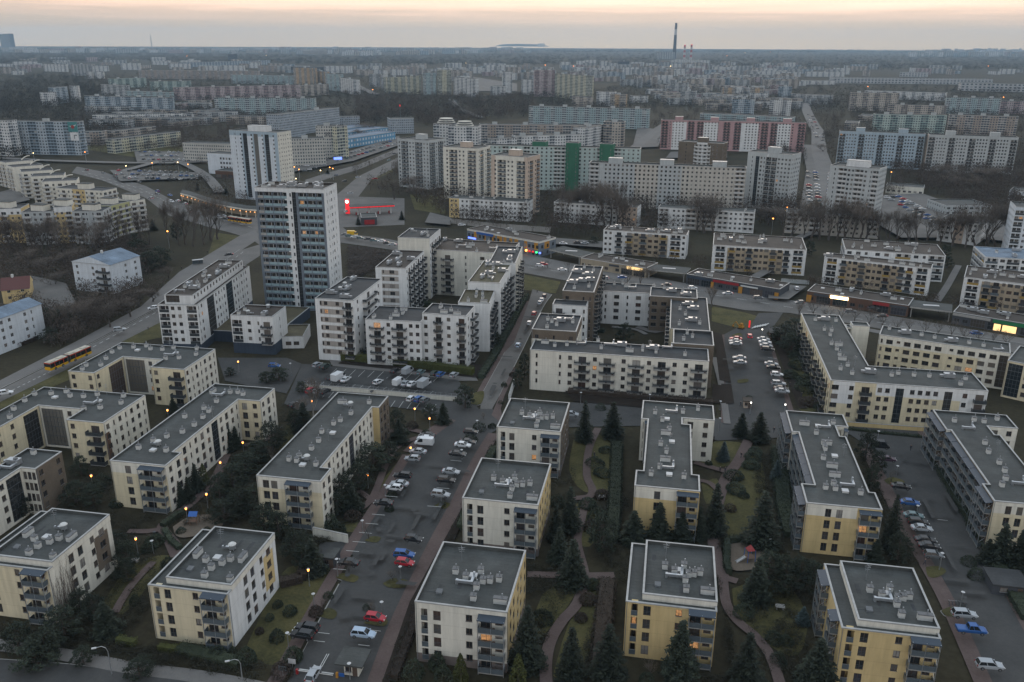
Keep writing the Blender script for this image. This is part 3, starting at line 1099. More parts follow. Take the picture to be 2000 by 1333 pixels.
vents_px(R2, h - .6, [(1610, 755), (1720, 750), (1775, 760), (1848, 745), (1700, 800, 'd'), (1780, 880), (1800, 930), (1860, 990), (1890, 1035), (1895, 1080), (1875, 1115), (1985, 1110, 'd')], 1300, 560, 2.857)

B3, _ = building('apartment_block', 'long cream block with a green stair window, its back wing beside a bare birch', 'apartment block', 'long cream block with green stairs',
     PP([(214, 899), (322, 910), (360, 884), (342, 882), (457, 784), (457, 776), (510, 780), (536, 760), (421, 748), (263, 872.5)], h)
     if False else PP([(214, 899), (322.5, 910), (355, 884), (342.5, 882.5), (457.5, 783), (510, 780), (536, 760), (421, 748)], h), h,
     {'F': '=.,f.T', 'R': 'wfnwfwgwfwn', 'L': 'tt', 4: '=fw'}, wall='cream', edge_walls={'F': 'cream', 'R': 'offwhite'}, bands=[(0, 0, 1, 9.2, 12.2, 'offwhite')], lit=.02, **NEARKW)
vents_px(B3, h - .6, [(1665, 670, 'l'), (1710, 700, 'd'), (1800, 675), (1860, 675), (1900, 690), (1693, 745), (1595, 800), (1632, 822), (1445, 865), (1587, 870), (1520, 930), (1427, 985), (1305, 1020), (1200, 1055), (1085, 1110), (1300, 1130), (1240, 1085, 'f'), (1197, 1125, 'r')], 0, 600, 4)
B4, _ = building('apartment_block', 'long cream block ending in a yellow gable at the lower car park', 'apartment block', 'long cream block by the car park',
     PP([(496, 927.5), (628, 941), (645, 911), (635, 910), (720, 800), (719, 794), (741, 793), (760, 773.8), (663.8, 766), (640, 802), (556, 895), (539, 906)], h)
     if False else PP([(496, 927.5), (628, 941), (645, 915), (633, 913), (720, 797), (741, 793), (760, 773.8), (663.8, 766)], h), h,
     {'F': '=,ff.T.', 'R': 'wfnwfwgwfwn', 'L': 'tt', 4: '=.'}, wall='cream', edge_walls={'F': 'cream', 'R': 'offwhite', 4: 'yellow', 5: 'sand'}, bands=[(0, 0, 1, 9.2, 12.2, 'offwhite')], lit=.02, **NEARKW)
vents_px(B4, h - .6, [(1075, 755, 'l'), (1140, 780, 'f'), (1143, 840), (1285, 755), (1060, 895), (1008, 920), (915, 985), (1000, 990, 'r'), (890, 1055), (835, 1115), (660, 1200), (720, 1210), (740, 1180), (870, 1240), (800, 1200, 'f'), (765, 1240, 'r')], 400, 600, 4)

h = 12.2
UP = [(131.3, 725), (182.5, 728), (241, 697), (316, 701.5), (297, 716.5), (358.8, 722.5), (418.8, 682.5), (238.8, 668)]
B1, _ = building('apartment_block', 'U-shaped cream block with dark glass stairwells and one orange lit window, beside the articulated bus', 'apartment block', 'U-shaped block beside the bus',
     PP(UP, h), h, {0: '=w.w', 1: '=w.G', 2: '=Gww', 3: '=b', 4: '=w.b', 5: 'wnwnw'}, wall='offwhite', edge_walls={0: 'cream', 1: 'cream', 4: 'cream'}, rail='rail_dark', lit=.06, **NEARKW)
vents_px(B1, h - .6, [(645, 495), (675, 465), (790, 462), (830, 410), (877, 360), (937, 328), (1045, 322), (1145, 312), (1177, 335), (1270, 340), (1357, 327), (1540, 335), (1533, 378), (1400, 405), (1295, 412), (1330, 385, 'd'), (1075, 343, 'r'), (1375, 365, 'r')], 0, 600, 4)
UP2 = [(-58, 838), (-4, 841), (67.5, 791), (161, 799), (131, 820), (200, 826), (284, 772.5), (80, 754.5)]
B2, _ = building('apartment_block', 'U-shaped cream block with dark glass stairwells and a brown corner, at the left edge', 'apartment block', 'U-shaped block with the brown corner',
     PP(UP2, h), h, {0: '=w.w', 1: '=w.w.G', 2: '=Gww', 3: '=b', 4: '=w.b', 5: 'wnwnw'}, wall='offwhite', edge_walls={0: 'cream', 1: 'cream', 4: 'cream'}, bands=[(5, 0, .1, 0, 9, 'brown')], rail='rail_dark', lit=.02, **NEARKW)
vents_px(B2, h - .6, [(80, 870), (110, 805), (195, 740), (273, 690), (403, 685), (520, 670), (550, 703), (655, 708), (763, 692), (967, 703), (948, 758), (785, 795), (657, 808), (710, 765, 'd'), (430, 712, 'r'), (773, 740, 'r')], 0, 600, 4)
UP5 = [(-62, 958), (-20, 962), (28, 905), (33, 903), (76, 906.5), (117.5, 881), (38.8, 874.5)]
B5, _ = building('apartment_block', 'cream L-shaped block with dark glass stairwell at the left edge, above the creeper block', 'apartment block', 'L-shaped cream block at the left edge',
     PP([(-62, 958), (-18, 962), (26, 912), (73, 916), (117.5, 881), (38.8, 874.5)], h), h, {0: '=w.w', 1: '=w.wG', 2: '=fff', 3: '=w.w'}, wall='offwhite', edge_walls={0: 'cream', 3: 'sand'}, lit=0, **NEARKW)
vents_px(B5, h - .6, [(115, 1230, 'p'), (265, 1150), (60, 1270, 'd')], 0, 600, 4)

# ------------------------------------------------------------------ cream courtyard block in the middle
CK = dict(st=2.8, tier='near', frame='frame_brown', rail='rail_dark', roof='bitumen_dark', par=.5, ang=0.0, coping='coping', bars=True)
h = 13.6
C1, _ = building('courtyard_block', 'long white and cream block with dark balconies closing the front of a planted courtyard', 'apartment block', 'long white block with dark balconies',
     PP([(1036, 681.6), (1384, 707), (1384, 680), (1045, 662)], h), h, {'F': '=,n..,n,wBwB,wBwBw,wB', 'R': '=bw', 'L': '=b'}, floors=4, g0=1.6, wall='offwhite', lit=.04, **CK)
vents_px(C1, h - .5, [(778, 590), (857, 585), (715, 570, 'l'), (1080, 605), (1060, 560), (1265, 625, 'l'), (1215, 590, 'p'), (1350, 615, 'l'), (1425, 610, 'p'), (1437, 632), (1625, 650), (960, 580, 'd'), (1140, 585, 'd'), (1520, 605, 'd')], 850, 500, 3.332)
hA = 20.2
C1A, _ = building('apartment_tower', 'seven-storey cream wing with its roof crowded by ventilation ducts, white lower front', 'apartment block', 'seven-storey cream wing',
     PP([(1099, 568), (1162, 570.5), (1176.5, 520), (1121.6, 518.6)], hA), hA, {'F': '=w.nn', 'R': 'wbw', 'L': 'bwb'}, floors=6, g0=1.8, wall='sand', edge_walls={'L': 'offwhite'}, lit=.02, **CK)
vents_px(C1A, hA - .5, [(930, 110, 'p'), (1000, 130, 'p'), (960, 170, 'p'), (900, 180, 'p'), (1030, 100), (905, 215), (1000, 205), (1010, 165, 'p'), (970, 80)], 850, 500, 3.332)
_a = PP([(1099, 568), (1162, 570.5)], hA)
_y = (_a[0][1] + _a[1][1]) / 2
building('', '', '', '', [(_a[0][0] - 2.8, _y - 6.5), (_a[1][0] - 2.2, _y - 6.5), (_a[1][0] - 2.2, _y - .05), (_a[0][0] - 2.8, _y - .05)], 16.8, {'F': '=B.w.n', 'L': '=b', 'R': '=ww'}, root=C1A, floors=5, g0=1.8, wall='white', **CK)
hB = 17.0
C1B, _ = building('apartment_tower', 'square cream-topped wing with a large ventilation duct, at the corner of the white courtyard block', 'apartment block', 'square cream-topped wing',
     PP([(1040.6, 643.5), (1126, 647), (1136.6, 616.5), (1052.6, 611)], hB), hB, {'F': '=w.n.w', 'R': 'nw', 'L': 'bb'}, floors=5, g0=1.6, wall='offwhite', bands=[(None, 0, 1, 13.7, 17.1, 'sand')], lit=.02, **CK)
vents_px(C1B, hB - .5, [(733, 420), (760, 435), (728, 470), (790, 455), (820, 430, 'p'), (880, 420, 'd'), (895, 437)], 850, 500, 3.332)
h = 13.4
C1C, _ = building('apartment_block', 'white back wing of the courtyard with brown window strips facing the garden', 'apartment block', 'white back wing of the courtyard',
     PP([(1171, 564.5), (1275, 577), (1282, 558), (1186, 550)], h), h, {'F': '=nWnWn'}, floors=4, g0=1.2, wall='white', lit=.0, **CK)
vents_px(C1C, h - .5, [(1165, 190), (1220, 185), (1290, 215, 'd'), (1250, 205, 'l')], 850, 500, 3.332)
h = 14.2
C1D, _ = building('apartment_block', 'sand-coloured back corner wing of the courtyard with a raised roof rim', 'apartment block', 'sand back corner of the courtyard',
     PP([(1262, 576), (1352, 584), (1372, 571), (1279, 556.5)], h), h, {'F': 'WW'}, floors=4, g0=1.2, wall='sand', lit=.0, **CK)
vents_px(C1D, h - .5, [(1490, 215, 's'), (1545, 235, 'p'), (1610, 235), (1640, 260, 'p'), (1420, 210)], 850, 500, 3.332)
h = 13.4
C1E, _ = building('apartment_block', 'cream right wing of the courtyard, its dark roof crowded with ventilation units', 'apartment block', 'cream right wing of the courtyard',
     PP([(1308, 643), (1383, 645), (1384, 579.5), (1310.5, 581)], h), h, {'L': 'bwb', 'R': 'wb'}, floors=4, g0=1.2, wall='cream', lit=.0, **CK)
vents_px(C1E, h - .5, [(80, 130), (130, 105, 'p'), (160, 130, 'p'), (150, 195, 'p'), (75, 215), (190, 210), (110, 160)], 1300, 560, 2.857)
C1F, _ = building('apartment_tower', 'cream stair tower with a sunken roof between the courtyard wing and the long white block', 'stair tower', 'cream stair tower of the courtyard',
     PP([(1314, 671), (1394.5, 674), (1391.7, 646.8), (1315.8, 643.5)], 14.6), 14.6, {'F': '=..', 'R': '=w'}, floors=4, g0=1.2, wall='sand', lit=.0, **dict(CK, par=1.0))
vents_px(C1F, 13.6, [(120, 265), (150, 285), (100, 300)], 1300, 560, 2.857)

# ------------------------------------------------------------------ cream L block and its neighbour on the right
LK = dict(st=2.78, tier='near', frame='frame_brown', rail='rail_dark', roof='bitumen', par=.5, ang=0.0, floors=4, g0=.5)
h = 12.6
C2, _ = building('apartment_block', 'cream L-shaped block with louvred stair windows, its long arm running back from the car park', 'apartment block', 'cream L-shaped block',
     PP([(1621, 738.5), (1933.5, 768), (1900, 728), (1690, 714), (1644.8, 616), (1564.3, 612.5)], h), h,
     {0: '=W.w,b,ww,g,wwww,g.w,b', 'L': 'wbfwbwb', 'R': 'ww', 2: 'www'}, wall='cream', edge_walls={'R': 'offwhite'}, bands=[(0, .02, .16, 5.5, 12.6, 'white'), (0, .3, .84, 8.8, 12.6, 'white'), (0, .84, 1, 0, 12.6, 'white')], lit=.03, **LK)
vents_px(C2, h - .5, [(835, 190), (890, 190, 'p'), (885, 245), (950, 195), (925, 250), (918, 275), (925, 325), (965, 330, 'l'), (955, 355), (970, 385), (985, 410, 'l'), (1015, 445), (975, 465), (1040, 490), (1140, 485, 'p'), (1260, 500), (1297, 490), (1385, 500), (1470, 505), (1580, 510, 'p'), (1672, 520), (1645, 550)], 1300, 560, 2.857)
_a = P(1699, 637.7, 12.9)
building('', '', '', '', [(_a[0] - 5.6, _a[1]), (_a[0], _a[1]), (_a[0], _a[1] + 4.6), (_a[0] - 5.6, _a[1] + 4.6)], 12.9, {}, root=C2, wall='offwhite', roof='bitumen', ang=0.0, par=.4)
_b = P(1650, 632, 11.5)
building('', '', '', '', [(_b[0] - .3, _a[1] + 1.0), (_a[0] - 5.62, _a[1] + 1.0), (_a[0] - 5.62, _a[1] + 4.4), (_b[0] - .3, _a[1] + 4.4)], 11.8, {'F': '=G'}, root=C2, wall='offwhite', roof='bitumen', ang=0.0, par=.3, floors=4, g0=.3, st=2.78)
C3, _ = building('apartment_block', 'long cream block with square windows and green stair glazing, facing the dark L-shaped roof', 'apartment block', 'long cream block behind the L-shaped one',
     PP([(1718, 649), (1961.5, 693), (1985, 672), (1725, 636)], h), h, {'F': '=nWhWWWW,hWWWWg', 'L': '=ww'}, wall='cream', bands=[('F', 0, 1, 9.2, 12.6, 'offwhite'), ('F', .78, 1, 0, 12.6, 'offwhite')], lit=.02, sq=True, **dict(LK, ang=None))
vents_px(C3, h - .5, [(1248, 240), (1340, 265, 'p'), (1427, 275), (1500, 290), (1600, 310, 'p'), (1693, 320), (1773, 335), (1865, 360, 'd')], 1300, 560, 2.857)
C4, _ = building('apartment_block', 'cream block with a green glass corner, cut by the right edge', 'apartment block', 'block with the green glass corner',
     PP([(1966, 702), (2075, 722), (2095, 690), (1992, 676)], h), h - .4, {'F': '=GW.bW', 'L': '=G'}, wall='cream', lit=.0, **dict(LK, ang=None))

relight(V7, (1246, 1220), (1311, 1199), (1348, 1256))
relight(V10, (1034, 895))
relight(R1, (1690, 1036))
relight(B1, (324, 749), (268, 757))
relight(C1, (1160, 720))
# ------------------------------------------------------------------ white perimeter blocks and the tall grey tower
WK = dict(st=2.9, tier='mid', frame='frame_brown', rail='rail_dark', roof='bitumen_brown', par=.5, bars=True, coping='coping')
hT = 50.3
T, _ = building('apartment_tower', 'tall slate-grey tower with teal balcony bands, a pale stair strip and a white right side', 'tower block', 'tall slate-grey tower',
    slab_px(496.8, 365.6, 631.7, 369.4, hT, 15.5), hT, {'F': '=,lLLl,ng,LLl,', 'R': '=.n,nw,n.', 'L': '=.n.n.'}, floors=16, g0=.9, st=3.0, tier='mid', wall='slate', edge_walls={'R': 'white', 'L': 'white'},
    bands=[('F', .43, .545, 0, 50.3, 'white'), ('F', 0, 1, 48.6, 50.3, 'white')], rail='rail_teal', roof='bitumen_brown', par=.8, lit=.05, lback='white', frame='steel_dark')
spread_vents(T, _, hT - .8, 13, ['plant', 'plant', 'long', 'duct', 'fan'], 5)
hW1 = 17.6
W1, _ = building('apartment_block', 'long white block on a dark ground floor with dark loggia columns, beside the avenue', 'apartment block', 'long white block beside the avenue',
     PP([(309, 593.6), (383, 597), (484, 522), (424, 517)], hW1), hW1, {'F': '=lww,l', 'R': 'nw.GwwnwGwwnw', 'L': 'ww'}, floors=5, g0=2.9, wall='white', plinth='navy', ph=3.0, lit=.03, **WK)
building('', '', '', '', offset(_, 1.9), hW1 + 2.9, {'F': '=G..', 'R': 'w'}, root=W1, z0=hW1 - .5, g0=.6, floors=1, wall='white', **WK)
spread_vents(W1, offset(_, 1.9), hW1 + 2.4, 14, ['plant', 'long', 'long', 'std', 'duct', 'fan'], 6)
hW2 = 14.2
W2, _ = building('apartment_block', 'small white block with corner loggias on a dark plinth, before the slate tower', 'apartment block', 'small white block in front of the slate tower',
     PP([(452, 615), (532.5, 619), (557, 598.5), (477, 595)], hW2), hW2, {'F': '=l,w,nb', 'R': '=.n.', 'L': '=ll'}, floors=3, g0=4.0, wall='white', plinth='navy', ph=4.0, lit=.02, **WK)
spread_vents(W2, _, hW2 - .5, 5, ['plant', 'std', 'fan'], 7)
POD, _ = building('podium', 'dark blue-grey ground-floor podium with a garage door, between the white blocks', 'podium', 'dark podium',
     PP([(318, 640), (545, 652), (600, 600), (430, 592)], 4.3), 4.3, {'F': '=...W..G.W'}, floors=1, g0=.2, wall='navy', lit=0, **dict(WK, roof='sedum'))
G2, _ = building('garage', 'low white garage annex with two dark doors and a planted roof', 'garage', 'low white garage annex',
     PP([(549, 656), (582, 659), (612, 637), (565, 630)], 4.6), 4.6, {'F': '=,WW,'}, floors=1, g0=.3, wall='white', lit=0, **dict(WK, roof='sedum'))
hW3 = 22.3
W3, _ = building('apartment_block', 'white eight-storey block with greige window bands above a garage passage', 'apartment block', 'white block with greige bands',
     PP([(613, 583.6), (706.5, 587), (732, 543.7), (676.5, 541)], hW3), hW3, {'F': '=,nw.w,b', 'R': '=wbw', 'L': '=bb'}, floors=7, g0=1.6, wall='white', bands=[('F', .13, .74, z, z + 1.9, 'greige') for z in (2.3, 5.2, 8.1, 11.0, 13.9, 16.8, 19.6)], lit=.03, **dict(WK, roof='bitumen_dark'))
spread_vents(W3, _, hW3 - .5, 6, ['plant', 'fan', 'long'], 8)
hW4 = 16.6
W4, _ = building('apartment_block', 'white six-storey middle block with long dark balconies and a pergola terrace, above the parking square', 'apartment block', 'white block above the parking square',
     PP([(707, 623), (826, 629), (840, 602), (745, 598)], hW4), hW4, {'F': '=,BwBww', 'L': 'w'}, floors=5, g0=1.6, wall='white', lit=.06, **dict(WK, roof='bitumen_dark'))
spread_vents(W4, _, hW4 - .5, 6, ['long', 'std'], 9)
hW5 = 19.0
W5, _ = building('apartment_block', 'white seven-storey corner block with two columns of small green balconies', 'apartment block', 'white corner block with green balconies',
     PP([(827.6, 612), (914.5, 617), (925.5, 597.5), (841, 592)], hW5), hW5, {'F': '=w.b,w.b', 'R': '=wb'}, floors=6, g0=1.0, wall='white', lit=.03, **dict(WK, roof='bitumen_dark'))
spread_vents(W5, _, hW5 - .5, 4, ['plant', 'long', 'std'], 10)
hW6 = 21.2
W6a, _ = building('apartment_block', 'white terraced wing with dark balconies along the street, front step with a planted roof', 'apartment block', 'front step of the white terraced wing',
     PP([(895, 590), (953.5, 593), (968.5, 569), (908.5, 564.5)], 18.2), 18.2, {'F': '=...', 'R': 'bb'}, floors=5, g0=1.2, wall='white', lit=0, **dict(WK, roof='sedum'))
spread_vents(W6a, _, 17.7, 6, ['std', 'long'], 11)
W6, _ = building('apartment_block', 'white wing along the street with dark balconies, roof half planted and half covered by ducts', 'apartment block', 'white wing along the street',
     PP([(914.5, 549.5), (971.5, 553.4), (1004.6, 513.5), (946, 507.5)], hW6), hW6, {'F': '=.h..', 'R': 'nbnb', 'L': 'wb'}, floors=6, g0=1.2, wall='white', lit=0, **dict(WK, roof='sedum'))
spread_vents(W6, _, hW6 - .5, 9, ['plant', 'plant', 'long', 'duct'], 12)
W6b, _ = building('apartment_block', 'white end block of the street wing with a plain grey gable', 'apartment block', 'white end of the street wing',
     PP([(955, 512), (1004, 514.5), (1022.5, 484), (973, 479)], 21.6), 21.6, {'R': 'bn.', 'F': '=..'}, floors=6, g0=1.2, wall='white', edge_walls={'R': 'offwhite'}, lit=0, **dict(WK, roof='bitumen_dark'))
spread_vents(W6b, _, 21.1, 5, ['plant', 'std', 'duct'], 13)
W7, _ = building('apartment_tower', 'white tower corner at the back of the white perimeter, slim balconies on its right', 'apartment block', 'white back tower corner',
     PP([(776, 464), (828, 465), (871, 448), (801.3, 445)], 26.5), 26.5, {'F': '=..', 'R': 'wbwb'}, floors=8, g0=1.2, wall='white', edge_walls={'F': 'offwhite'}, lit=0, **dict(WK, roof='bitumen_dark'))
spread_vents(W7, _, 26, 4, ['plant', 'std', 'fan'], 14)
W8, _ = building('apartment_block', 'white seven-storey block with greige bands beside a brown planted roof', 'apartment block', 'white block with the brown planted roof',
     PP([(731, 522), (793, 524), (829, 490), (774, 489)], 22.0), 22.0, {'F': '=,nW.', 'R': 'wbwb'}, floors=7, g0=1.2, wall='white', bands=[('F', .2, .75, z, z + 1.9, 'greige') for z in (2, 4.9, 7.8, 10.7, 13.6, 16.5, 19)], lit=0, **dict(WK, roof='bitumen_brown'))
spread_vents(W8, _, 21.5, 6, ['plant', 'std', 'long'], 15)
W9, _ = building('apartment_block', 'white back range of the perimeter with one column of dark balconies over a hedge', 'apartment block', 'white back range of the perimeter',
     PP([(838, 487), (1000, 496), (1010, 474), (855, 466)], 20.2), 20.2, {'F': '=,n,b.n.WWW'}, floors=6, g0=1.2, wall='white', edge_walls={'F': 'offwhite'}, lit=.03, **dict(WK, roof='bitumen_brown'))
spread_vents(W9, _, 19.7, 9, ['plant', 'std', 'long', 'duct'], 16)

# ------------------------------------------------------------------ white and tan four-storey blocks above the shops
DK = dict(st=2.95, tier='mid', frame='frame_brown', rail=['rail_dark', 'rail_dark', 'rail_ochre', 'rail_dark', 'rail_glass'], roof='bitumen_brown', par=.45, floors=4, g0=.6, bd=1.1, lit=.02)
hD = 12.6

def dblock(label, short, px, pat, tb, seed, rpat='wwww', h=hD, nv=12, roof='bitumen_brown', wall='white', yellow=True):
 r, pl = building('apartment_block', label, 'apartment block', short, PP(px, h), h, {'F': pat, 'R': rpat, 'L': 'll'}, wall=wall, edge_walls={'F': wall}, bands=[('F', tb[0], tb[1], 0, h - 1.0, 'tan')] if tb else (), **dict(DK, roof=roof))
 spread_vents(r, pl, h - .45, nv, ['long', 'long', 'std', 'plant'], seed)
 return r

D1 = dblock('white and tan four-storey block with ochre balconies, leftmost above the shop parade', 'first white and tan block', [(1177, 445.7), (1328, 462), (1357.5, 451), (1192, 440.5)], '=ww,b,bWbWWb,Lw', (.29, .78), 21)
D2 = dblock('white and tan four-storey block with ochre balconies around a sunken roof court', 'white and tan block with the roof court', [(1375, 472), (1549, 493), (1594, 465.5), (1412, 456)], '=,L,bWwbWwWbWb,L,', (.16, .76), 22, nv=16)
D3 = dblock('tan-fronted white block with white loggia ends, in front of a taller white one', 'white and tan block with loggia ends', [(1604, 500.7), (1814, 524), (1828, 517), (1624, 493.5)], '=,L,bwWbWwWbWbb,L,', (.18, .72), 23, nv=9)
D3b = dblock('white four-storey block with a dark planted roof, behind the tan-fronted one', 'white block behind the tan-fronted one', [(1634, 481), (1830, 504), (1851, 479), (1659, 467)], '=WWw,WW,LWwL', None, 24, nv=14)
D4 = dblock('tan-fronted white block cut by the right edge, above the green shop', 'tan-fronted block at the right edge', [(1873, 540), (2060, 562), (2075, 540), (1899, 519)], '=,L,bbwWWbWbb', (.2, .9), 25, nv=12)
D4b = dblock('white block with a pale roof and coloured window panels, at the right edge', 'white block with coloured panels', [(1902, 497), (2050, 513), (2060, 490), (1919, 482)], '=LWLWWLW', None, 26, nv=8, roof='sheet_blue')

# ------------------------------------------------------------------ older four-storey row behind the bare trees
EK = dict(st=2.8, tier='mid', frame='frame_white', rail='rail_white', roof='bitumen', par=.45, floors=4, g0=.6, lit=.02)

def eblock(label, short, px, pat, bands, seed, h=12.4, wall='white'):
 r, pl = building('apartment_block', label, 'apartment block', short, px, h, {'F': pat, 'R': 'w', 'L': 'w'}, wall=wall, bands=bands, **EK)
 spread_vents(r, pl, h - .45, 5, ['std', 'long'], seed)
 return r

eblock('white four-storey block with a yellow left end, at the foot of the peach tower', 'white block with the yellow left end', slab_px(877, 386.7, 1032, 395, 12.4, 11), '=ww,wwLwwwLwwwL', [('F', 0, .13, 0, 12.4, 'yellow')], 31)
eblock('white four-storey block with a peach right end behind bare poplars', 'white block with the peach right end', slab_px(1082, 394.5, 1245, 405.5, 12.4, 11), '=LwwwLwwwLwwww', [('F', .78, 1, 0, 12.4, 'peach')], 32)
eblock('white four-storey block with brown loggia bays behind one wide bare tree', 'white block behind the wide bare tree', slab_px(1286, 405, 1475, 415, 12.4, 11), '=L,wwwLwLwLwwwL', [('F', .3, .6, 0, 12.4, 'greige')], 33)
eblock('grey-white four-storey block almost hidden behind a row of bare trees', 'block hidden by the bare trees', slab_px(1536, 414, 1720, 425, 12.4, 11), '=LwwLwwwLwwwL', [('F', .3, .5, 0, 12.4, 'greige')], 34, wall='panelwarm')
eblock('short white and peach four-storey block at the car park on the right', 'short white and peach block', slab_px(1836, 428, 1912, 437, 12.4, 20), '=L,ww,ww', [('F', .4, .66, 0, 12.4, 'peach')], 35)

# ------------------------------------------------------------------ tall panel towers and slabs
PK = dict(st=2.75, tier='far', frame='frame_white', rail='rail_white', roof='bitumen', par=.6, g0=1.4, lit=.012, bd=1.0)

def ptower(label, short, px, h, pat, rpat='w', lpat='w', wall='panelgrey', bands=(), seed=1, roofbox='panelgrey', ew=None, rail='rail_white', nb=1, cat='tower block', bw=7.5, fl=None, group=None):
 r, pl = building('panel_tower' if cat == 'tower block' else 'panel_block', label, cat, short, px, h, {'F': pat, 'R': rpat, 'L': lpat}, wall=wall, bands=bands, edge_walls=ew, floors=fl, group=group, **dict(PK, rail=rail))
 L = math.dist(pl[0], pl[1])
 e = max(range(len(pl)), key=lambda i: math.dist(pl[i], pl[(i + 1) % len(pl)]))
 a, b = pl[e], pl[(e + 1) % len(pl)]
 Le = math.dist(a, b)
 u = ((b[0] - a[0]) / Le, (b[1] - a[1]) / Le)
 dp = abs(area(pl)) / Le
 for k in range(nb):
  t = Le * (k + .5) / nb
  B = MB()
  B.box(-bw / 2, -2.6, 0, bw / 2, 2.6, 3.6, 0, 1)
  B.box(-bw / 2 - .1, -2.7, 3.6, bw / 2 + .1, 2.7, 3.75, 2)
  B.build('lift_housing', [roofbox, 'bitumen', 'coping'], r, (a[0] + u[0] * t - u[1] * dp / 2 - r.location[0], a[1] + u[1] * t + u[0] * dp / 2 - r.location[1], h - .6), math.atan2(u[1], u[0]))
 return r

ptower('pale grey panel tower with grey balcony columns, left of the white and the peach tower', 'pale grey panel tower', PP([(783, 272), (845, 275), (868, 270), (800, 265)], 36), 36, '=wLwwLww', 'Lw', wall='panelgrey', rail='rail_glass')
ptower('white panel tower with green-grey balconies, between the grey and the peach tower', 'white panel tower', PP([(867, 287.5), (934, 290), (960, 285), (886, 281)], 36), 36, '=,wLww,L,', 'wL.', wall='offwhite', rail='rail_glass', roofbox='peach')
ptower('peach panel tower with grey balconies, rightmost of the three towers on the lawn', 'peach panel tower', PP([(961, 303.5), (1028, 306.5), (1061, 302), (980, 296.5)], 37), 37, '=,wLww,L,', 'wL.', wall='peach', bands=[('F', .12, .9, 0, 37, 'offwhite')], rail='rail_glass', roofbox='peach')
ptower('long grey eleven-storey panel slab with three lift housings and plain rows of windows', 'long grey panel slab', slab_px(1151, 318, 1458, 329, 29, 11), 29, '=L.wwwwwwwwwwwwwwwwwwwwwwwwwwwwwwL', 'L', 'w', wall='panelwarm', bands=[('F', .0, .3, 0, 29, 'panelgrey'), ('F', .45, .6, 0, 29, 'panelgrey')], nb=3, cat='apartment block', bw=9)
ptower('grey panel tower with a central column of dark balconies and a dark slit', 'grey panel tower with the dark slit', PP([(1466, 296), (1554, 303), (1560, 298), (1475, 291)], 37), 37, '=.n,gwnllwwww', 'w', '=.', wall='panelgrey', rail='rail_dark', bands=[('F', .45, .47, 0, 36, 'white')])
ptower('pale panel tower with a wide white penthouse, right of the road lined with parked cars', 'pale panel tower with the white penthouse', PP([(1624, 323), (1721, 331), (1731, 324), (1636, 317)], 35.5), 35.5, '=.n,LwwLw,nl', 'w', '=.', wall='panelgrey', roofbox='white', rail='rail_white', bw=13)
ptower('beige panel tower with a white balcony column, half hidden behind the long grey slab', 'beige panel tower', slab_px(1326, 276, 1412, 281, 33, 14), 33, '=.n.llnn,', 'n', wall='sand', bands=[('F', .42, .66, 0, 33, 'white')], roofbox='sand')
ptower('long pink and white panel block with dark balcony columns and pink lift housings', 'pink and white panel block', slab_px(1292, 234, 1575, 240, 30, 11), 30, '=Lwwwww.L,Lwwwww.L,,L.wwwwwL,Lwwwww.L', 'L', wall='panelpink', bands=[('F', a, b, 0, 28, 'white') for a, b in ((.08, .18), (.30, .40), (.56, .68), (.80, .90))], rail='rail_dark', nb=4, cat='apartment block', roofbox='panelpink', bw=8)
ptower('pale teal panel block with three deep green stair towers', 'teal panel block with green stair towers', slab_px(944, 284, 1252, 291, 32, 11), 32, '=wwwwlww.lwwwwwll.wwwwwlw.lwwww', 'w', wall='panelgreen', rail='rail_white', nb=0, cat='apartment block')
_g = BUILT[-1]
for px in ((1040, 276, 1066, 277), (1106, 278.5, 1130, 279.5), (1172, 280.5, 1198, 281.5)):
 s = slab_px(*px, 35.5, 8)
 root = [o for o in C.objects if o.get('label', '').startswith('pale teal panel block')][0]
 s = [(x - .2 * math.sin(YAW), y - .8) for x, y in s]
 building('', '', '', '', s, 35.5, {'F': '=n.n'}, root=root, wall='deepgreen', roof='bitumen', floors=11, g0=2, st=2.75, tier='far', lit=0)
ptower('long pale blue panel block with blue lift housings, right of the car-lined road', 'pale blue panel block', slab_px(1640, 256, 1808, 262, 31, 11), 31, '=Lwwww,Lwwww,Lwwww,Lwwww,L', 'w', wall='panelblue', rail='rail_dark', nb=2, cat='apartment block', roofbox='panelblue', ew={'L': 'white'})
ptower('long grey panel block with a beige left gable, right of the pale blue one', 'grey panel block with the beige gable', slab_px(1815, 263, 1990, 269, 31, 11), 31, '=Lwwww,Lwwww,Lwwww,Lwwww,L', 'w', wall='panelgrey', rail='rail_dark', nb=2, cat='apartment block', ew={'L': 'peach'})

# white tower beside the grey one, across the avenue
hWT = 47
s = slab_px(447, 254, 541, 259, hWT, 15)
ptower('white sixteen-storey tower with grey window stripes and a grey crown, left of the slate tower', 'white striped tower', s, hWT, '=.n,wg,wg,wg,w,', 'nhn', wall='bluewhite', bands=[('F', 0, 1, 43.5, hWT, 'panelblue')] + [('F', a, b, 0, hWT, 'panelblue') for a, b in ((.24, .33), (.48, .55), (.70, .76), (.93, 1))], roofbox='white', bw=16, ew={'R': 'offwhite'})

relight(W4, (720, 632), (745, 632))
relight(T, (552, 409), (556, 466))
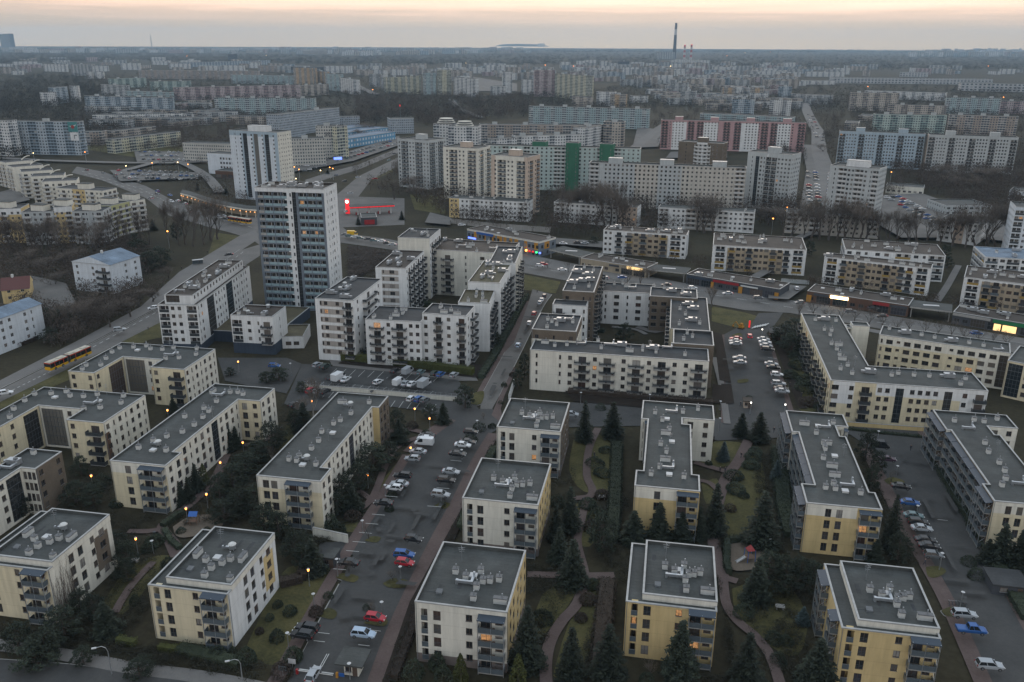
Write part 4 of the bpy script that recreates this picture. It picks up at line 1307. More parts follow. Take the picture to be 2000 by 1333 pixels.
# ------------------------------------------------------------------ far panel estates
for nm, c, kw in [('f_grey', (0.405, 0.418, 0.418), {}), ('f_blue', (0.364, 0.413, 0.451), dict(col2=(0.230, 0.292, 0.342))), ('f_green', (0.369, 0.444, 0.407), dict(col2=(0.236, 0.322, 0.298))), ('f_pink', (0.413, 0.351, 0.351), dict(col2=(0.323, 0.236, 0.236))),
     ('f_yellow', (0.484, 0.465, 0.348), dict(col2=(0.401, 0.414, 0.352))), ('f_white', (0.582, 0.588, 0.582), dict(col2=(0.446, 0.458, 0.464), bal=.3)), ('f_beige', (0.421, 0.383, 0.334), dict(col2=(0.312, 0.274, 0.237))),
     ('f_orange', (0.438, 0.314, 0.190), dict(col2=(0.401, 0.363, 0.314))), ('f_brown', (0.316, 0.267, 0.229), dict(col2=(0.388, 0.363, 0.338))), ('f_teal', (0.298, 0.385, 0.397), dict(col2=(0.416, 0.453, 0.453), per=5)),
     ('f_dark', (0.055, 0.064, 0.077), dict(col2=(0.043, 0.050, 0.062), bal=0.0)), ('f_office', (0.318, 0.356, 0.393), dict(bal=0.0, bw=2.4)), ('f_band', (0.452, 0.440, 0.403), dict(bal=0.0, bw=2.2)), ('f_bluehall', (.11, .27, .42), dict(bal=0.0, win=(0.318, 0.355, 0.380), fh=4.5, bw=5)),
     ('f_mall', (0.366, 0.379, 0.391), dict(bal=0.0, bw=9, fh=6))]:
 facade_mat(nm, c, **kw)

def fb(label, short, x1, y1, x2, y2, yb, mat, depth=11, houses=2, name='panel_block', cat='apartment block', roof='bitumen', group=None, hmin=0, hm='panelgrey'):
 h = max(HT(x1, yb, y1), hmin)
 return far_block(label, short, slab_px(x1, y1, x2, y2, h, depth) if h < 90 else slab_px(x1, yb, x2, yb + y2 - y1, 0, depth), h, mat, roof, houses, group, cat, house_mat=hm, name=name)

FB = [
 # left side
 ('bluish panel block with a bird mural on its right end, far left', 'panel block with the mural', 17, 236, 150, 238, 302, 'f_blue', 11, 1),
 ('white panel gable at the left edge beside the mural block', 'white gable at the left edge', -40, 234, 14, 236, 304, 'f_white', 11, 0),
 ('long cream five-storey slab angled towards the parking lot on the left', 'angled cream slab', 222, 272, 352, 257, 301, 'f_yellow', 11, 0),
 ('five-storey cream slab behind the angled one, trees before it', 'second angled cream slab', 224, 256, 304, 247, 278, 'f_beige', 11, 0),
 ('long grey-blue panel block with many lift housings, left of centre distance', 'long grey-blue block', 164, 187, 330, 191, 221, 'f_blue', 11, 4),
 ('low end of a green-grey stepped panel block, upper left', 'low end of the stepped block', 196, 165, 243, 167, 190, 'f_grey', 11, 1),
 ('long low panel block right behind the grey-blue one', 'panel block behind the grey-blue one', 243, 177, 330, 180, 198, 'f_teal', 11, 2),
 ('blue-striped panel block with stepped bays above the grey office slab', 'blue-striped block', 418, 191, 614, 192, 226, 'f_teal', 11, 4),
 ('dull pink panel block stretched above the blue-striped one', 'dull pink block', 340, 171, 586, 166, 197, 'f_pink', 11, 5),
 ('pale green panel block with yellow end, beyond the dull pink one', 'pale green block', 292, 159, 373, 158, 178, 'f_green', 11, 2),
 ('mint panel block left of the pale green one', 'mint block', 215, 154, 285, 152, 173, 'f_green', 11, 2),
 ('long brownish panel block on the left skyline of the estate', 'long brownish block', 270, 137, 504, 139, 154, 'f_brown', 11, 5),
 ('grey-teal panel block left of the orange towers', 'grey-teal block', 450, 146, 570, 148, 163, 'f_teal', 11, 3),
 ('tall orange and beige panel tower, left of centre', 'tall orange tower', 572, 132, 611, 133, 166, 'f_orange', 14, 1),
 ('lower orange-striped tower right of the tall orange one', 'lower orange-striped tower', 612, 139, 634, 140, 166, 'f_orange', 14, 1),
 ('blue and white panel tower under the big white hall', 'blue and white tower', 635, 144, 661, 145, 177, 'f_teal', 14, 1),
 ('white-ended panel tower at the edge of the dark park', 'white-ended tower', 664, 152, 690, 156, 180, 'f_white', 14, 1),
 ('cream panel block in front of the tall orange tower', 'cream block by the orange tower', 588, 167, 642, 164, 189, 'f_beige', 11, 2),
 ('long dark hall roof on the skyline left of centre', 'dark hall', 530, 130, 632, 131, 139, 'f_dark', 40, 0),
 ('big plain white hall above the blue and white tower', 'big white hall', 633, 129, 680, 129.5, 143, 'f_white', 40, 0),
 ('long row of striped slabs before the dark forest belt', 'striped slabs', 354, 122.5, 528, 118, 132, 'f_blue', 14, 4),
 ('dark blue office tower standing over the forest belt', 'dark office tower', 445, 106, 463, 106, 120.5, 'f_dark', 25, 1),
 ('dark glass skyscraper at the far left of the horizon', 'dark skyscraper', 3, 67, 23, 69, 95, 'f_dark', 40, 1),
 ('white new block, leftmost of the white group under the forest', 'leftmost white new block', 84, 125, 125, 126, 140, 'f_white', 14, 1),
 ('grey and white new block, second of the white group', 'second white new block', 137, 125, 173, 126, 148, 'f_grey', 14, 1),
 ('long white new block, right end of the white group', 'right white new block', 235, 124, 273, 124, 137, 'f_white', 14, 1),
 ('low white block between the white new ones', 'low white new block', 175, 130, 212, 129, 141, 'f_white', 14, 0),
 ('small white tower below the white new group', 'small white tower', 168, 140, 179, 140, 154, 'f_white', 12, 0),
 ('second small white tower below the white new group', 'second small white tower', 184, 140, 201, 140, 154, 'f_white', 12, 0),
 ('bright white block with dark window bands in the left woods', 'bright white block in the woods', 84, 181, 110, 180, 208, 'f_white', 14, 0),
 ('blue and white tower beside the bright white block in the left woods', 'blue and white tower in the woods', 109, 171, 131, 169, 203, 'f_blue', 14, 0),
 ('slim white tower, rightmost in the left woods', 'slim white tower in the woods', 135, 168, 149, 168, 200, 'f_white', 14, 0),
 ('pale five-storey slab left of the beige low rows', 'pale five-storey slab', 191, 234, 245, 225, 246, 'f_grey', 11, 0),
 ('grey five-storey slab behind bare trees, upper row', 'grey slab in the upper row', 326, 225, 387, 219, 238, 'f_grey', 11, 0),
 ('grey-beige five-storey slab, lower row behind bare trees', 'grey-beige slab in the lower row', 340, 239, 429, 228, 251, 'f_beige', 11, 0),
 ('cream-roofed five-storey slab left of the grey office slab', 'cream-roofed slab', 441, 226, 539, 228, 243, 'f_beige', 11, 0),
 ('low brown shop hall beside the mural block', 'low brown hall', 156, 257, 198, 257, 284, 'f_brown', 14, 0),
 # offices round the blue halls
 ('grey-blue office slab, the nearer half', 'nearer grey office', 542.5, 224, 594, 218, 275, 'f_office', 16, 0, 'office_block', 'office block'),
 ('grey-blue office slab, the farther half with a wider face', 'farther grey office', 594, 218, 662, 210, 262, 'f_office', 16, 1, 'office_block', 'office block'),
 ('low pale office wing right of the grey-blue slabs', 'low pale office wing', 663, 228, 702, 227, 250, 'f_office', 16, 0, 'office_block', 'office block'),
 ('pale office cube with a red-lit mast, right of the blue halls', 'pale office cube', 762, 232, 808, 231, 262, 'f_office', 20, 0, 'office_block', 'office block'),
 ('cream office block with a white front, left of the white striped tower', 'cream office block', 356, 279, 450, 282, 318, 'f_band', 16, 0, 'office_block', 'office block'),
 # centre
 ('white tower with a tiered round crown, left of the pair', 'left tiered tower', 846, 242, 888, 243, 296, 'f_white', 18, 0),
 ('white tower with a tiered round crown, right and nearer of the pair', 'right tiered tower', 875, 246, 934, 247, 300, 'f_white', 18, 0),
 ('long beige and orange panel block behind the tiered towers', 'beige and orange block', 936, 243, 1176, 245, 281, 'f_brown', 11, 4),
 ('beige panel tower block closing the row on the right of the teal block', 'beige closing block', 1179, 238, 1219, 239, 286, 'f_beige', 14, 1),
 ('white low block, left step of the terraced white group', 'left step of the white group', 960, 272, 1010, 269, 300, 'f_white', 14, 1),
 ('white block, middle step of the terraced white group', 'middle step of the white group', 1008, 266, 1142, 262, 296, 'f_white', 14, 4),
 ('white block, highest step of the terraced white group', 'highest step of the white group', 1143, 250, 1180, 244, 292, 'f_white', 14, 1),
 ('very long blue-grey panel block above the terraced white group', 'very long blue-grey block', 1033, 207, 1268, 213, 246, 'f_teal', 11, 5),
 ('yellow-green panel tower, first of the teal-edged row in the centre', 'first teal-edged tower', 756, 151, 792, 150, 183, 'f_yellow', 14, 1),
 ('yellow-green panel tower, second of the teal-edged row', 'second teal-edged tower', 795, 149, 822, 148, 185, 'f_yellow', 14, 1),
 ('grey-teal panel tower, third of the teal-edged row', 'third teal-edged tower', 826, 142, 851, 142, 186, 'f_teal', 14, 1),
 ('yellow panel tower with blue edges, last and tallest of the teal-edged row', 'tallest teal-edged tower', 854, 137, 881, 137, 186, 'f_yellow', 14, 1),
 ('slim white panel tower left of the teal-edged row', 'slim white tower by the row', 743, 137, 757, 137, 175, 'f_white', 14, 0),
 ('grey panel tower left of the slim white one', 'grey tower by the row', 720, 145, 742, 145, 170, 'f_grey', 14, 1),
 ('white new block with dark bays right of the teal-edged row', 'white new block in the centre', 885, 151, 923, 154, 186, 'f_white', 14, 1),
 ('tall slim white tower with balconies in the centre distance', 'tall slim white tower', 982, 140, 1000, 140, 182, 'f_white', 14, 0),
 ('low white block below the tall slim white tower', 'low white block in the centre', 958, 168, 980, 169, 186, 'f_white', 14, 0),
 ('white block left of the pink-brown tower', 'white block by the pink-brown tower', 1018, 155, 1038, 156, 184, 'f_white', 14, 0),
 ('pink-brown panel tower beside the yellow slab in the centre', 'pink-brown tower', 1045, 137, 1084, 137, 189, 'f_pink', 14, 2),
 ('yellow panel slab right of the pink-brown tower', 'yellow slab', 1084, 144, 1150, 148, 190, 'f_yellow', 12, 3),
 ('white block with dark stripes behind the small orange tower', 'white striped block', 1165, 179, 1199, 180, 206, 'f_white', 14, 0),
 ('small bright orange tower in the centre distance', 'small bright orange tower', 1192, 184, 1219, 185, 208, 'f_orange', 14, 1),
 ('small bright white block right of the small orange tower', 'small bright white block', 1230, 187, 1262, 188, 200, 'f_white', 14, 0),
 ('beige-brown block left of the small orange tower', 'beige-brown block', 1117, 188, 1147, 190, 208, 'f_beige', 14, 0),
 # right
 ('low teal-roofed school slab behind the pink and white block', 'teal-roofed slab', 1368, 221, 1549, 229, 240, 'f_teal', 14, 0),
 ('pale blue tower with red stripes behind the pink and white block', 'pale blue tower with red stripes', 1431, 193, 1474, 194, 227, 'f_blue', 14, 1),
 ('grey and white tower right of the pale blue one, by the pale road', 'grey and white tower by the pale road', 1504, 195, 1546, 196, 228, 'f_white', 14, 1),
 ('yellow-orange tower above the pale blue one', 'yellow-orange tower', 1466, 171, 1491, 171.5, 195, 'f_orange', 14, 1),
 ('blue-grey tower above the grey and white one', 'blue-grey tower', 1521, 169, 1547, 169.5, 193, 'f_blue', 14, 1),
 ('grey tower above the red sheds, left of the pale blue tower', 'grey tower above the red sheds', 1330, 177, 1355, 178, 201, 'f_grey', 14, 1),
 ('second grey tower, up and left of the first above the sheds', 'second grey tower', 1311, 161, 1339, 162, 186, 'f_grey', 14, 1),
 ('third grey tower, farther up beneath the power station', 'third grey tower', 1341, 146, 1364, 146, 166, 'f_grey', 14, 1),
 ('grey tower in the right distance, first of four in a line', 'first of four grey towers', 1401, 148, 1425, 148.5, 166, 'f_grey', 14, 1),
 ('brown-grey tower, second of four in a line', 'second of four grey towers', 1450, 150, 1472, 150.5, 168, 'f_brown', 14, 1),
 ('grey tower, third of four in a line', 'third of four grey towers', 1491, 151, 1513, 151, 172, 'f_grey', 14, 1),
 ('grey tower, fourth of four in a line', 'fourth of four grey towers', 1529, 149, 1552, 149, 168, 'f_grey', 14, 1),
 ('slim grey tower with an orange edge right of the road gap', 'slim tower with the orange edge', 1414, 171, 1436, 171, 193, 'f_orange', 14, 0),
 ('long five-storey slab across the top of the pale road', 'slab across the pale road', 1546, 183, 1624, 186, 199, 'f_grey', 11, 0),
 ('grey-roofed low slab, left of two beside the pale road', 'left low slab by the pale road', 1650, 240, 1677, 241, 253, 'f_beige', 45, 0),
 ('grey-roofed low slab, farther of two beside the pale road', 'farther low slab by the pale road', 1676, 226, 1699, 227, 236, 'f_beige', 45, 0),
 ('brown-grey panel block at the upper right with many bays', 'brown-grey block upper right', 1664, 181, 1757, 182, 217, 'f_beige', 11, 3),
 ('beige panel block, second step at the upper right', 'beige second step', 1735, 204, 1849, 207, 232, 'f_beige', 11, 2),
 ('grey-green panel block with white bays behind the pale blue one', 'grey-green block', 1711, 223, 1850, 225, 262, 'f_green', 11, 3),
 ('peach-brown panel block behind the grey one at the right', 'peach-brown block', 1855, 224, 1990, 228, 262, 'f_brown', 11, 3),
 ('teal-grey panel block behind the peach-brown one', 'teal-grey block', 1850, 190, 1956, 192, 222, 'f_teal', 11, 3),
 ('pink panel block at the right edge, behind the peach-brown one', 'pink block at the right edge', 1956, 197, 2040, 199, 222, 'f_pink', 11, 2),
 ('long low mall with a row of lights along its front', 'long low mall', 1629, 152, 1940, 155, 163, 'f_mall', 60, 0, 'shopping_mall', 'shopping mall'),
 ('white-roofed low hall left of the long mall', 'white hall left of the mall', 1580, 158, 1632, 158, 166, 'f_white', 50, 0, 'hall', 'hall'),
 ('wide pale hall at the right edge below the long mall', 'pale hall at the right edge', 1878, 163, 2040, 166, 178, 'f_mall', 60, 0, 'hall', 'hall'),
 ('long pale arched hall with a bright end lamp, upper right', 'pale arched hall', 1689, 177, 1846, 182, 192, 'f_white', 30, 0, 'hall', 'hall'),
 ('white block row on the right skyline, left half', 'left white row on the skyline', 1513, 140, 1562, 141, 150, 'f_white', 20, 2),
 ('white block row on the right skyline, right half', 'right white row on the skyline', 1573, 140, 1650, 141, 150, 'f_white', 20, 3),
 ('white hall on the right skyline above the mall', 'white skyline hall', 1758, 141, 1812, 142, 150, 'f_mall', 40, 0, 'hall', 'hall'),
]
for r in FB:
 lab, short, x1, y1, x2, y2, yb, mat = r[:8]
 fb(lab, short, x1, y1, x2, y2, yb, mat, *(r[8:10]), **(dict(name=r[10], cat=r[11]) if len(r) > 10 else {}))

def by_label(t):
 for o in C.objects:
  if o.get('label', '').startswith(t):
   return o

def part_on(root, mb, name, mats, loc, rz=0.0):
 l = root.location
 return mb.build(name, mats, root, (loc[0] - l[0], loc[1] - l[1], loc[2] - l[2]), rz)

# crowns of the tiered towers
for t, (px, py) in (('white tower with a tiered round crown, left', (867, 238)), ('white tower with a tiered round crown, right', (905, 241))):
 o = by_label(t)
 x, y = o.location[0], o.location[1]
 hh = HT(px, 298, py + 5)
 B = MB()
 for k in range(3):
  B.cone(0, 0, k * 1.9, k * 1.9 + 1.4, 8.5 - k * 1.2, 8.5 - k * 1.2, 18, 0)
  B.cone(0, 0, k * 1.9 + 1.4, k * 1.9 + 1.9, 9.2 - k * 1.2, 9.2 - k * 1.2, 18, 1)
 part_on(o, B, 'crown', ['steel_dark', 'offwhite'], (x, y, hh - 1.0))
# mural on the block at the left: teal square with a red bird shape, white board with an arrow below
o = by_label('bluish panel block with a bird mural')
hM = HT(17, 302, 236)
a, b = P(17, 236, hM), P(150, 238, hM)
rz = math.atan2(b[1] - a[1], b[0] - a[0])
flat_mat('mural_teal', (.05, .20, .20), .8)
for (t0, t1, z0, z1, m, nm) in ((.86, .997, .70, .99, 'mural_teal', 'mural'), (.875, .99, .44, .68, 'white', 'billboard')):
 B = MB()
 L = math.dist(a, b)
 B.box(t0 * L, -.25, z0 * hM, t1 * L, -.12, z1 * hM)
 p = part_on(o, B, nm, [m], (a[0], a[1], 0), rz)
 B = MB()
 c = (t0 + t1) / 2 * L
 zc = (z0 + z1) / 2 * hM
 if nm == 'mural':
  B.cone(0, 0, 0, .05, 1.7, 1.7, 16, 0)
  B.face([(-4, 1, .03), (-1, .6, .03), (-1, -.4, .03)], 1)
  B.face([(1, 1.4, .03), (4.2, 2.2, .03), (1.2, 0, .03)], 1)
  q = B.build('bird', ['red_paint', 'white_paint'], p, (c, -.27, zc))
 else:
  B.box(-.35, -2.2, 0, .35, .8, .05)
  B.box(-.35, .8, 0, 1.6, 1.5, .05)
  B.face([(1.5, 2.2, .05), (1.5, .1, .05), (2.9, 1.15, .05)])
  q = B.build('arrow', ['steel_dark'], p, (c, -.27, zc))
 q.rotation_euler = (math.pi / 2, 0, 0)

# cream office with the three-letter sign
hS = HT(640, 312, 246)
S1 = slab_px(616, 246, 656, 246, hS, 12)
so = far_block('cream office tower with a three-letter roof sign, right of the white striped tower', 'cream office with the roof sign', S1, hS, 'f_band', 'bitumen', 1, None, 'office block', name='office_block')
hS2 = HT(560, 329, 272)
s2 = far_block('cream office wing with a blue-lit entrance, joining the tower with the roof sign', 'cream office wing', slab_px(557.6, 272, 634, 270, hS2, 14), hS2, 'f_band', 'bitumen', 1, None, 'office block', name='office_block')
s3 = far_block('cream office end with dark stair strip, behind the tower with the roof sign', 'cream office end', slab_px(657, 247, 678, 245, hS, 14), hS, 'f_yellow', 'bitumen', 0, None, 'office block', name='office_block')
a, b = P(616, 246, hS), P(656, 246, hS)
rz = math.atan2(b[1] - a[1], b[0] - a[0])
fc = bpy.data.curves.new('roof_sign', 'FONT')
fc.body = 'sto'
fc.size = 8.0
fc.extrude = .15
fc.materials.append(MATS['steel_dark'])
tmp = link('tmp', fc)
me = bpy.data.meshes.new_from_object(tmp.evaluated_get(bpy.context.evaluated_depsgraph_get()))
bpy.data.objects.remove(tmp)
fo = link('sign', me, so, (a[0] + (b[0] - a[0]) * .42 - so.location[0] - .0, a[1] + (b[1] - a[1]) * .42 - so.location[1] - .5, hS - 9.5))
fo.rotation_euler = (math.pi / 2, 0, rz)
a, b = P(557.6, 272, hS2), P(634, 270, hS2)
rz = math.atan2(b[1] - a[1], b[0] - a[0])
B = MB()
B.box(40, -.6, 6, 47, -.1, 8)
part_on(s2, B, 'sign', ['lit_blue'], (a[0], a[1], 0), rz)

# blue halls
for k, (x1, y1, x2, y2) in enumerate([(678, 271, 772, 257), (677, 259, 757, 248.5), (676, 251, 722, 245)]):
 L = ['bright blue hall, nearest of the three with stepped roofs', 'bright blue hall, middle one of three', 'bright blue hall, farthest of three'][k]
 far_block(L, 'blue hall', slab_px(x1, y1, x2, y2, 10, 22), 10, 'f_bluehall', 'sheet_blue', 0, None, 'hall', house_mat='bluewall', name='hall')
# mast with red lamps on the office cube
o = by_label('pale office cube')
hh = HT(792, 260, 231)
B = MB()
B.tube([(0, 0, 0), (0, 0, 14)], [.35, .25], 6, 0)
B.tube([(0, 0, 14), (0, 0, 16)], [.6, .6], 6, 1)
part_on(o, B, 'mast', ['steel_dark', 'lit_red'], (o.location[0], o.location[1], hh - .6))

# white cubic building left of the striped tower
wc, _ = building('office_block', 'white office cube with rows of dark square windows, beside the striped tower', 'office block', 'white office cube', slab_px(404, 299, 456, 302, 17, 14), 17, {'F': '=....wwwww'}, st=3.6, floors=3, g0=4.5, tier='far', wall='bluewhite', win=(1.9, 1.9), lit=0)
dc, _ = building('pavilion', 'low dark pavilion before the white office cube', 'pavilion', 'low dark pavilion', slab_px(420, 333, 455, 335, 6, 14), 6, {'F': 'G'}, floors=1, g0=.3, tier='far', wall='brown', lit=0)

# ------------------------------------------------------------------ power station on the horizon
flat_mat('stack_red', (.32, .05, .05), .8)
flat_mat('stack_white', (.42, .42, .42), .8)

def stack(label, px, yb, yt, r0, r1, bands):
 x, y = P(px, yb)
 h = HT(px, yb, yt)
 t = thing('chimney_stack', label, 'chimney', (x, y, 0))
 for k in range(len(bands)):
  a, b = k / len(bands), (k + 1) / len(bands)
  B = MB()
  B.cone(0, 0, h * a, h * b, r0 + (r1 - r0) * a, r0 + (r1 - r0) * b, 14, 0, k == len(bands) - 1)
  B.build('band', [bands[k]], t)
 B = MB()
 B.cone(0, 0, h, h + 2.5, r1 + .5, r1 + .5, 10)
 B.build('warning_light', ['lit_red' if bands[0] != 'darkgrey' else 'steel_dark'], t)

stack('very tall dark chimney of the power station on the horizon', 1316.5, 114, 46, 13, 8, ['darkgrey'] * 4 + ['stack_white', 'darkgrey'])
stack('red and white chimney, left of the two short ones at the power station', 1336, 117, 89, 8, 6, ['stack_white', 'stack_red', 'stack_white', 'stack_red', 'stack_white', 'stack_red'])
stack('red and white chimney, right of the two short ones at the power station', 1349, 117, 88, 8, 6, ['stack_white', 'stack_red', 'stack_white', 'stack_red', 'stack_white', 'stack_red'])
fb('big grey boiler house under the tall chimney', 'boiler house', 1292, 102, 1318, 102, 116, 'f_grey', 60, 2, name='power_station', cat='power station')
fb('pale low sheds of the power station with many lights', 'power station sheds', 1318, 116, 1366, 118, 126, 'f_white', 60, 2, name='power_station', cat='power station')
fb('dark glass dome-like block left of the power station', 'dark block by the power station', 1212, 120, 1230, 120, 131, 'f_dark', 30, 1)
fb('lone tower block standing on the horizon beside the flat hill', 'lone tower on the horizon', 1056, 85.5, 1064, 85.5, 92, 'f_grey', 60, 0)
# radio mast
x, y = P(296.5, 92)
B = MB()
hm = HT(296.5, 92, 67)
for s in ((-6, -6), (6, -6), (6, 6), (-6, 6)):
 B.beam((s[0], s[1], 0), (s[0] * .1, s[1] * .1, hm), 2.2)
for k in range(9):
 z = hm * k / 9
 q = 6 * (1 - .9 * k / 9)
 B.beam((-q, -q, z), (q, -q, z + hm / 9), 1.2)
 B.beam((q, q, z), (-q, q, z + hm / 9), 1.2)
tag(B.build('radio_mast', ['steel_dark'], None, (x, y, 0)), 'thin lattice radio mast on the left horizon', 'mast')

# ------------------------------------------------------------------ curving yellow and white estate on the left
EL = dict(st=2.8, tier='far', frame='frame_white', rail='rail_white', roof='sheet_blue', par=.4, g0=.8, lit=.01, bd=1.2)
hq = 19.0
CX = None
for k, (x1, y1, x2, y2) in enumerate([(81, 355, 150, 352), (60, 345, 125, 342), (41, 336, 104, 332), (24, 327, 84, 322), (10, 318, 64, 313)]):
 pl = slab_px(x1, y1, x2, y2, hq, 14)
 if CX is None:
  CX, _ = building('terraced_block', 'stepped white estate block with five fins of curved balconies facing left', 'apartment block', 'stepped white estate block', pl, hq, {'F': 'bw', 'L': 'bb'}, wall='offwhite', **dict(EL, roof='bitumen_dark'))
 else:
  building('', '', '', '', [(x - .1 * k, y + .12 * k) for x, y in pl], hq, {'F': 'bw', 'L': 'bb'}, root=CX, wall='offwhite', **dict(EL, roof='bitumen_dark'))
 # curved roof fin
 c = [(pl[1][0] * (1 - t) + pl[0][0] * t, pl[1][1] * (1 - t) + pl[0][1] * t) for t in (.12, .45)]
 pts = []
 for q in range(9):
  t = q / 8
  pts.append((c[0][0] + (c[1][0] - c[0][0]) * t - CX.location[0], c[0][1] + (c[1][1] - c[0][1]) * t - CX.location[1] + 1.0, hq + 3.4 * math.sin(math.pi * (.08 + .47 * (1 - t)))))
 B = MB()
 B.tube(pts, [.35] * 9, 6)
 B.build('roof_fin', ['offwhite'], CX)
EST = [('white estate block with a yellow middle, its upper storeys showing over the front row', 'estate block with the yellow middle', (109, 367, 200, 373), 18.5, 'offwhite', 'wbwwbw', [('F', .35, .62, 0, 18.5, 'yellow')], 12),
  ('yellow estate block with a rounded white attic, cut by the left edge', 'yellow estate block at the left edge', (-30, 409, 40, 407), 19, 'yellow', 'wwbww', [('F', .0, 1, 15.6, 19, 'white')], 14),
  ('grey-white estate block behind two bare trees', 'grey-white estate block', (41, 415, 103, 413), 18, 'panelgrey', 'bwwbb', (), 14),
  ('yellow estate block with an arched attic in the front row', 'yellow estate block with the arched attic', (104, 405, 140, 403), 20, 'yellow', 'wwb', [('F', 0, 1, 16.8, 20, 'white')], 14),
  ('grey estate block with a white roof box, brown balconies either side', 'grey estate block with the roof box', (140, 413.5, 201, 412.5), 18, 'panelgrey', '=Bwn.nB', (), 14),
  ('olive-yellow estate block with a column of white balconies', 'olive-yellow estate block', (216, 402, 252, 393), 18.5, 'olive', '=,b.w', (), 14),
  ('white estate block at the right tip, balconies fanned towards the avenue', 'white tip of the estate', (253, 393, 283, 389), 18.5, 'offwhite', '=wb', (), 14)]
for lab, short, px, hh, wl, pat, bands, dp in EST:
 r, pl = building('estate_block', lab, 'apartment block', short, slab_px(*px, hh, dp), hh, {'F': pat, 'R': 'bb', 'L': 'w'}, wall=wl, bands=bands, **dict(EL, roof='bitumen_dark'))
 B = MB()
 B.box(-4, -2.5, 0, 4, 2.5, 3.2)
 B.box(-4.2, -2.7, 3.2, 4.2, 2.7, 3.4, 1)
 B.build('lift_housing', ['offwhite', 'bitumen'], r, ((pl[0][0] + pl[2][0]) / 2 - r.location[0], (pl[0][1] + pl[2][1]) / 2 - r.location[1], hh - .5))

# ------------------------------------------------------------------ houses with pitched roofs
def house(label, short, px, he, hr, wall, roof, pat, along=True, rp=None, name='house', st=2.8, cat='house'):
 poly = snap(PP(px, he)) if isinstance(px[0][0], (int, float)) and len(px) == 4 else px[0]
 root, poly = building(name, label, cat, short, poly, he, pat, wall=wall, st=st, g0=.8, tier='mid', roof=roof, par=.05, lit=0, sq=False)
 cx, cy = root.location[0], root.location[1]
 p = [(x - cx, y - cy) for x, y in offset(poly, -.35)]
 if not along:
  p = p[1:] + p[:1]
 m1 = ((p[0][0] + p[3][0]) / 2, (p[0][1] + p[3][1]) / 2)
 m2 = ((p[1][0] + p[2][0]) / 2, (p[1][1] + p[2][1]) / 2)
 B = MB()
 z0 = he + .02
 B.face([(*p[0], z0), (*p[1], z0), (*m2, hr), (*m1, hr)], 0)
 B.face([(*p[2], z0), (*p[3], z0), (*m1, hr), (*m2, hr)], 0)
 B.face([(*p[1], z0), (*p[2], z0), (*m2, hr)], 1)
 B.face([(*p[3], z0), (*p[0], z0), (*m1, hr)], 1)
 B.build('pitched_roof', [roof, wall], root)
 B = MB()
 B.box(-.4, -.4, 0, .4, .4, 1.8)
 B.build('chimney', ['vent_white'], root, (m1[0] * .6 + m2[0] * .4, m1[1] * .6 + m2[1] * .4, hr - .6))
 return root

flat_mat('tile_red', (.10, .035, .03), .8)
house('white five-storey house with a blue-grey pitched roof, alone among trees', 'white house with the blue roof', [(152, 513), (229, 519), (260, 499), (187, 492)], 13.0, 16.0, 'bluewhite', 'sheet_blue', {'F': '=w.wb', 'R': '=.ww'}, False)
_q = slab_px(-40, 637, 80, 594, 12.5, 11)
house('white four-storey house with a blue-grey roof beside the avenue, cut by the left edge', 'white house at the left edge', [_q], 12.5, 14.6, 'bluewhite', 'sheet_blue', {0: '=..ww.wn.', 1: '=.n.'}, True)
house('small yellow house with a dark red roof at the left edge', 'small yellow house', [(4, 565), (56, 567), (61, 552), (12, 548)], 5.8, 9.6, 'yellow', 'tile_red', {'F': '=ww', 'R': '=w'}, True)

# ------------------------------------------------------------------ shops
SH = dict(tier='mid', floors=1, g0=.15, st=3.2, par=.4, roof='bitumen_brown', lit=.25, frame='steel_dark', coping='coping')
hs = 8.2
SO, pl = building('shop_building', 'two-storey shop building with blue and orange panels and a long dark blue sign', 'shop building', 'blue and orange shop building', PP([(915, 450), (1064, 472), (1081, 463), (937, 438)], hs), hs,
     {'F': '=ww.ww.www..w.w.wwww', 'R': '=www'}, wall='slate', bands=[('F', 0, 1, 7.3, hs, 'offwhite'), ('R', 0, 1, 7.3, hs, 'offwhite')] + [('F', a, b, 3.6, 7.3, 'ochre') for a, b in ((.10, .14), (.24, .27), (.36, .4), (.43, .5), (.52, .56), (.6, .64), (.67, .72), (.8, .84), (.93, .98))] + [('R', .3, .6, 3.6, 7.3, 'ochre')],
     **dict(SH, floors=2, st=3.5, win=(1.6, 1.8), glass='pane_glass'))
spread_vents(SO, pl, hs - .4, 9, ['long', 'plant', 'rooflight'], 41)

def front_part(root, pl, t0, t1, z0, z1, mat, name, dp=.25, off=.06):
 a, b = pl[0], pl[1]
 L = math.dist(a, b)
 B = MB()
 B.box(t0 * L, -off - dp, z0, t1 * L, -off, z1)
 return part_on(root, B, name, [mat], (a[0], a[1], 0), math.atan2(b[1] - a[1], b[0] - a[0]))

front_part(SO, pl, .14, .38, 6.4, 7.6, 'sign_blue', 'sign')
front_part(SO, pl, .02, .13, 3.1, 3.9, 'lit_blue', 'lit_sign')
for k, m in enumerate(['lit_orange', 'lit_red', 'lit_red', 'lit_green', 'lit_blue']):
 B = MB()
 B.cone(0, 0, 0, .7, .55, .55, 10)
 a, b = pl[0], pl[1]
 t = .83 + k * .045
 part_on(SO, B, 'lit_disc', [m], (a[0] + (b[0] - a[0]) * t, a[1] + (b[1] - a[1]) * t - .8, 2.2))

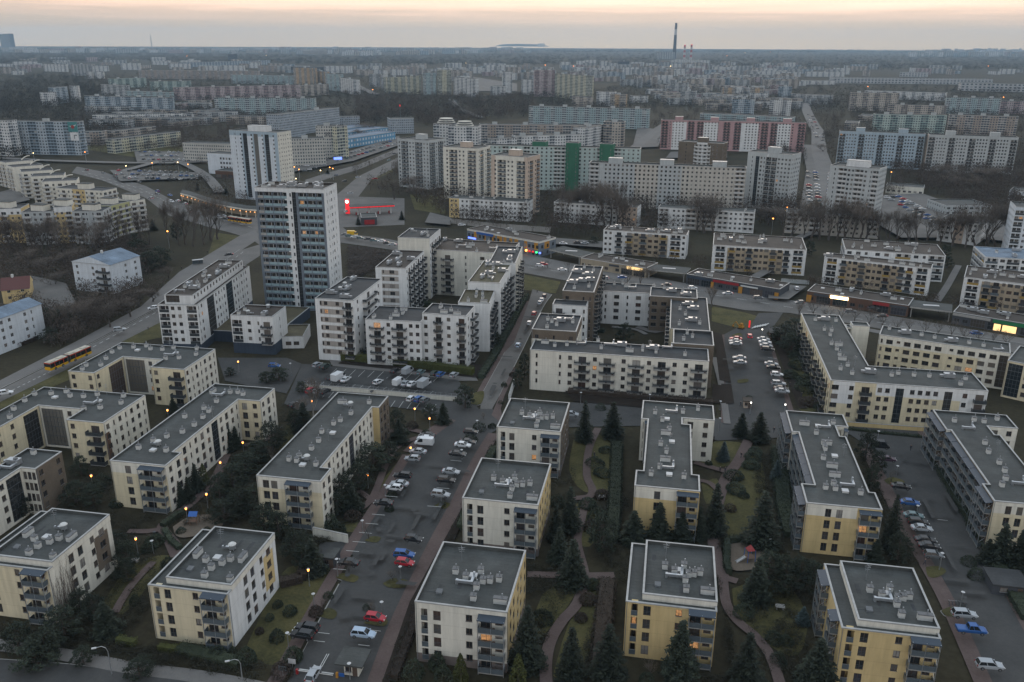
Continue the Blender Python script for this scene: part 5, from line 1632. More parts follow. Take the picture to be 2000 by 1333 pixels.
hs = 5.0
SHOPS = [('low shop with gold panels and a brightly lit window, first of the parade', 'gold-panelled shop', (1134, 504, 1262, 524), 'tan', '=WW.WW.WGG', [(.72, .95, 3.2, 4.5, 'lit_shop', 'lit_sign'), (.45, .6, 3.3, 4.2, 'darkgrey', 'sign')]),
   ('low dark shop with dark red sign and ochre piers, ending the first parade', 'dark shop with the red sign', (1341, 535, 1523, 565), 'darkgrey', '=GG,WWWW,GG', [(.30, .58, 3.3, 4.4, 'redwall', 'sign'), (.02, .28, 3.3, 4.2, 'navy', 'sign'), (.60, .78, 3.4, 4.0, 'white_paint', 'sign'), (.28, .31, .1, 3.2, 'ochre', 'pier'), (.58, .62, .1, 3.2, 'ochre', 'pier'), (.955, .995, .1, 3.2, 'ochre', 'pier')]),
   ('low brown shop with an orange pier and a yellow-lit sign, start of the second parade', 'brown shop with the yellow-lit sign', (1577, 568, 1775, 597), 'brown', '=WGGWW.GG', [(.07, .22, 3.4, 4.4, 'darkgrey', 'sign'), (.24, .42, 3.3, 4.5, 'lit_warm', 'lit_sign'), (.0, .05, .1, 3.2, 'ochre', 'pier'), (.66, .82, 3.3, 4.5, 'red_paint', 'sign'), (.83, .99, 3.3, 4.3, 'darkgrey', 'sign')]),
   ('low shop with a long green sign and lit windows, at the right edge', 'green-signed shop', (1862, 609, 2030, 637), 'darkgrey', '=WWGG.WG', [(.48, .98, 3.3, 4.6, 'sign_green', 'sign'), (.5, .58, .4, 3.0, 'lit_shop', 'lit_window'), (.6, .76, .4, 3.0, 'lit_shop', 'lit_window'), (.0, .45, 3.6, 4.6, 'concrete', 'fascia')])]
for lab, short, px, wl, pat, extra in SHOPS:
 pl0 = slab_px(*px, hs, 13)
 r, pl = building('shop', lab, 'shop', short, pl0, hs, {'F': pat}, wall=wl, **dict(SH, glass='pane_glass'))
 spread_vents(r, pl, hs - .4, 8, ['std', 'plant', 'rooflight', 'long'], int(px[0]))
 for t0, t1, z0, z1, m, nm in extra:
  front_part(r, pl, t0, t1, z0, z1, m, nm)
for lab, px in (('flat grey canopy roof with a skylight over the passage of the first parade', (1264, 526, 1339, 534)), ('flat grey canopy roof over the passage of the second parade', (1777, 599, 1860, 609)), ('grey canopy deck beside the blue and orange shop building', (1072, 487, 1132, 501))):
 pl = slab_px(*px, 4.6, 11)
 cx, cy = sum(p[0] for p in pl) / 4, sum(p[1] for p in pl) / 4
 t = thing('canopy', lab, 'canopy', (cx, cy, 0))
 B = MB()
 B.prism([(x - cx, y - cy) for x, y in pl], 4.0, 4.6, 0, 1, True)
 B.build('roof', ['concrete', 'bitumen'], t)
 for x, y in offset(pl, .8):
  B = MB()
  B.cone(x - cx, y - cy, 0, 4.0, .22, .22, 8)
  B.build('column', ['concrete'], t)
 B = MB()
 B.box(-3, -.7, 4.605, 3, .7, 4.75)
 B.build('skylight', ['lamp_white'], t)

# petrol station
pl = slab_px(684, 405, 770, 401, 6, 9)
cx, cy = sum(p[0] for p in pl) / 4, sum(p[1] for p in pl) / 4
t = thing('petrol_canopy', 'long petrol station canopy with a glowing red edge', 'canopy', (cx, cy, 0))
B = MB()
B.prism([(x - cx, y - cy) for x, y in pl], 5.0, 6.0, 0, 1, True)
B.build('roof', ['redwall', 'bitumen'], t)
B = MB()
q = offset(pl, -.12)
for i in range(4):
 a, b = q[i], q[(i + 1) % 4]
 B.face([(a[0] - cx, a[1] - cy, 5.3), (b[0] - cx, b[1] - cy, 5.3), (b[0] - cx, b[1] - cy, 5.75), (a[0] - cx, a[1] - cy, 5.75)])
B.build('light_band', ['lit_red'], t)
for k in (.12, .37, .62, .87):
 B = MB()
 x, y = pl[0][0] + (pl[1][0] - pl[0][0]) * k - cx, pl[0][1] + (pl[1][1] - pl[0][1]) * k - cy + 4
 B.box(x - .3, y - .3, 0, x + .3, y + .3, 5.0)
 B.build('column', ['white'], t)
 B = MB()
 B.box(x - 1.6, y - .4, 0, x - .8, y + .4, 1.8)
 B.build('fuel_pump', ['red_paint'], t)
r, pl = building('petrol_shop', 'small dark petrol station shop with a red front panel', 'shop', 'petrol station shop', slab_px(705, 425, 736, 424, 5, 14), 5, {'F': '=.G.'}, wall='darkgrey', **dict(SH, glass='pane_glass', roof='bitumen'))
front_part(r, pl, .2, .85, .6, 3.4, 'redwall', 'sign')
x, y = P(679.5, 418)
t = thing('price_pylon', 'glowing red petrol price pylon beside the canopy', 'sign', (x, y, 0))
B = MB()
B.box(-1.3, -.4, 0, 1.3, .4, 9.5)
B.build('panel', ['lit_red'], t)
B = MB()
B.cone(0, 0, 0, .3, 1.0, 1.0, 14)
o = B.build('emblem', ['lit_white'], t, (0, -.42, 7.9))
o.rotation_euler = (math.pi / 2, 0, 0)

# curved arcade with lights at the foot of the striped tower
pts = [(352, 378), (372, 383), (395, 391), (420, 398), (448, 404), (478, 409), (506, 411)]
ft = [P(a, b, 5) for a, b in pts]
bk = [P(a + 4, b - 7, 5) for a, b in pts]
cx, cy = ft[3]
t = thing('arcade', 'long curved low arcade with a white roof edge and orange lamps under it', 'arcade', (cx, cy, 0))
B = MB()
for i in range(len(ft) - 1):
 q = [(ft[i][0] - cx, ft[i][1] - cy), (ft[i + 1][0] - cx, ft[i + 1][1] - cy), (bk[i + 1][0] - cx, bk[i + 1][1] - cy), (bk[i][0] - cx, bk[i][1] - cy)]
 B.face([(*p, 5.2) for p in q], 0)
 B.face([(*q[0], 4.3), (*q[1], 4.3), (*q[1], 5.2), (*q[0], 5.2)], 1)
 B.face([(*p, 4.3) for p in reversed(q)], 1)
B.build('roof', ['bitumen', 'offwhite'], t)
B = MB()
for i in range(len(ft) - 1):
 a = (ft[i][0] * .6 + bk[i][0] * .4 - cx, ft[i][1] * .6 + bk[i][1] * .4 - cy)
 b = (ft[i + 1][0] * .6 + bk[i + 1][0] * .4 - cx, ft[i + 1][1] * .6 + bk[i + 1][1] * .4 - cy)
 B.face([(*a, 0), (*b, 0), (*b, 4.3), (*a, 4.3)])
B.build('shop_front', ['tan'], t)
for i in range(len(ft) - 1):
 for k in (.1, .3 + .1 * (i % 2), .7):
  x = ft[i][0] * (1 - k) + ft[i + 1][0] * k - cx
  y = ft[i][1] * (1 - k) + ft[i + 1][1] * k - cy
  B = MB()
  B.cone(x, y - .35, 3.4, 3.8, .32, .32, 8)
  B.build('lamp', ['lit_amber'], t)
  if k in (.1, .7):
   B = MB()
   B.cone(x, y + .3, 0, 4.3, .2, .2, 6)
   B.build('column', ['offwhite'], t)
# skewed white low school and halls at the right
for lab, px, hh, dp, wl in [('low pale hall with a grey roof among bare trees at the right', (1812, 389, 1848, 402), 7, 30, 'panelgrey'), ('low white nursery with a shallow grey roof and yellow windows', (1731, 362, 1805, 367), 6, 16, 'offwhite'),
       ('white flat-roofed school wing at the right edge', (1972, 372, 2040, 378), 9, 20, 'bluewhite'), ('white ribbed tower block cut by the right edge', (1984, 404, 2050, 408), 26, 18, 'bluewhite')]:
 building('low_hall' if hh < 10 else 'panel_tower', lab, 'hall' if hh < 10 else 'tower block', lab.split(' with')[0].split(' at')[0].split(' cut')[0], slab_px(*px, hh, dp), hh, {'F': 'WW' if hh < 10 else 'lwlw', 'L': 'w'}, wall=wl, st=3.0, tier='far', lit=.05, roof='bitumen', g0=.6)
SKY_K = 1.0
EXPO = 0.40
HAZE_D = .000046
HAZE_COL = (.56, .79, 1.0, 1)
# ------------------------------------------------------------------ ground, roads, paths
LAYER = [0.0]

def sheet(name, mat, polys, z, label=None):
 """Flat sheets of one kind of surface; rims are subdivided so long sheets stay true."""
 B = MB()
 for p in polys:
  if area(p) < 0:
   p = p[::-1]
  LAYER[0] += .0042
  B.face([(x, y, z * .35 + LAYER[0]) for x, y in p])
 o = B.build(name, [mat])
 o['kind'] = 'structure'
 return o

def strip(pts, w, px=True):
 """Outline of a band of width w metres along a line of photograph points on the ground."""
 q = PP(pts) if px else pts
 l, r = [], []
 for i, p in enumerate(q):
  a, b = q[max(i - 1, 0)], q[min(i + 1, len(q) - 1)]
  d = math.dist(a, b) + 1e-9
  nx, ny = -(b[1] - a[1]) / d * w / 2, (b[0] - a[0]) / d * w / 2
  l.append((p[0] + nx, p[1] + ny))
  r.append((p[0] - nx, p[1] - ny))
 return r + l[::-1]

def smooth(pts, n=4):
 """Catmull-Rom through photograph points."""
 out = []
 p = [pts[0]] + list(pts) + [pts[-1]]
 for i in range(1, len(p) - 2):
  a, b, c, d = p[i - 1], p[i], p[i + 1], p[i + 2]
  for k in range(n):
   t = k / n
   out.append(tuple(.5 * (2 * b[j] + (c[j] - a[j]) * t + (2 * a[j] - 5 * b[j] + 4 * c[j] - d[j]) * t * t + (3 * b[j] - a[j] - 3 * c[j] + d[j]) * t ** 3) for j in (0, 1)))
 return out + [pts[-1]]

B = MB()
R0 = 16500
ring = [(R0 * math.cos(2 * math.pi * k / 96), R0 * math.sin(2 * math.pi * k / 96), 0) for k in range(96)]
B.face(ring)
o = B.build('ground', ['ground'])
o['kind'] = 'structure'

ROADS = []      # outlines kept free of trees

def road(name, mat, polys, z):
 ROADS.extend(polys)
 return sheet(name, mat, polys, z)

LAWN = [PP(smooth(p + [p[0]], 3)[:-1]) for p in [
 [(478, 1270), (540, 1140), (575, 1105), (655, 1115), (600, 1205), (545, 1300)], [(200, 1180), (255, 1105), (330, 1085), (300, 1130), (240, 1200)], [(1080, 1320), (1110, 1220), (1160, 1140), (1195, 1135), (1170, 1230), (1120, 1330)],
 [(1120, 860), (1180, 850), (1200, 900), (1190, 960), (1140, 960), (1112, 920)], [(1030, 1270), (1060, 1160), (1130, 1140), (1090, 1210)], [(1400, 1010), (1440, 920), (1480, 890), (1495, 960), (1470, 1050), (1420, 1055)],
 [(1345, 870), (1400, 862), (1455, 870), (1425, 910), (1370, 905)], [(1370, 945), (1400, 935), (1405, 965), (1380, 985)], [(1430, 1150), (1520, 1130), (1575, 1200), (1560, 1280), (1500, 1260), (1440, 1200)], [(1125, 985), (1160, 985), (1160, 1060), (1130, 1060)],
 [(560, 830), (610, 820), (590, 870), (545, 880)], [(725, 965), (790, 890), (800, 910), (735, 985)], [(1540, 690), (1560, 690), (1600, 790), (1560, 800)], [(655, 1030), (700, 1000), (690, 1040)]]] + [PP(p) for p in [
 [(1024, 537), (1095, 551), (1085, 574), (1024, 567)], [(1390, 599), (1455, 611), (1481, 619), (1470, 634), (1455, 645), (1390, 628)],
 [(0, 762), (160, 690), (320, 620), (320, 650), (130, 745), (0, 800)], [(230, 652), (310, 622), (316, 660), (260, 670)], [(420, 455), (470, 462), (440, 490), (400, 520)], [(150, 290), (330, 318), (440, 300), (440, 290), (200, 280)],
 [(500, 480), (420, 528), (400, 545), (410, 548), (500, 500)], [(690, 350), (780, 322), (780, 330), (700, 366)], [(440, 440), (500, 445), (500, 452), (450, 452)], [(800, 380), (870, 384), (870, 420), (810, 410)]]]
sheet('lawn', 'lawn', LAWN, .02)
road('avenue', 'asphalt_road', [PP([(-60, 792), (160, 683), (307, 605), (400, 540), (468, 490), (508, 478), (508, 500), (430, 552), (330, 612), (318, 628), (160, 708), (-40, 806)]),
        PP([(150, 326), (200, 336), (285, 364), (340, 393), (420, 420), (505, 432), (505, 474), (460, 458), (400, 442), (330, 422), (285, 388), (200, 353), (140, 338)])], .05)
road('junction', 'asphalt_road', [PP([(480, 420), (560, 396), (640, 395), (665, 375), (700, 345), (782, 306), (784, 322), (725, 352), (700, 385), (790, 388), (790, 440), (670, 445), (690, 462), (505, 478), (470, 450)]),
         PP([(596, 352), (640, 338), (700, 322), (782, 288), (782, 298), (700, 332), (640, 350), (600, 362)]),
         PP([(660, 455), (760, 468), (830, 484), (828, 496), (760, 488), (660, 474)])], .055)
road('avenue', 'asphalt_road', [PP([(940, 503), (1024, 517), (1111, 532), (1240, 552), (1380, 572), (1506, 589.5), (1620, 606), (1800, 640), (2060, 682), (2060, 704), (1800, 658), (1600, 622), (1540, 612), (1457, 607), (1387, 595), (1270, 574), (1180, 560), (1095, 547), (1024, 534), (940, 520)])], .052)
road('pavement', 'paving', [PP([(-60, 775), (160, 662), (275, 600), (350, 532), (467, 462), (500, 450), (505, 468), (400, 536), (307, 602), (160, 680), (-60, 790)]),
       PP([(1020, 496), (1111, 514), (1240, 536), (1380, 562), (1506, 582), (1620, 598), (1800, 628), (2060, 672), (2060, 682), (1800, 639), (1620, 605), (1506, 588.5), (1380, 571), (1240, 551), (1111, 531), (1020, 515)]),
       PP([(1600, 625), (1800, 661), (2060, 706), (2060, 716), (1800, 668), (1600, 631)]),
       PP([(640, 700), (930, 738), (934, 745), (895, 745), (650, 716)])], .07)
road('street', 'asphalt_road', [PP([(1040, 566), (1078, 576), (1060, 602), (1032, 660), (1005, 715), (975, 775), (960, 802), (938, 802), (940, 772), (985, 690), (1015, 630), (1033, 590)])], .06)
road('pink_pavement', 'pink_paving', [PP([(1004, 670), (985, 690), (940, 772), (930, 770), (960, 715), (990, 660), (1026, 590), (1034, 588)]), PP([(975, 775), (1003, 718), (1008, 725), (985, 775), (978, 800), (985, 832), (960, 812)])], .075)
S2 = PP([(938, 800), (962, 800), (985, 832), (955, 850), (928, 900), (885, 985), (845, 1060), (800, 1150), (760, 1240), (725, 1345), (555, 1345), (620, 1222), (665, 1140), (690, 1085), (620, 1090), (625, 1062), (690, 1058), (745, 985), (800, 890), (850, 850), (880, 815)])
road('car_park', 'asphalt', [S2, PP([(590, 712), (650, 717), (770, 728), (895, 744), (935, 800), (880, 830), (835, 805), (760, 795), (590, 805), (555, 790)]),
        PP([(425, 700), (560, 700), (590, 712), (560, 770), (440, 745)]),
        PP([(1481, 613), (1530, 611), (1510, 640), (1497, 652), (1503, 668), (1552, 830), (1415, 830), (1413, 655), (1440, 641), (1463, 643)]),
        PP([(1105, 787), (1260, 793), (1420, 822), (1545, 815), (1680, 832), (1795, 838), (1830, 900), (1880, 1000), (1960, 1160), (2020, 1270), (2020, 1400), (1965, 1400), (1900, 1260), (1850, 1150), (1790, 1050), (1740, 950), (1690, 870), (1660, 850), (1400, 862), (1255, 833), (1100, 836)])], .05)
road('pink_pavement', 'pink_paving', [strip(smooth([(965, 848), (931, 905), (895, 980), (850, 1065), (806, 1157), (768, 1244), (732, 1345)]), 3.4),
          strip(smooth([(795, 890), (737, 985), (694, 1052), (655, 1120), (612, 1195), (565, 1285), (530, 1345)]), 2.6),
          strip(smooth([(880, 820), (838, 850), (800, 885)]), 4),
          strip(smooth([(1692, 878), (1727, 950), (1780, 1053), (1840, 1158), (1885, 1255), (1935, 1370)]), 3.2),
          strip(smooth([(1797, 838), (1888, 1005), (2016, 1240)]), 2.6),
          PP([(1500, 665), (1507, 668), (1556, 822), (1546, 826)]), PP([(1415, 655), (1408, 655), (1408, 826), (1418, 830)])], .075)
road('road', 'asphalt', [PP([(-120, 1280), (0, 1290), (140, 1300), (300, 1322), (430, 1345), (560, 1372), (560, 1480), (-120, 1420)])], .05)
road('pavement', 'paving', [strip(smooth([(-60, 1254), (0, 1262), (125, 1281), (255, 1306), (400, 1325), (540, 1352)]), 3.0)], .06)
# small ornaments of the yards: kerbed islands with dry grass
ISL = [[(848, 990), (862, 983), (880, 986), (868, 996)], [(712, 1058), (726, 1050), (744, 1052), (735, 1062)], [(655, 1130), (668, 1122), (700, 1128), (690, 1140)], [(748, 1142), (768, 1132), (796, 1136), (790, 1150), (760, 1150)],
  [(618, 1205), (640, 1190), (658, 1198), (650, 1212)], [(710, 1220), (726, 1208), (756, 1212), (750, 1226)], [(1808, 1110), (1830, 1108), (1848, 1118), (1830, 1130), (1812, 1128)], [(1838, 1195), (1858, 1188), (1890, 1196), (1884, 1206), (1850, 1206)],
  [(1726, 940), (1742, 934), (1766, 942), (1760, 948), (1736, 948)], [(925, 770), (945, 766), (940, 790), (920, 790)], [(1430, 656), (1445, 652), (1450, 660), (1436, 668)], [(1440, 744), (1460, 742), (1460, 748), (1442, 750)]]
sheet('grass_island', 'lawn', [PP(smooth(p + [p[0]], 3)[:-1]) for p in ISL], .13)
kb = MB()
for p in ISL:
 q = PP(smooth(p + [p[0]], 3)[:-1])
 if area(q) < 0:
  q = q[::-1]
 w = offset(q, -.14)
 for i in range(len(q)):
  j = (i + 1) % len(q)
  kb.face([(*w[i], .15), (*w[j], .15), (*q[j], .15), (*q[i], .15)])
  kb.face([(*w[i], 0), (*w[j], 0), (*w[j], .15), (*w[i], .15)])
o = kb.build('kerb', ['concrete'])
o['kind'] = 'structure'
# kerbs along the main kerb lines
kb = MB()
for line in [smooth([(955, 851), (928, 901), (886, 986), (846, 1061), (801, 1151), (761, 1241), (726, 1345)]), smooth([(745, 984), (700, 1056)]), smooth([(662, 1142), (620, 1220), (557, 1345)]),
    smooth([(1700, 880), (1740, 950), (1790, 1050), (1850, 1150), (1900, 1260), (1965, 1400)]), smooth([(1796, 842), (1880, 1000), (1960, 1160), (2020, 1270)]),
    [(-60, 790), (160, 681.5), (307, 603.5), (400, 538), (468, 488)], [(1024, 516), (1111, 531.5), (1240, 551.5), (1380, 571.5), (1506, 589), (1620, 605.5), (1800, 639.5), (2060, 682)], smooth([(0, 1289), (140, 1299), (300, 1321), (430, 1344)]),
    smooth([(1033, 590), (1015, 630), (985, 690), (940, 772)]), smooth([(1078, 576), (1060, 602), (1032, 660), (1005, 715), (975, 775)])]:
 s = strip(line, .22)
 n = len(s)
 for i in range(n):
  j = (i + 1) % n
  kb.face([(*s[i], 0), (*s[j], 0), (*s[j], .17), (*s[i], .17)])
 h = n // 2
 for i in range(h - 1):
  kb.face([(*s[i], .17), (*s[i + 1], .17), (*s[n - 2 - i], .17), (*s[n - 1 - i], .17)])
o = kb.build('kerb', ['concrete'])
o['kind'] = 'structure'
# garden paths and beds
GP = [strip(smooth(p), w) for p, w in [
 ([(1168, 838), (1150, 880), (1146, 930), (1157, 958), (1150, 972), (1120, 975)], 2.0), ([(1146, 975), (1135, 1020), (1128, 1060), (1140, 1110), (1143, 1127)], 1.8), ([(1030, 1124), (1090, 1126), (1143, 1127), (1200, 1126)], 2.2),
 ([(1143, 1127), (1128, 1180), (1098, 1215), (1075, 1255), (1066, 1300), (1068, 1350)], 2.2), ([(1462, 862), (1440, 905), (1418, 935), (1402, 985), (1394, 1050), (1400, 1100), (1412, 1130)], 2.8),
 ([(1356, 905), (1390, 915), (1425, 925)], 2.0), ([(1412, 1130), (1418, 1180), (1440, 1215), (1475, 1245), (1505, 1285), (1525, 1345)], 2.0), ([(1412, 1130), (1440, 1138)], 2),
 ([(1362, 940), (1385, 945), (1402, 960)], 1.6), ([(442, 890), (415, 945), (368, 990), (330, 1018), (318, 1035), (345, 1068)], 2.4), ([(250, 1040), (290, 1040), (318, 1035)], 1.8), ([(318, 1035), (332, 1060), (345, 1090)], 2.4),
 ([(300, 1100), (262, 1140), (238, 1175), (225, 1200)], 1.6), ([(440, 830), (470, 870), (520, 860), (545, 835)], 2.0), ([(700, 1000), (730, 970), (770, 880), (840, 850)], 1.8), ([(700, 960), (735, 985)], 1.5), ([(745, 850), (790, 840), (838, 850)], 2.0),
 ([(1090, 655), (1120, 650), (1130, 640)], 2), ([(1245, 640), (1280, 650), (1300, 640)], 3), ([(1195, 640), (1240, 645), (1262, 655)], 2.0), ([(1395, 700), (1410, 760), (1420, 830)], 2), ([(1700, 560), (1730, 540), (1748, 520), (1768, 505)], 2.2), ([(1830, 590), (1850, 560), (1872, 520)], 3)]]
ROADS.extend(GP)
sheet('path', 'pink_paving', GP[:18], .085)
sheet('path', 'paving', GP[18:], .085)
sheet('playground', 'sand', [PP(smooth([(1424, 1066), (1465, 1062), (1505, 1072), (1500, 1105), (1450, 1118), (1425, 1110), (1424, 1066)], 3)[:-1]), PP(smooth([(338, 1032), (370, 1012), (405, 1008), (432, 1015), (430, 1035), (372, 1052), (345, 1050), (338, 1032)], 3)[:-1])], .05)
sheet('planting_bed', 'soil', [PP(p) for p in [[(1393, 650), (1410, 655), (1428, 750), (1405, 745)], [(1392, 752), (1410, 755), (1418, 790), (1390, 790)], [(1408, 752), (1428, 752), (1434, 790), (1418, 792)],
            [(1510, 668), (1535, 690), (1560, 760), (1575, 800), (1560, 800)], [(700, 690), (940, 714), (936, 740), (660, 712)], [(1100, 762), (1395, 795), (1400, 812), (1120, 786)], [(1010, 600), (1033, 575), (1026, 592), (960, 712), (945, 715)],
            [(905, 990), (935, 925), (960, 870), (967, 880), (900, 1030), (800, 1250), (760, 1340), (745, 1340), (800, 1180)], [(1830, 870), (1900, 990), (2030, 1215), (2030, 1180), (1900, 950)],
            [(680, 480), (770, 492), (735, 520), (680, 560)]]], .035)
# parking bays and lane marks
M = []

def line_px(a, b, w=.14):
 M.append(strip([a, b], w))

for k in range(14):            # upper lot, back row
 x = 652 + 18.3 * k
 if k < 12:
  line_px((x + 6, 722.5 + .9 * k + (.3 * k)), (x - 7, 735 + .9 * k + .3 * k))
for k in range(17):            # front row
 x = 596 + 15.2 * k
 line_px((x + 7, 746 + 1.35 * k), (x - 4, 755.5 + 1.35 * k))
for k in range(6):
 x = 772 + 16 * k
 line_px((x, 786 + 1.5 * k), (x - 9, 799 + 1.5 * k))
for k in range(5):
 line_px((640 + 12 * k, 768 + k), (630 + 12 * k, 780 + k))
for x, y in ((622, 1241), (613, 1257), (722, 1236), (700, 1265)):
 line_px((x, y), (x + 22, y + 2.5))
line_px((639, 1283), (620, 1318))
line_px((643, 1283), (624, 1318))
line_px((585, 1313), (652, 1322), .3)
for k in range(9):
 line_px((1487 + 4 * k, 660 + 14 * k), (1503 + 4.4 * k, 662 + 14 * k))
for a, b in (((1700, 893), (1740, 897)), ((1830, 1020), (1850, 1022))):
 line_px(a, b)
for k in range(6):
 line_px((1468 + 5 * k, 645 - 1 * k), (1476 + 5 * k, 640 - 1 * k), .5)
for a, b in (((330, 600), (150, 700)), ((345, 590), (480, 492)), ((160, 700), (20, 770))):
 for k in range(14):
  t0, t1 = k / 14, k / 14 + .035
  line_px((a[0] + (b[0] - a[0]) * t0, a[1] + (b[1] - a[1]) * t0), (a[0] + (b[0] - a[0]) * t1, a[1] + (b[1] - a[1]) * t1), .25)
for k in range(22):
 t0 = k / 22
 p = lambda t: (1030 + 1000 * t, 525 + 167 * t - 6 * math.sin(math.pi * t))
 line_px(p(t0), p(t0 + .018), .25)
for a, b in (((160, 337), (285, 375)), ((285, 377), (340, 405)), ((340, 407), (500, 450)), ((165, 343), (285, 382))):
 for k in range(10):
  t0, t1 = k / 10, k / 10 + .05
  line_px((a[0] + (b[0] - a[0]) * t0, a[1] + (b[1] - a[1]) * t0), (a[0] + (b[0] - a[0]) * t1, a[1] + (b[1] - a[1]) * t1), .3)
sheet('road_marking', 'marking', M, .09)
# tar repairs and oil-dark bays
pr = random.Random(8)
TP = []
for poly, nn in (([(690, 1090), (745, 990), (800, 895), (920, 900), (840, 1060), (760, 1240), (640, 1240)], 34), ([(1700, 890), (1810, 880), (1880, 1020), (1990, 1260), (1900, 1250), (1790, 1050)], 22), ([(1420, 660), (1495, 660), (1540, 820), (1425, 820)], 14), ([(600, 722), (880, 745), (885, 775), (600, 755)], 14), ([(1040, 590), (1060, 590), (960, 790), (945, 780)], 10)):
 q = 0
 while q < nn:
  c = (pr.uniform(min(p[0] for p in poly), max(p[0] for p in poly)), pr.uniform(min(p[1] for p in poly), max(p[1] for p in poly)))
  if not inside(c, poly):
   continue
  q += 1
  x, y = P(*c)
  w, d = (pr.uniform(.5, 1.2), pr.uniform(.5, 1.1)) if pr.random() < .55 else (pr.uniform(.5, .9), pr.uniform(3, 9)) if pr.random() < .5 else (pr.uniform(2, 5), pr.uniform(.4, 1.0))
  k = 8 if w < 1.3 and d < 1.3 else 4
  TP.append([(x + w * pr.uniform(.7, 1.1) * math.cos(6.283 * (i + .5) / k), y + d * pr.uniform(.7, 1.1) * math.sin(6.283 * (i + .5) / k)) for i in range(k)])
sheet('road_patch', 'tar_patch', TP, .07)
M2 = []
M = M2
for k in range(9):
 line_px((752 - 12.5 * k, 1150 + 18 * k - 170), (777 - 12.5 * k, 1152 + 18 * k - 170))
for k in range(7):
 line_px((835 + 9 * k, 1000 - 18 * k), (862 + 8 * k, 1002 - 18 * k))
sheet('road_marking', 'marking', M2, .09)
# speed humps and manhole lids on the gate street
B = MB()
for a, b in (((665, 1202), (704, 1206)), ((793, 986), (824, 989))):
 s = strip([a, b], 1.1)
 B.face([(*p, .1) for p in (s if area(s) > 0 else s[::-1])])
o = B.build('speed_hump', ['paving'])
o['kind'] = 'structure'
B = MB()
for p in ((686, 1211), (727, 1153), (763, 1074), (741, 1084), (796, 1018), (777, 1024), (832, 965), (845, 905), (817, 925), (1740, 990), (1840, 1120), (1900, 1200), (877, 882)):
 x, y = P(*p)
 B.cone(x, y, .055, .07, .55, .55, 14)
o = B.build('manhole_cover', ['concrete'])
o['kind'] = 'structure'
# far car parks, streets and open ground
FARROAD = [PP(p) for p in [
 [(215, 336), (390, 341), (388, 352), (235, 358)], [(262, 298), (400, 301), (398, 318), (268, 320)], [(555, 328), (640, 312), (780, 268), (782, 286), (690, 318), (560, 342)],
 [(1575, 335), (1652, 338), (1655, 425), (1560, 420)], [(1715, 386), (1800, 382), (1850, 400), (1880, 470), (1760, 470), (1700, 435)], [(1890, 430), (2010, 440), (2010, 480), (1880, 470)],
 [(1310, 300), (1420, 298), (1420, 312), (1300, 312)], [(1565, 285), (1608, 288), (1615, 340), (1575, 336)], [(1245, 250), (1300, 258), (1285, 290), (1235, 292)], [(0, 380), (30, 372), (60, 395), (20, 405), (0, 405)],
 [(60, 545), (130, 560), (150, 600), (90, 620), (60, 590)], [(1080, 470), (1180, 478), (1180, 490), (1080, 482)], [(840, 420), (880, 430), (880, 445), (830, 440)], [(1500, 560), (1575, 566), (1540, 592), (1500, 590)],
 [(915, 150), (1010, 165), (1010, 180), (900, 180)]]]
road('car_park', 'asphalt_road', FARROAD, .06)
FR = [strip(smooth(p), w) for p, w in [([(1572, 203), (1577, 222), (1590, 248), (1597, 262), (1600, 300), (1612, 345), (1608, 420)], 15), ([(690, 165), (720, 180), (735, 186)], 16), ([(880, 196), (900, 215), (940, 232)], 10), ([(0, 312), (120, 318), (300, 322), (420, 318)], 9),
          ([(240, 338), (300, 322), (340, 316), (400, 345), (430, 380)], 8), ([(1240, 292), (1275, 262), (1300, 245)], 12), ([(1450, 560), (1520, 520), (1560, 470), (1600, 460)], 5), ([(940, 170), (1000, 186)], 8)]]
road('street', 'paving', FR, .06)
# flat hill on the horizon
x, y = P(1019, 91)
B = MB()
r = random.Random(3)
hp = [(-330, 0), (-250, 40), (-180, 52), (-60, 55), (80, 52), (180, 48), (260, 38), (330, 0)]
for s in range(3):
 q = 1 - .3 * s
pr = [[(a * 2.0, sgn * (500 if b == 0 else 300), b) for a, b in hp] for sgn in (-1, 1)]
for i in range(len(hp) - 1):
 B.face([pr[0][i], pr[0][i + 1], pr[1][i + 1], pr[1][i]])
B.face(pr[0][::-1])
B.face(pr[1])
o = B.build('hill', ['woods'], None, (x, y, 0), YAW)
o['kind'] = 'structure'
# ------------------------------------------------------------------ trees, shrubs, hedges
def tri_leaf(B, c, s, r, mi=1, flat=.5):
 a = r.uniform(0, 6.28)
 b = r.uniform(-1, 1) * flat * 1.4
 u = (math.cos(a) * math.cos(b), math.sin(a) * math.cos(b), math.sin(b))
 v = (-math.sin(a) * r.uniform(.5, .9), math.cos(a) * r.uniform(.5, .9), r.uniform(-flat, flat))
 B.face([(c[0] - u[0] * s - v[0] * s * .4, c[1] - u[1] * s - v[1] * s * .4, c[2] - u[2] * s - v[2] * s * .4),
   (c[0] + u[0] * s, c[1] + u[1] * s, c[2] + u[2] * s),
   (c[0] + v[0] * s, c[1] + v[1] * s, c[2] + v[2] * s)], mi)

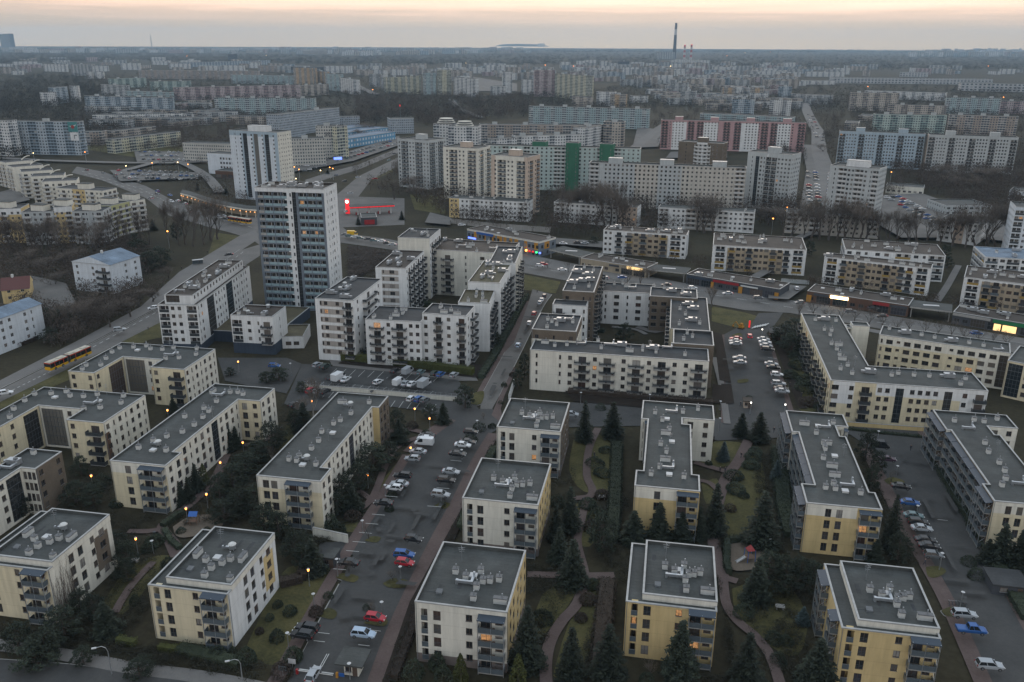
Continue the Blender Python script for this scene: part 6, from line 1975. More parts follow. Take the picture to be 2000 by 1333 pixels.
def spruce_meshes(seed, dens=1.0, mat='spruce'):
 """Unit spruce: height 10, whorls of drooping boughs hung with needle sprays."""
 r = random.Random(seed)
 T, L = MB(), MB()
 T.tube([(0, 0, 0), (.05, 0, 4), (0, .05, 9.6)], [.22, .14, .02], 6)
 z = .55
 while z < 9.8:
  t = z / 10
  R = 2.5 * (1 - t) ** .85 * r.uniform(.82, 1.12) + .12
  n = max(5, int(11 * (1 - t * .55) * dens))
  a0 = r.uniform(0, 6.28)
  for k in range(n):
   a = a0 + 6.283 * k / n + r.uniform(-.25, .25)
   Rk = R * r.uniform(.72, 1.15)
   up = r.uniform(-.05, .2)
   T.tube([(0, 0, z), (math.cos(a) * Rk * .8, math.sin(a) * Rk * .8, z - Rk * .22 + up)], [.03, .008], 3)
   m = max(3, int(Rk * 5))
   for q in range(m):
    s = (q + .6) / m
    x, y = math.cos(a) * Rk * s, math.sin(a) * Rk * s
    zz = z + up * s - .32 * Rk * s * s + .12 * s
    w = (1 - s * .65) * Rk * .34
    for sd in (-1, 0, 1):
     px, py = x - math.sin(a) * w * sd * r.uniform(.5, 1.1), y + math.cos(a) * w * sd * r.uniform(.5, 1.1)
     tri_leaf(L, (px, py, zz - abs(sd) * .1 + r.uniform(-.1, .08)), r.uniform(.2, .34), r, 0, .4)
  z += r.uniform(.36, .5)
 for k in range(10):
  tri_leaf(L, (r.uniform(-.08, .08), r.uniform(-.08, .08), 9.4 + r.uniform(0, .6)), .14, r, 0, 1)
 return T.mesh('trunk', ['bark']), L.mesh('crown', [mat])

def pine_meshes(seed, mat='pine'):
 """Unit round-headed evergreen: height 10, limbs ending in needle clumps with gaps between."""
 r = random.Random(seed)
 T, L = MB(), MB()
 T.tube([(0, 0, 0), (.2, .1, 3), (.1, .2, 8)], [.28, .22, .08], 6)
 for k in range(34):
  z = 1.6 + 8 * (k / 34) ** .9
  t = (z - 1.2) / 8.8
  R = 3.3 * math.sin(math.pi * (.18 + .8 * t)) ** .8 * r.uniform(.5, 1.05)
  a = k * 2.4 + r.uniform(-.4, .4)
  c = (math.cos(a) * R, math.sin(a) * R, z + r.uniform(-.4, .4))
  T.tube([(.1, .1, max(.8, z - 1.2)), (c[0] * .6, c[1] * .6, c[2] - .3), c], [.07, .04, .02], 3)
  cr = r.uniform(.75, 1.25)
  for _ in range(64):
   d = [r.gauss(0, 1) for _ in range(3)]
   ln = math.sqrt(sum(x * x for x in d)) + 1e-6
   q = cr * r.uniform(.35, 1.0) / ln
   tri_leaf(L, (c[0] + d[0] * q, c[1] + d[1] * q, c[2] + d[2] * q * .7), r.uniform(.16, .32), r, 0, .9)
 return T.mesh('trunk', ['bark']), L.mesh('crown', [mat])

def thuja_meshes(seed):
 r = random.Random(seed)
 T, L = MB(), MB()
 T.tube([(0, 0, 0), (0, 0, 8)], [.2, .05], 5)
 for _ in range(1700):
  z = 10 * r.random() ** 1.15
  R = 1.45 * (min(1, (10.05 - z) / 7.5)) ** .7 * (.82 + .18 * min(1, z / 1.2))
  a = r.uniform(0, 6.28)
  q = R * (.75 + .3 * r.random() + .12 * math.sin(a * 5 + z))
  tri_leaf(L, (math.cos(a) * q, math.sin(a) * q, z), r.uniform(.14, .28), r, 0, 1.2)
 return T.mesh('trunk', ['bark']), L.mesh('crown', ['thuja'])

def shrub_meshes(seed, mat='shrub', ragged=.2):
 """Unit clipped or rounded shrub: 2 wide, 1.4 high."""
 r = random.Random(seed)
 T, L = MB(), MB()
 for _ in range(7):
  a = r.uniform(0, 6.28)
  T.tube([(0, 0, 0), (math.cos(a) * .5, math.sin(a) * .5, .8)], [.04, .01], 3)
 lob = [(r.uniform(0, 6.28), r.uniform(-.3, 1), r.uniform(.05, ragged)) for _ in range(6)]
 for _ in range(1100):
  a = r.uniform(0, 6.28)
  v = r.uniform(-.25, 1)
  k = math.sqrt(max(0, 1 - v * v)) if v > 0 else 1
  q = (.8 + .22 * r.random()) * (1 + sum(w * math.cos(a - la) for la, lv, w in lob))
  tri_leaf(L, (math.cos(a) * k * q, math.sin(a) * k * q, max(.06, .35 + v * 1.02 * q)), r.uniform(.07, .14), r, 0, 1)
 return T.mesh('stems', ['bark']), L.mesh('crown', [mat])

def bare_meshes(seed, spread=.55, levels=5, ht=10.0, pale=False, twigs=3):
 """Leafless tree: forked limbs tapering to a haze of twigs."""
 r = random.Random(seed)
 T, L = MB(), MB()

 def grow(p, d, ln, rad, lv):
  pts, rr = [p], [rad]
  q = np.array(p, float)
  dd = np.array(d, float)
  for k in range(3):
   dd = dd + np.array([r.gauss(0, .12), r.gauss(0, .12), r.gauss(.05, .06)])
   dd /= np.linalg.norm(dd)
   q = q + dd * ln / 3
   pts.append(tuple(q))
   rr.append(rad * (1 - .13 * (k + 1)))
  if lv > 1:
   T.tube(pts, rr, 5 if lv > 3 else 3)
  else:
   # a spray of long thin twigs
   for k in range(3):
    a, b = pts[k], pts[k + 1]
    L.face([(a[0] - .014, a[1], a[2]), (a[0] + .014, a[1] + .01, a[2]), (b[0] + .01, b[1], b[2])], 0)
    for _ in range(twigs):
     e = np.array(b) + dd * r.uniform(.2, .7) + np.array([r.gauss(0, .26), r.gauss(0, .26), r.uniform(0, .4)])
     s, c = r.choice(((.017, 0), (0, .017), (.012, .012)))
     L.face([(b[0] - s, b[1] - c, b[2]), (b[0] + s, b[1] + c, b[2]), tuple(e)], 0)
   return
  n = 3 if lv > 4 else 4
  for k in range(n):
   a = 6.283 * k / n + r.uniform(-.5, .5)
   s = spread * r.uniform(.6, 1.3)
   side = np.cross(dd, (0.3, 0.1, 1.0))
   side /= np.linalg.norm(side) + 1e-6
   oth = np.cross(dd, side)
   nd = dd + (side * math.cos(a) + oth * math.sin(a)) * s
   nd /= np.linalg.norm(nd)
   j = r.choice((1, 2, 3, 3) if lv > 3 else (2, 3, 3))
   nd = nd + np.array([0, 0, .34 if lv > 2 else .2])
   nd /= np.linalg.norm(nd)
   grow(pts[j], tuple(nd), ln * r.uniform(.76, .95), rr[j] * .62, lv - 1)
 grow((0, 0, 0), (0, 0, 1), ht * .22, ht * .02, levels)
 k = 10.0 / max(v[2] for v in L.v)
 w = sorted(abs(v[0]) for v in L.v)[int(len(L.v) * .97)]
 for q in (T, L):
  q.v = [(v[0] * 3.0 / w, v[1] * 3.0 / w, v[2] * k) for v in q.v]
 return T.mesh('trunk', ['bark_pale' if pale else 'bark_grey']), L.mesh('crown', ['twig'])

VEG = {}
for k in range(4):
 VEG['spruce', k] = spruce_meshes(100 + k)
VEG['blue', 0] = spruce_meshes(121, 1.1, 'blue_spruce')
for k in range(4):
 VEG['pine', k] = pine_meshes(200 + k)
for k in range(2):
 VEG['thuja', k] = thuja_meshes(300 + k)
for k in range(3):
 VEG['shrub', k] = shrub_meshes(400 + k, 'shrub', .34)
for k in range(3):
 VEG['brush', k] = shrub_meshes(430 + k, 'brush', .3)
for k in range(4):
 VEG['bare', k] = bare_meshes(500 + k, .42, 5)
for k in range(2):
 VEG['poplar', k] = bare_meshes(530 + k, .3, 5)
VEG['birch', 0] = bare_meshes(550, .42, 5, 10, True)
for k in range(2):
 VEG['small', k] = bare_meshes(560 + k, .6, 4, 10, False, 4)
NAMEOF = dict(spruce='spruce_tree', blue='blue_spruce', pine='evergreen_tree', thuja='thuja_tree', shrub='shrub', brush='brown_shrub', bare='bare_tree', poplar='bare_tree', birch='birch_tree', small='young_tree')
CATOF = dict(spruce='tree', blue='tree', pine='tree', thuja='tree', shrub='shrub', brush='shrub', bare='tree', poplar='tree', birch='tree', small='tree')
BASEW = dict(spruce=3.9, blue=4.6, pine=6.4, thuja=2.9, shrub=2.0, brush=2.0, bare=6.4, poplar=6.4, birch=6.4, small=6.4)
BASEH = dict(shrub=1.4, brush=1.4)
DESC = dict(spruce='dark spruce', blue='blue-grey spruce', pine='dark round evergreen', thuja='yellow-green thuja', shrub='dark rounded shrub', brush='bushy brown shrub', bare='leafless spreading tree', poplar='leafless upright tree', birch='pale-barked leafless birch', small='small leafless tree')
PLANTS = []

def plant_at(kind, x, y, h, w, r):
 n = len([1 for k in VEG if k[0] == kind])
 T, L = VEG[kind, r.randrange(n)]
 o = link(NAMEOF[kind], None, None, (x, y, 0), r.uniform(0, 6.28))
 s = w / BASEW[kind]
 o.scale = (s, s * r.uniform(.92, 1.08), h / BASEH.get(kind, 10.0))
 link('stems' if kind in ('shrub', 'brush') else 'trunk', T, o)
 link('crown', L, o)
 PLANTS.append((o, kind, x, y, h))
 return o

def plant_px(kind, x, y, top, wpx, r):
 """Base point, the pixel row of the tip and the crown's width in pixels, all read off the photograph."""
 p = P(x, y)
 h = max(HT(x, y, top), .8)
 return plant_at(kind, p[0], p[1], h, WD(x, y, wpx), r)

tr = random.Random(77)
S = 'spruce'
NP = [
 (S, 1141, 862, 780, 36), (S, 1196, 855, 784, 38), (S, 1113, 1036, 949, 42), (S, 1085, 1056, 984, 36), (S, 1092, 1096, 1030, 40), (S, 1118, 1142, 1053, 58), (S, 1030, 1305, 1183, 66), (S, 1115, 1322, 1225, 56), (S, 1186, 1326, 1218, 66),
 ('pine', 1176, 1076, 1006, 62), (S, 1236, 1058, 997, 46), (S, 1286, 1054, 981, 42), (S, 1330, 1058, 1000, 40), (S, 1326, 1326, 1209, 64), (S, 988, 1070, 1027, 26), ('thuja', 1012, 1336, 1278, 30), ('thuja', 900, 1332, 1277, 28),
 (S, 1485, 1066, 958, 68), (S, 1394, 1044, 942, 46), (S, 1364, 1052, 987, 34), ('blue', 1515, 938, 898, 26), ('blue', 1412, 900, 862, 28), (S, 1447, 852, 806, 32), (S, 1481, 862, 804, 38),
 (S, 1475, 1176, 1086, 56), ('pine', 1500, 1150, 1078, 60), ('pine', 1530, 1160, 1086, 62), ('pine', 1560, 1158, 1088, 58), ('pine', 1585, 1150, 1095, 40), ('blue', 1567, 1218, 1184, 30), (S, 1455, 1340, 1232, 66), (S, 1592, 1340, 1243, 72), (S, 1737, 1070, 962, 40), ('pine', 1752, 1098, 1040, 48), (S, 1708, 1100, 1050, 34),
 (S, 1950, 1104, 1018, 52), (S, 1984, 1112, 1030, 46), (S, 1925, 1100, 1050, 36), ('pine', 1690, 900, 842, 40), ('pine', 1712, 930, 880, 30), ('pine', 1700, 960, 905, 30), (S, 1560, 1010, 985, 20),
 (S, 498, 852, 812, 30), (S, 450, 880, 836, 26), (S, 462, 875, 832, 22), ('pine', 532, 880, 826, 56), (S, 595, 842, 786, 40), ('pine', 578, 838, 800, 34), ('pine', 728, 920, 868, 70), ('pine', 700, 960, 905, 56), ('pine', 760, 905, 862, 44), (S, 780, 866, 818, 34), ('pine', 775, 840, 800, 34), ('pine', 840, 818, 790, 30), (S, 866, 828, 786, 30),
 ('pine', 908, 798, 752, 42), ('pine', 505, 905, 862, 50), ('pine', 480, 930, 884, 54), ('pine', 458, 960, 905, 60), ('pine', 432, 980, 925, 52), ('pine', 470, 1005, 955, 56), ('pine', 500, 1000, 950, 56), ('pine', 440, 1020, 975, 56), (S, 385, 960, 905, 28), ('thuja', 400, 950, 905, 20), (S, 352, 985, 938, 30), (S, 370, 980, 930, 26), ('pine', 670, 985, 930, 46), (S, 690, 1000, 950, 40), ('pine', 660, 1005, 965, 40),
 ('pine', 518, 1040, 985, 56), ('pine', 545, 1052, 1000, 52), ('pine', 580, 1090, 1035, 54), (S, 612, 1118, 1052, 52), ('pine', 592, 1110, 1064, 40),
 ('pine', 95, 1290, 1225, 66), ('pine', 40, 1270, 1215, 60), ('pine', 128, 1248, 1182, 66), (S, 210, 1240, 1172, 54), ('pine', 186, 1210, 1160, 46), ('pine', 75, 1300, 1250, 80), ('pine', 165, 1300, 1262, 42), ('pine', 275, 1322, 1286, 54), ('pine', 160, 1195, 1150, 44), ('pine', 250, 1110, 1055, 46), ('pine', 232, 1080, 1040, 40), ('pine', 150, 985, 940, 50), ('pine', 185, 990, 945, 44), ('pine', 160, 930, 890, 36), ('pine', 50, 1010, 970, 36), ('pine', 250, 1135, 1090, 40), (S, 340, 810, 775, 22),
 ('pine', 225, 552, 512, 24), (S, 228, 560, 522, 32), ('pine', 262, 545, 505, 40), ('pine', 290, 530, 492, 44), ('pine', 315, 520, 482, 46), ('pine', 270, 500, 466, 40), ('pine', 262, 480, 455, 30), ('pine', 345, 470, 435, 22), ('pine', 90, 640, 600, 30), ('pine', 125, 650, 600, 40), ('pine', 100, 670, 640, 36), (S, 300, 450, 430, 16),
 ('pine', 1530, 672, 636, 60), ('pine', 1552, 650, 622, 44), ('pine', 1545, 690, 652, 50), ('pine', 1218, 668, 632, 34), ('pine', 1465, 500, 470, 24), ('pine', 1160, 480, 462, 20), ('pine', 1580, 500, 470, 22), ('pine', 1845, 505, 478, 22), ('pine', 1850, 522, 500, 20), ('pine', 450, 315, 300, 14), (S, 386, 372, 356, 8), (S, 442, 380, 366, 12),
 (S, 640, 340, 330, 8), (S, 700, 440, 420, 10), (S, 785, 430, 412, 12), ('pine', 700, 700, 680, 30), ('pine', 760, 700, 684, 26), ('pine', 545, 745, 718, 40), ('pine', 520, 750, 726, 30), ('pine', 590, 768, 745, 24), ('pine', 185, 720, 700, 20), ('pine', 450, 735, 718, 20), ('pine', 1010, 600, 585, 14), ('pine', 970, 680, 650, 22), ('pine', 900, 690, 670, 30), (S, 870, 700, 676, 14), ('pine', 1024, 740, 690, 26), ('pine', 1010, 760, 720, 24)]
for k in NP:
 plant_px(*k, tr)
# clipped and loose shrubs of the gardens
SHR = [(1152, 992, 36, 14), (1085, 990, 30, 14), (1062, 1208, 38, 18), (1135, 1210, 26, 12), (1160, 1150, 30, 14), (1150, 1178, 34, 16), (1170, 905, 34, 10), (1180, 880, 26, 9), (1168, 930, 30, 10), (1178, 970, 32, 14), (1160, 1035, 40, 18), (1172, 1010, 36, 16),
  (1467, 885, 28, 10), (1468, 900, 32, 10), (1468, 915, 34, 10), (1438, 938, 38, 12), (1428, 960, 36, 12), (1455, 970, 22, 10), (1425, 1000, 22, 10), (1400, 1010, 26, 12), (1462, 1205, 40, 16), (1540, 1255, 30, 12), (1520, 1250, 34, 14), (1530, 1295, 30, 14), (1384, 910, 14, 8),
  (571, 1200, 26, 14), (536, 1250, 30, 18), (507, 1237, 18, 10), (530, 1212, 17, 10), (545, 1187, 18, 10), (492, 1290, 40, 22), (452, 1278, 18, 14), (420, 1290, 36, 16), (620, 1200, 28, 16), (580, 1290, 36, 22), (560, 1312, 40, 18), (260, 1180, 22, 16), (233, 1128, 20, 12), (300, 1060, 36, 16), (285, 1075, 30, 14), (330, 1110, 26, 16), (1550, 720, 34, 12), (1548, 738, 34, 12), (1570, 750, 38, 14), (1585, 765, 44, 16), (1560, 700, 30, 10), (1580, 790, 40, 12), (1600, 800, 30, 10),
  (660, 1040, 36, 20), (640, 1028, 36, 18), (690, 1012, 34, 16), (700, 985, 26, 14), (760, 970, 20, 10), (760, 1000, 18, 12), (850, 1310, 34, 26), (820, 1330, 40, 26), (870, 1325, 30, 22), (930, 843, 24, 12), (918, 865, 24, 10), (960, 835, 16, 8), (830, 850, 18, 8), (810, 838, 24, 10), (785, 850, 26, 10), (1300, 800, 20, 8), (1180, 800, 20, 8), (1065, 795, 22, 9), (985, 755, 12, 8), (1000, 735, 12, 8), (980, 790, 10, 5), (1460, 780, 12, 5), (1005, 1000, 20, 12), (1010, 1090, 18, 12), (640, 1170, 20, 10), (720, 1190, 14, 8), (1600, 1000, 20, 10), (860, 990, 14, 8), (1900, 1105, 30, 14), (1895, 1125, 30, 14), (210, 940, 30, 12), (180, 960, 34, 14), (230, 990, 30, 12), (560, 960, 26, 12), (1255, 1330, 30, 12), (400, 1040, 16, 8), (350, 1042, 20, 10)]
for x, y, w, hp in SHR:
 plant_px('brush' if tr.random() < .16 else 'shrub', x, y, y - hp, w, tr)
# bare trees that can be told apart
BARE = [('bare', 1100, 432, 352, 56), ('bare', 1165, 440, 345, 60), ('bare', 1192, 448, 352, 56), ('bare', 1230, 452, 375, 46), ('bare', 1362, 452, 385, 50), ('bare', 1392, 458, 392, 44), ('bare', 1530, 462, 398, 50), ('bare', 1585, 470, 388, 54), ('bare', 1618, 470, 392, 54), ('bare', 1650, 470, 385, 54), ('bare', 1680, 472, 392, 54), ('bare', 1735, 476, 402, 50), ('bare', 1945, 482, 392, 60), ('bare', 1905, 482, 400, 56), ('bare', 1835, 478, 410, 50), ('bare', 48, 502, 420, 50), ('bare', 82, 505, 425, 50), ('bare', 190, 500, 420, 50), ('bare', 215, 495, 418, 46), ('bare', 292, 478, 412, 40), ('bare', 362, 478, 392, 40), ('bare', 425, 468, 380, 44), ('bare', 20, 640, 590, 40), ('bare', 175, 640, 585, 46), ('bare', 255, 620, 580, 40), ('bare', 1860, 360, 322, 46), ('bare', 1910, 362, 325, 46), ('bare', 1880, 350, 318, 40), ('bare', 795, 360, 325, 36), ('bare', 812, 372, 338, 40),
  ('bare', 1148, 435, 350, 66), ('bare', 1110, 440, 355, 40), ('poplar', 1180, 445, 350, 40), ('poplar', 1205, 445, 345, 44), ('bare', 1375, 455, 368, 76), ('poplar', 1130, 430, 365, 30), ('bare', 1215, 450, 380, 40),
  ('poplar', 1545, 465, 400, 40), ('poplar', 1570, 465, 385, 36), ('poplar', 1600, 470, 380, 44), ('poplar', 1635, 468, 370, 42), ('poplar', 1665, 468, 380, 36), ('poplar', 1690, 470, 385, 40), ('bare', 1720, 475, 400, 44), ('poplar', 1750, 478, 405, 44), ('bare', 1775, 480, 410, 44), ('poplar', 1790, 478, 405, 36), ('poplar', 1860, 480, 400, 50), ('bare', 1885, 485, 408, 44), ('bare', 1925, 480, 380, 76), ('bare', 1960, 480, 400, 50), ('bare', 1700, 440, 395, 40), ('bare', 1810, 470, 415, 44),
  ('bare', 412, 470, 372, 56), ('poplar', 378, 482, 388, 34), ('poplar', 330, 470, 380, 30), ('bare', 398, 478, 385, 44), ('poplar', 350, 480, 395, 26), ('poplar', 30, 500, 410, 40), ('poplar', 65, 505, 415, 44), ('poplar', 100, 500, 410, 36), ('bare', 125, 505, 420, 44), ('poplar', 148, 500, 420, 30), ('poplar', 170, 502, 420, 36), ('poplar', 235, 490, 410, 44), ('poplar', 278, 478, 405, 30), ('poplar', 255, 492, 420, 26), ('poplar', 10, 500, 425, 36),
  ('bare', 150, 655, 575, 66), ('bare', 200, 620, 575, 50), ('bare', 240, 605, 570, 44), ('bare', 215, 640, 590, 46), ('bare', 115, 560, 525, 50), ('bare', 80, 540, 500, 50), ('bare', 130, 530, 490, 50), ('bare', 60, 520, 480, 46), ('bare', 300, 590, 560, 36), ('bare', 270, 600, 560, 36), ('bare', 330, 545, 520, 30),
  ('birch', 612, 815, 735, 40), ('birch', 532, 900, 870, 26), ('bare', 590, 830, 780, 40), ('bare', 780, 350, 322, 26), ('bare', 800, 378, 345, 34), ('bare', 770, 390, 350, 36), ('bare', 815, 395, 360, 30), ('bare', 720, 265, 240, 40), ('bare', 700, 275, 250, 30), ('bare', 1880, 372, 330, 40), ('bare', 1900, 380, 340, 40), ('bare', 1850, 378, 335, 44), ('bare', 1830, 360, 320, 50), ('bare', 1930, 370, 325, 44), ('bare', 1610, 300, 278, 40), ('bare', 1500, 440, 400, 44), ('bare', 1520, 425, 385, 30), ('bare', 1480, 430, 395, 26),
  ('small', 632, 1195, 1160, 32), ('small', 730, 1208, 1175, 24), ('small', 768, 1136, 1108, 26), ('small', 720, 1055, 1020, 30), ('small', 682, 1122, 1090, 26), ('small', 1272, 1322, 1290, 30), ('small', 1270, 1320, 1288, 26), ('small', 295, 1060, 1035, 16), ('small', 1480, 1140, 1105, 22), ('small', 1740, 945, 915, 18), ('small', 945, 820, 805, 20), ('small', 845, 975, 960, 14), ('bare', 1390, 600, 560, 30),
  ('bare', 1250, 560, 520, 34), ('bare', 1225, 555, 515, 30), ('small', 1070, 525, 508, 18), ('small', 1110, 532, 512, 18), ('small', 1150, 540, 520, 18)]
for k in BARE:
 plant_px(*k, tr)
for k in range(16):      # thin avenue trees along the right pavement
 x = 1560 + 27 * k
 plant_px('small', x, 618 + (x - 1560) * .155 + tr.uniform(-4, 4), 582 + (x - 1560) * .15 + tr.uniform(-8, 8), tr.uniform(26, 40), tr)

# clipped hedges: a long box of small leaves
def hedge(pts, w, h, label, mat='shrub', rows=1.0, px=True):
 q = PP(pts) if px else pts
 r = random.Random(int(q[0][0] * 3))
 cx, cy = q[0]
 B = MB()
 core = strip([(0, 0)], 0) if False else None
 for i in range(len(q) - 1):
  a, b = q[i], q[i + 1]
  L = math.dist(a, b)
  if L < .1:
   continue
  u = ((b[0] - a[0]) / L, (b[1] - a[1]) / L)
  n = int(L * (h + w) * 26 * rows)
  for _ in range(n):
   t = r.uniform(0, L)
   if r.random() < w / (w + 2 * h):
    s, z = r.uniform(-w / 2, w / 2), h * r.uniform(.93, 1.05)
   else:
    s, z = r.choice((-1, 1)) * w / 2 * r.uniform(.85, 1.08), r.uniform(.05, h)
   wob = 1 + .1 * math.sin(t * 2.1) + .06 * math.sin(t * 5.3)
   tri_leaf(B, (a[0] + u[0] * t - u[1] * s * wob - cx, a[1] + u[1] * t + u[0] * s * wob - cy, z * wob), r.uniform(.1, .2), r, 0, 1)
  k = w / 2 * .8
  c = [(a[0] - u[1] * -k - cx, a[1] + u[0] * -k - cy), (b[0] - u[1] * -k - cx, b[1] + u[0] * -k - cy), (b[0] - u[1] * k - cx, b[1] + u[0] * k - cy), (a[0] - u[1] * k - cx, a[1] + u[0] * k - cy)]
  B.prism(c, 0, h * .86)
 o = B.build('hedge', [mat], None, (cx, cy, 0))
 return tag(o, label, 'hedge')

for pts, w, h, lab, m in [
 ([(668, 704), (760, 713), (850, 724), (925, 734)], 2.6, 3.0, 'tall dark hedge between the white block and the parking square', 'thuja'),
 ([(660, 690), (740, 699), (830, 707), (905, 714)], 1.6, 1.8, 'low dark hedge against the foot of the white block above the parking square', 'shrub'),
 ([(1028, 580), (1000, 635), (965, 700), (940, 740)], 2.4, 1.8, 'long dark hedge along the left side of the sloping street', 'shrub'),
 ([(1110, 768), (1250, 780), (1392, 792)], 3.0, 1.8, 'dark brown hedge below the long white block with dark balconies', 'brush'),
 ([(965, 880), (930, 960), (900, 1035)], 2.2, 1.6, 'dark hedge beside the pink pavement, upper stretch', 'shrub'), ([(878, 1085), (812, 1215), (770, 1330)], 1.6, 1.4, 'dark hedge beside the pink pavement, lower stretch by the gate hut', 'brush'),
 ([(1205, 870), (1200, 1000), (1194, 1060)], 3.2, 1.6, 'garden hedge left of the long block with the yellow gable', 'shrub'), ([(1186, 1140), (1176, 1250), (1172, 1310)], 3.6, 1.5, 'garden hedge left of the yellow block with stepped roof', 'brush'),
 ([(1520, 880), (1530, 990), (1545, 1050)], 4.0, 1.6, 'garden hedge left of the long block with the white top band', 'shrub'), ([(1420, 1062), (1418, 1110), (1424, 1124)], 1.4, 1.8, 'thin dark hedge along the left of the sandy playground', 'shrub'), ([(1425, 1060), (1470, 1056), (1510, 1066)], 1.4, 1.6, 'dark hedge along the back of the sandy playground', 'shrub'),
 ([(1815, 880), (1880, 990), (1960, 1130), (2010, 1215)], 3.5, 1.6, 'long dark hedge right of the car row lane', 'shrub'), ([(318, 1032), (345, 1012), (362, 1003)], 1.6, 1.5, 'curved clipped hedge at the left playground', 'shrub'), ([(322, 1040), (335, 1062), (352, 1076)], 1.4, 1.4, 'clipped hedge running down from the left playground', 'shrub'),
 ([(352, 1272), (400, 1285), (470, 1302)], 2.6, 1.5, 'broad clipped hedge above the roadside pavement', 'shrub'), ([(230, 1256), (265, 1262)], 1.4, 1.4, 'short yellow-green hedge before the cream block, left piece', 'thuja'), ([(312, 1270), (352, 1276)], 1.4, 1.4, 'short yellow-green hedge before the cream block, right piece', 'thuja'),
 ([(548, 1145), (590, 1135), (598, 1108)], 2.2, 1.8, 'brown angled hedge behind the cream block with the roof fan', 'brush'), ([(0, 688), (60, 668), (130, 628), (160, 600)], 3.0, 1.6, 'brown hedge above the avenue at the left edge', 'brush'),
 ([(1640, 838), (1720, 848), (1800, 856)], 1.2, .9, 'low clipped hedge behind the yellow garden wall', 'shrub'), ([(1320, 850), (1395, 862)], 1.6, 1.2, 'low hedge right of the long block with the yellow gable', 'brush'),
 ([(705, 650), (760, 590), (850, 600)], 3.0, 2.0, 'courtyard hedge of the white perimeter', 'shrub'), ([(860, 560), (930, 566)], 4.0, 2.2, 'dark hedge at the back of the white perimeter court', 'shrub'), ([(1090, 640), (1180, 650)], 2.0, 1.6, 'hedge inside the cream courtyard', 'shrub')]:
 hedge(pts, w, h, lab, m)

# ------------------------------------------------------------------ woods: masses nobody could count
def free(p, pad=3.0):
 for poly, hh in FOOT:
  c = poly[0]
  if abs(c[0] - p[0]) < 160 and abs(c[1] - p[1]) < 160 and inside(p, offset(poly, -pad) if abs(area(poly)) > 30 else poly):
   return False
 return not any(inside(p, q) for q in ROADS + FARROAD + FR)

def wood_clump(seed, n=46, fine=1.0):
 r = random.Random(seed)
 out = []
 for _ in range(n):
  a, v = r.uniform(0, 6.28), r.uniform(-.6, 1)
  k = math.sqrt(1 - v * v) if abs(v) < 1 else 0
  q = r.uniform(.55, 1.05)
  c = np.array([math.cos(a) * k * q, math.sin(a) * k * q, 1.15 + v * .95 * q])
  t = np.array([[r.gauss(0, 1) for _ in range(3)] for _ in range(3)])
  t = c + t / np.linalg.norm(t, axis=1)[:, None] * np.array([[1.0], [1.0], [.35]]) * r.uniform(.12, .3) * fine
  out.append(t)
 for k in range(3):      # stems
  a = r.uniform(0, 6.28)
  out.append(np.array([[-.03, 0, 0], [.03, 0, 0], [math.cos(a) * .35, math.sin(a) * .35, 1.3]]))
 return np.array(out)

CL = [wood_clump(k) for k in range(6)]
FINE = [wood_clump(20 + k, 150, .62) for k in range(6)]

def woods(name, label, spots, mat, CL=CL):
 vs = []
 r = random.Random(len(spots))
 for x, y, w, h in spots:
  c = CL[r.randrange(6)]
  a = r.uniform(0, 6.28)
  R = np.array([[math.cos(a) * w / 2, -math.sin(a) * w / 2, 0], [math.sin(a) * w / 2, math.cos(a) * w / 2, 0], [0, 0, h / 2.15]])
  vs.append((c.reshape(-1, 3) @ R.T + np.array([x, y, 0])))
 V = np.concatenate(vs)
 n = len(V)
 me = bpy.data.meshes.new(name)
 me.vertices.add(n)
 me.vertices.foreach_set('co', V.astype(np.float32).ravel())
 me.loops.add(n)
 me.loops.foreach_set('vertex_index', np.arange(n, dtype=np.int32))
 me.polygons.add(n // 3)
 me.polygons.foreach_set('loop_start', np.arange(0, n, 3, dtype=np.int32))
 me.materials.append(MATS[mat])
 me.update(calc_edges=True)
 o = link(name, me)
 return tag(o, label, 'woodland', None, 'stuff')

def scatter(px_poly, num, hr, wr, seed, sizes=None):
 r = random.Random(seed)
 xs, ys = [p[0] for p in px_poly], [p[1] for p in px_poly]
 out, t = [], 0
 while len(out) < num and t < num * 12:
  t += 1
  q = (r.uniform(min(xs), max(xs)), r.uniform(min(ys), max(ys)))
  if not inside(q, px_poly):
   continue
  p = P(*q)
  if free(p):
   out.append((p[0], p[1], r.uniform(*wr), r.uniform(*hr)))
 return out

leaf_mat('woods_brown', (.034, .028, .024), (.095, .076, .062))
woods('woodland', 'brown leafless park wood across the middle distance', scatter([(690, 190), (1040, 190), (1050, 225), (840, 250), (790, 232), (700, 245)], 900, (9, 15), (7, 11), 1) + scatter([(160, 222), (440, 215), (540, 230), (500, 300), (150, 300)], 700, (8, 13), (6, 10), 2), 'woods_brown', FINE)
woods('woodland', 'dark wood on the left below the white new blocks', scatter([(0, 158), (80, 150), (200, 152), (215, 175), (165, 215), (0, 225)], 700, (10, 16), (8, 12), 3), 'woods')
woods('woodland', 'brown trees filling the gaps between the right-hand panel blocks', scatter([(1270, 205), (1640, 190), (2000, 230), (2000, 345), (1640, 340), (1460, 300), (1280, 290)], 1200, (8, 14), (6, 10), 4), 'woods_brown', FINE)
woods('woodland', 'bare trees among the towers and car parks of the middle right', scatter([(1030, 395), (1480, 400), (2000, 340), (2000, 470), (1840, 470), (1480, 440), (1180, 470), (860, 440), (790, 380), (830, 390)], 620, (8, 15), (5, 9), 5), 'woods_brown', FINE)
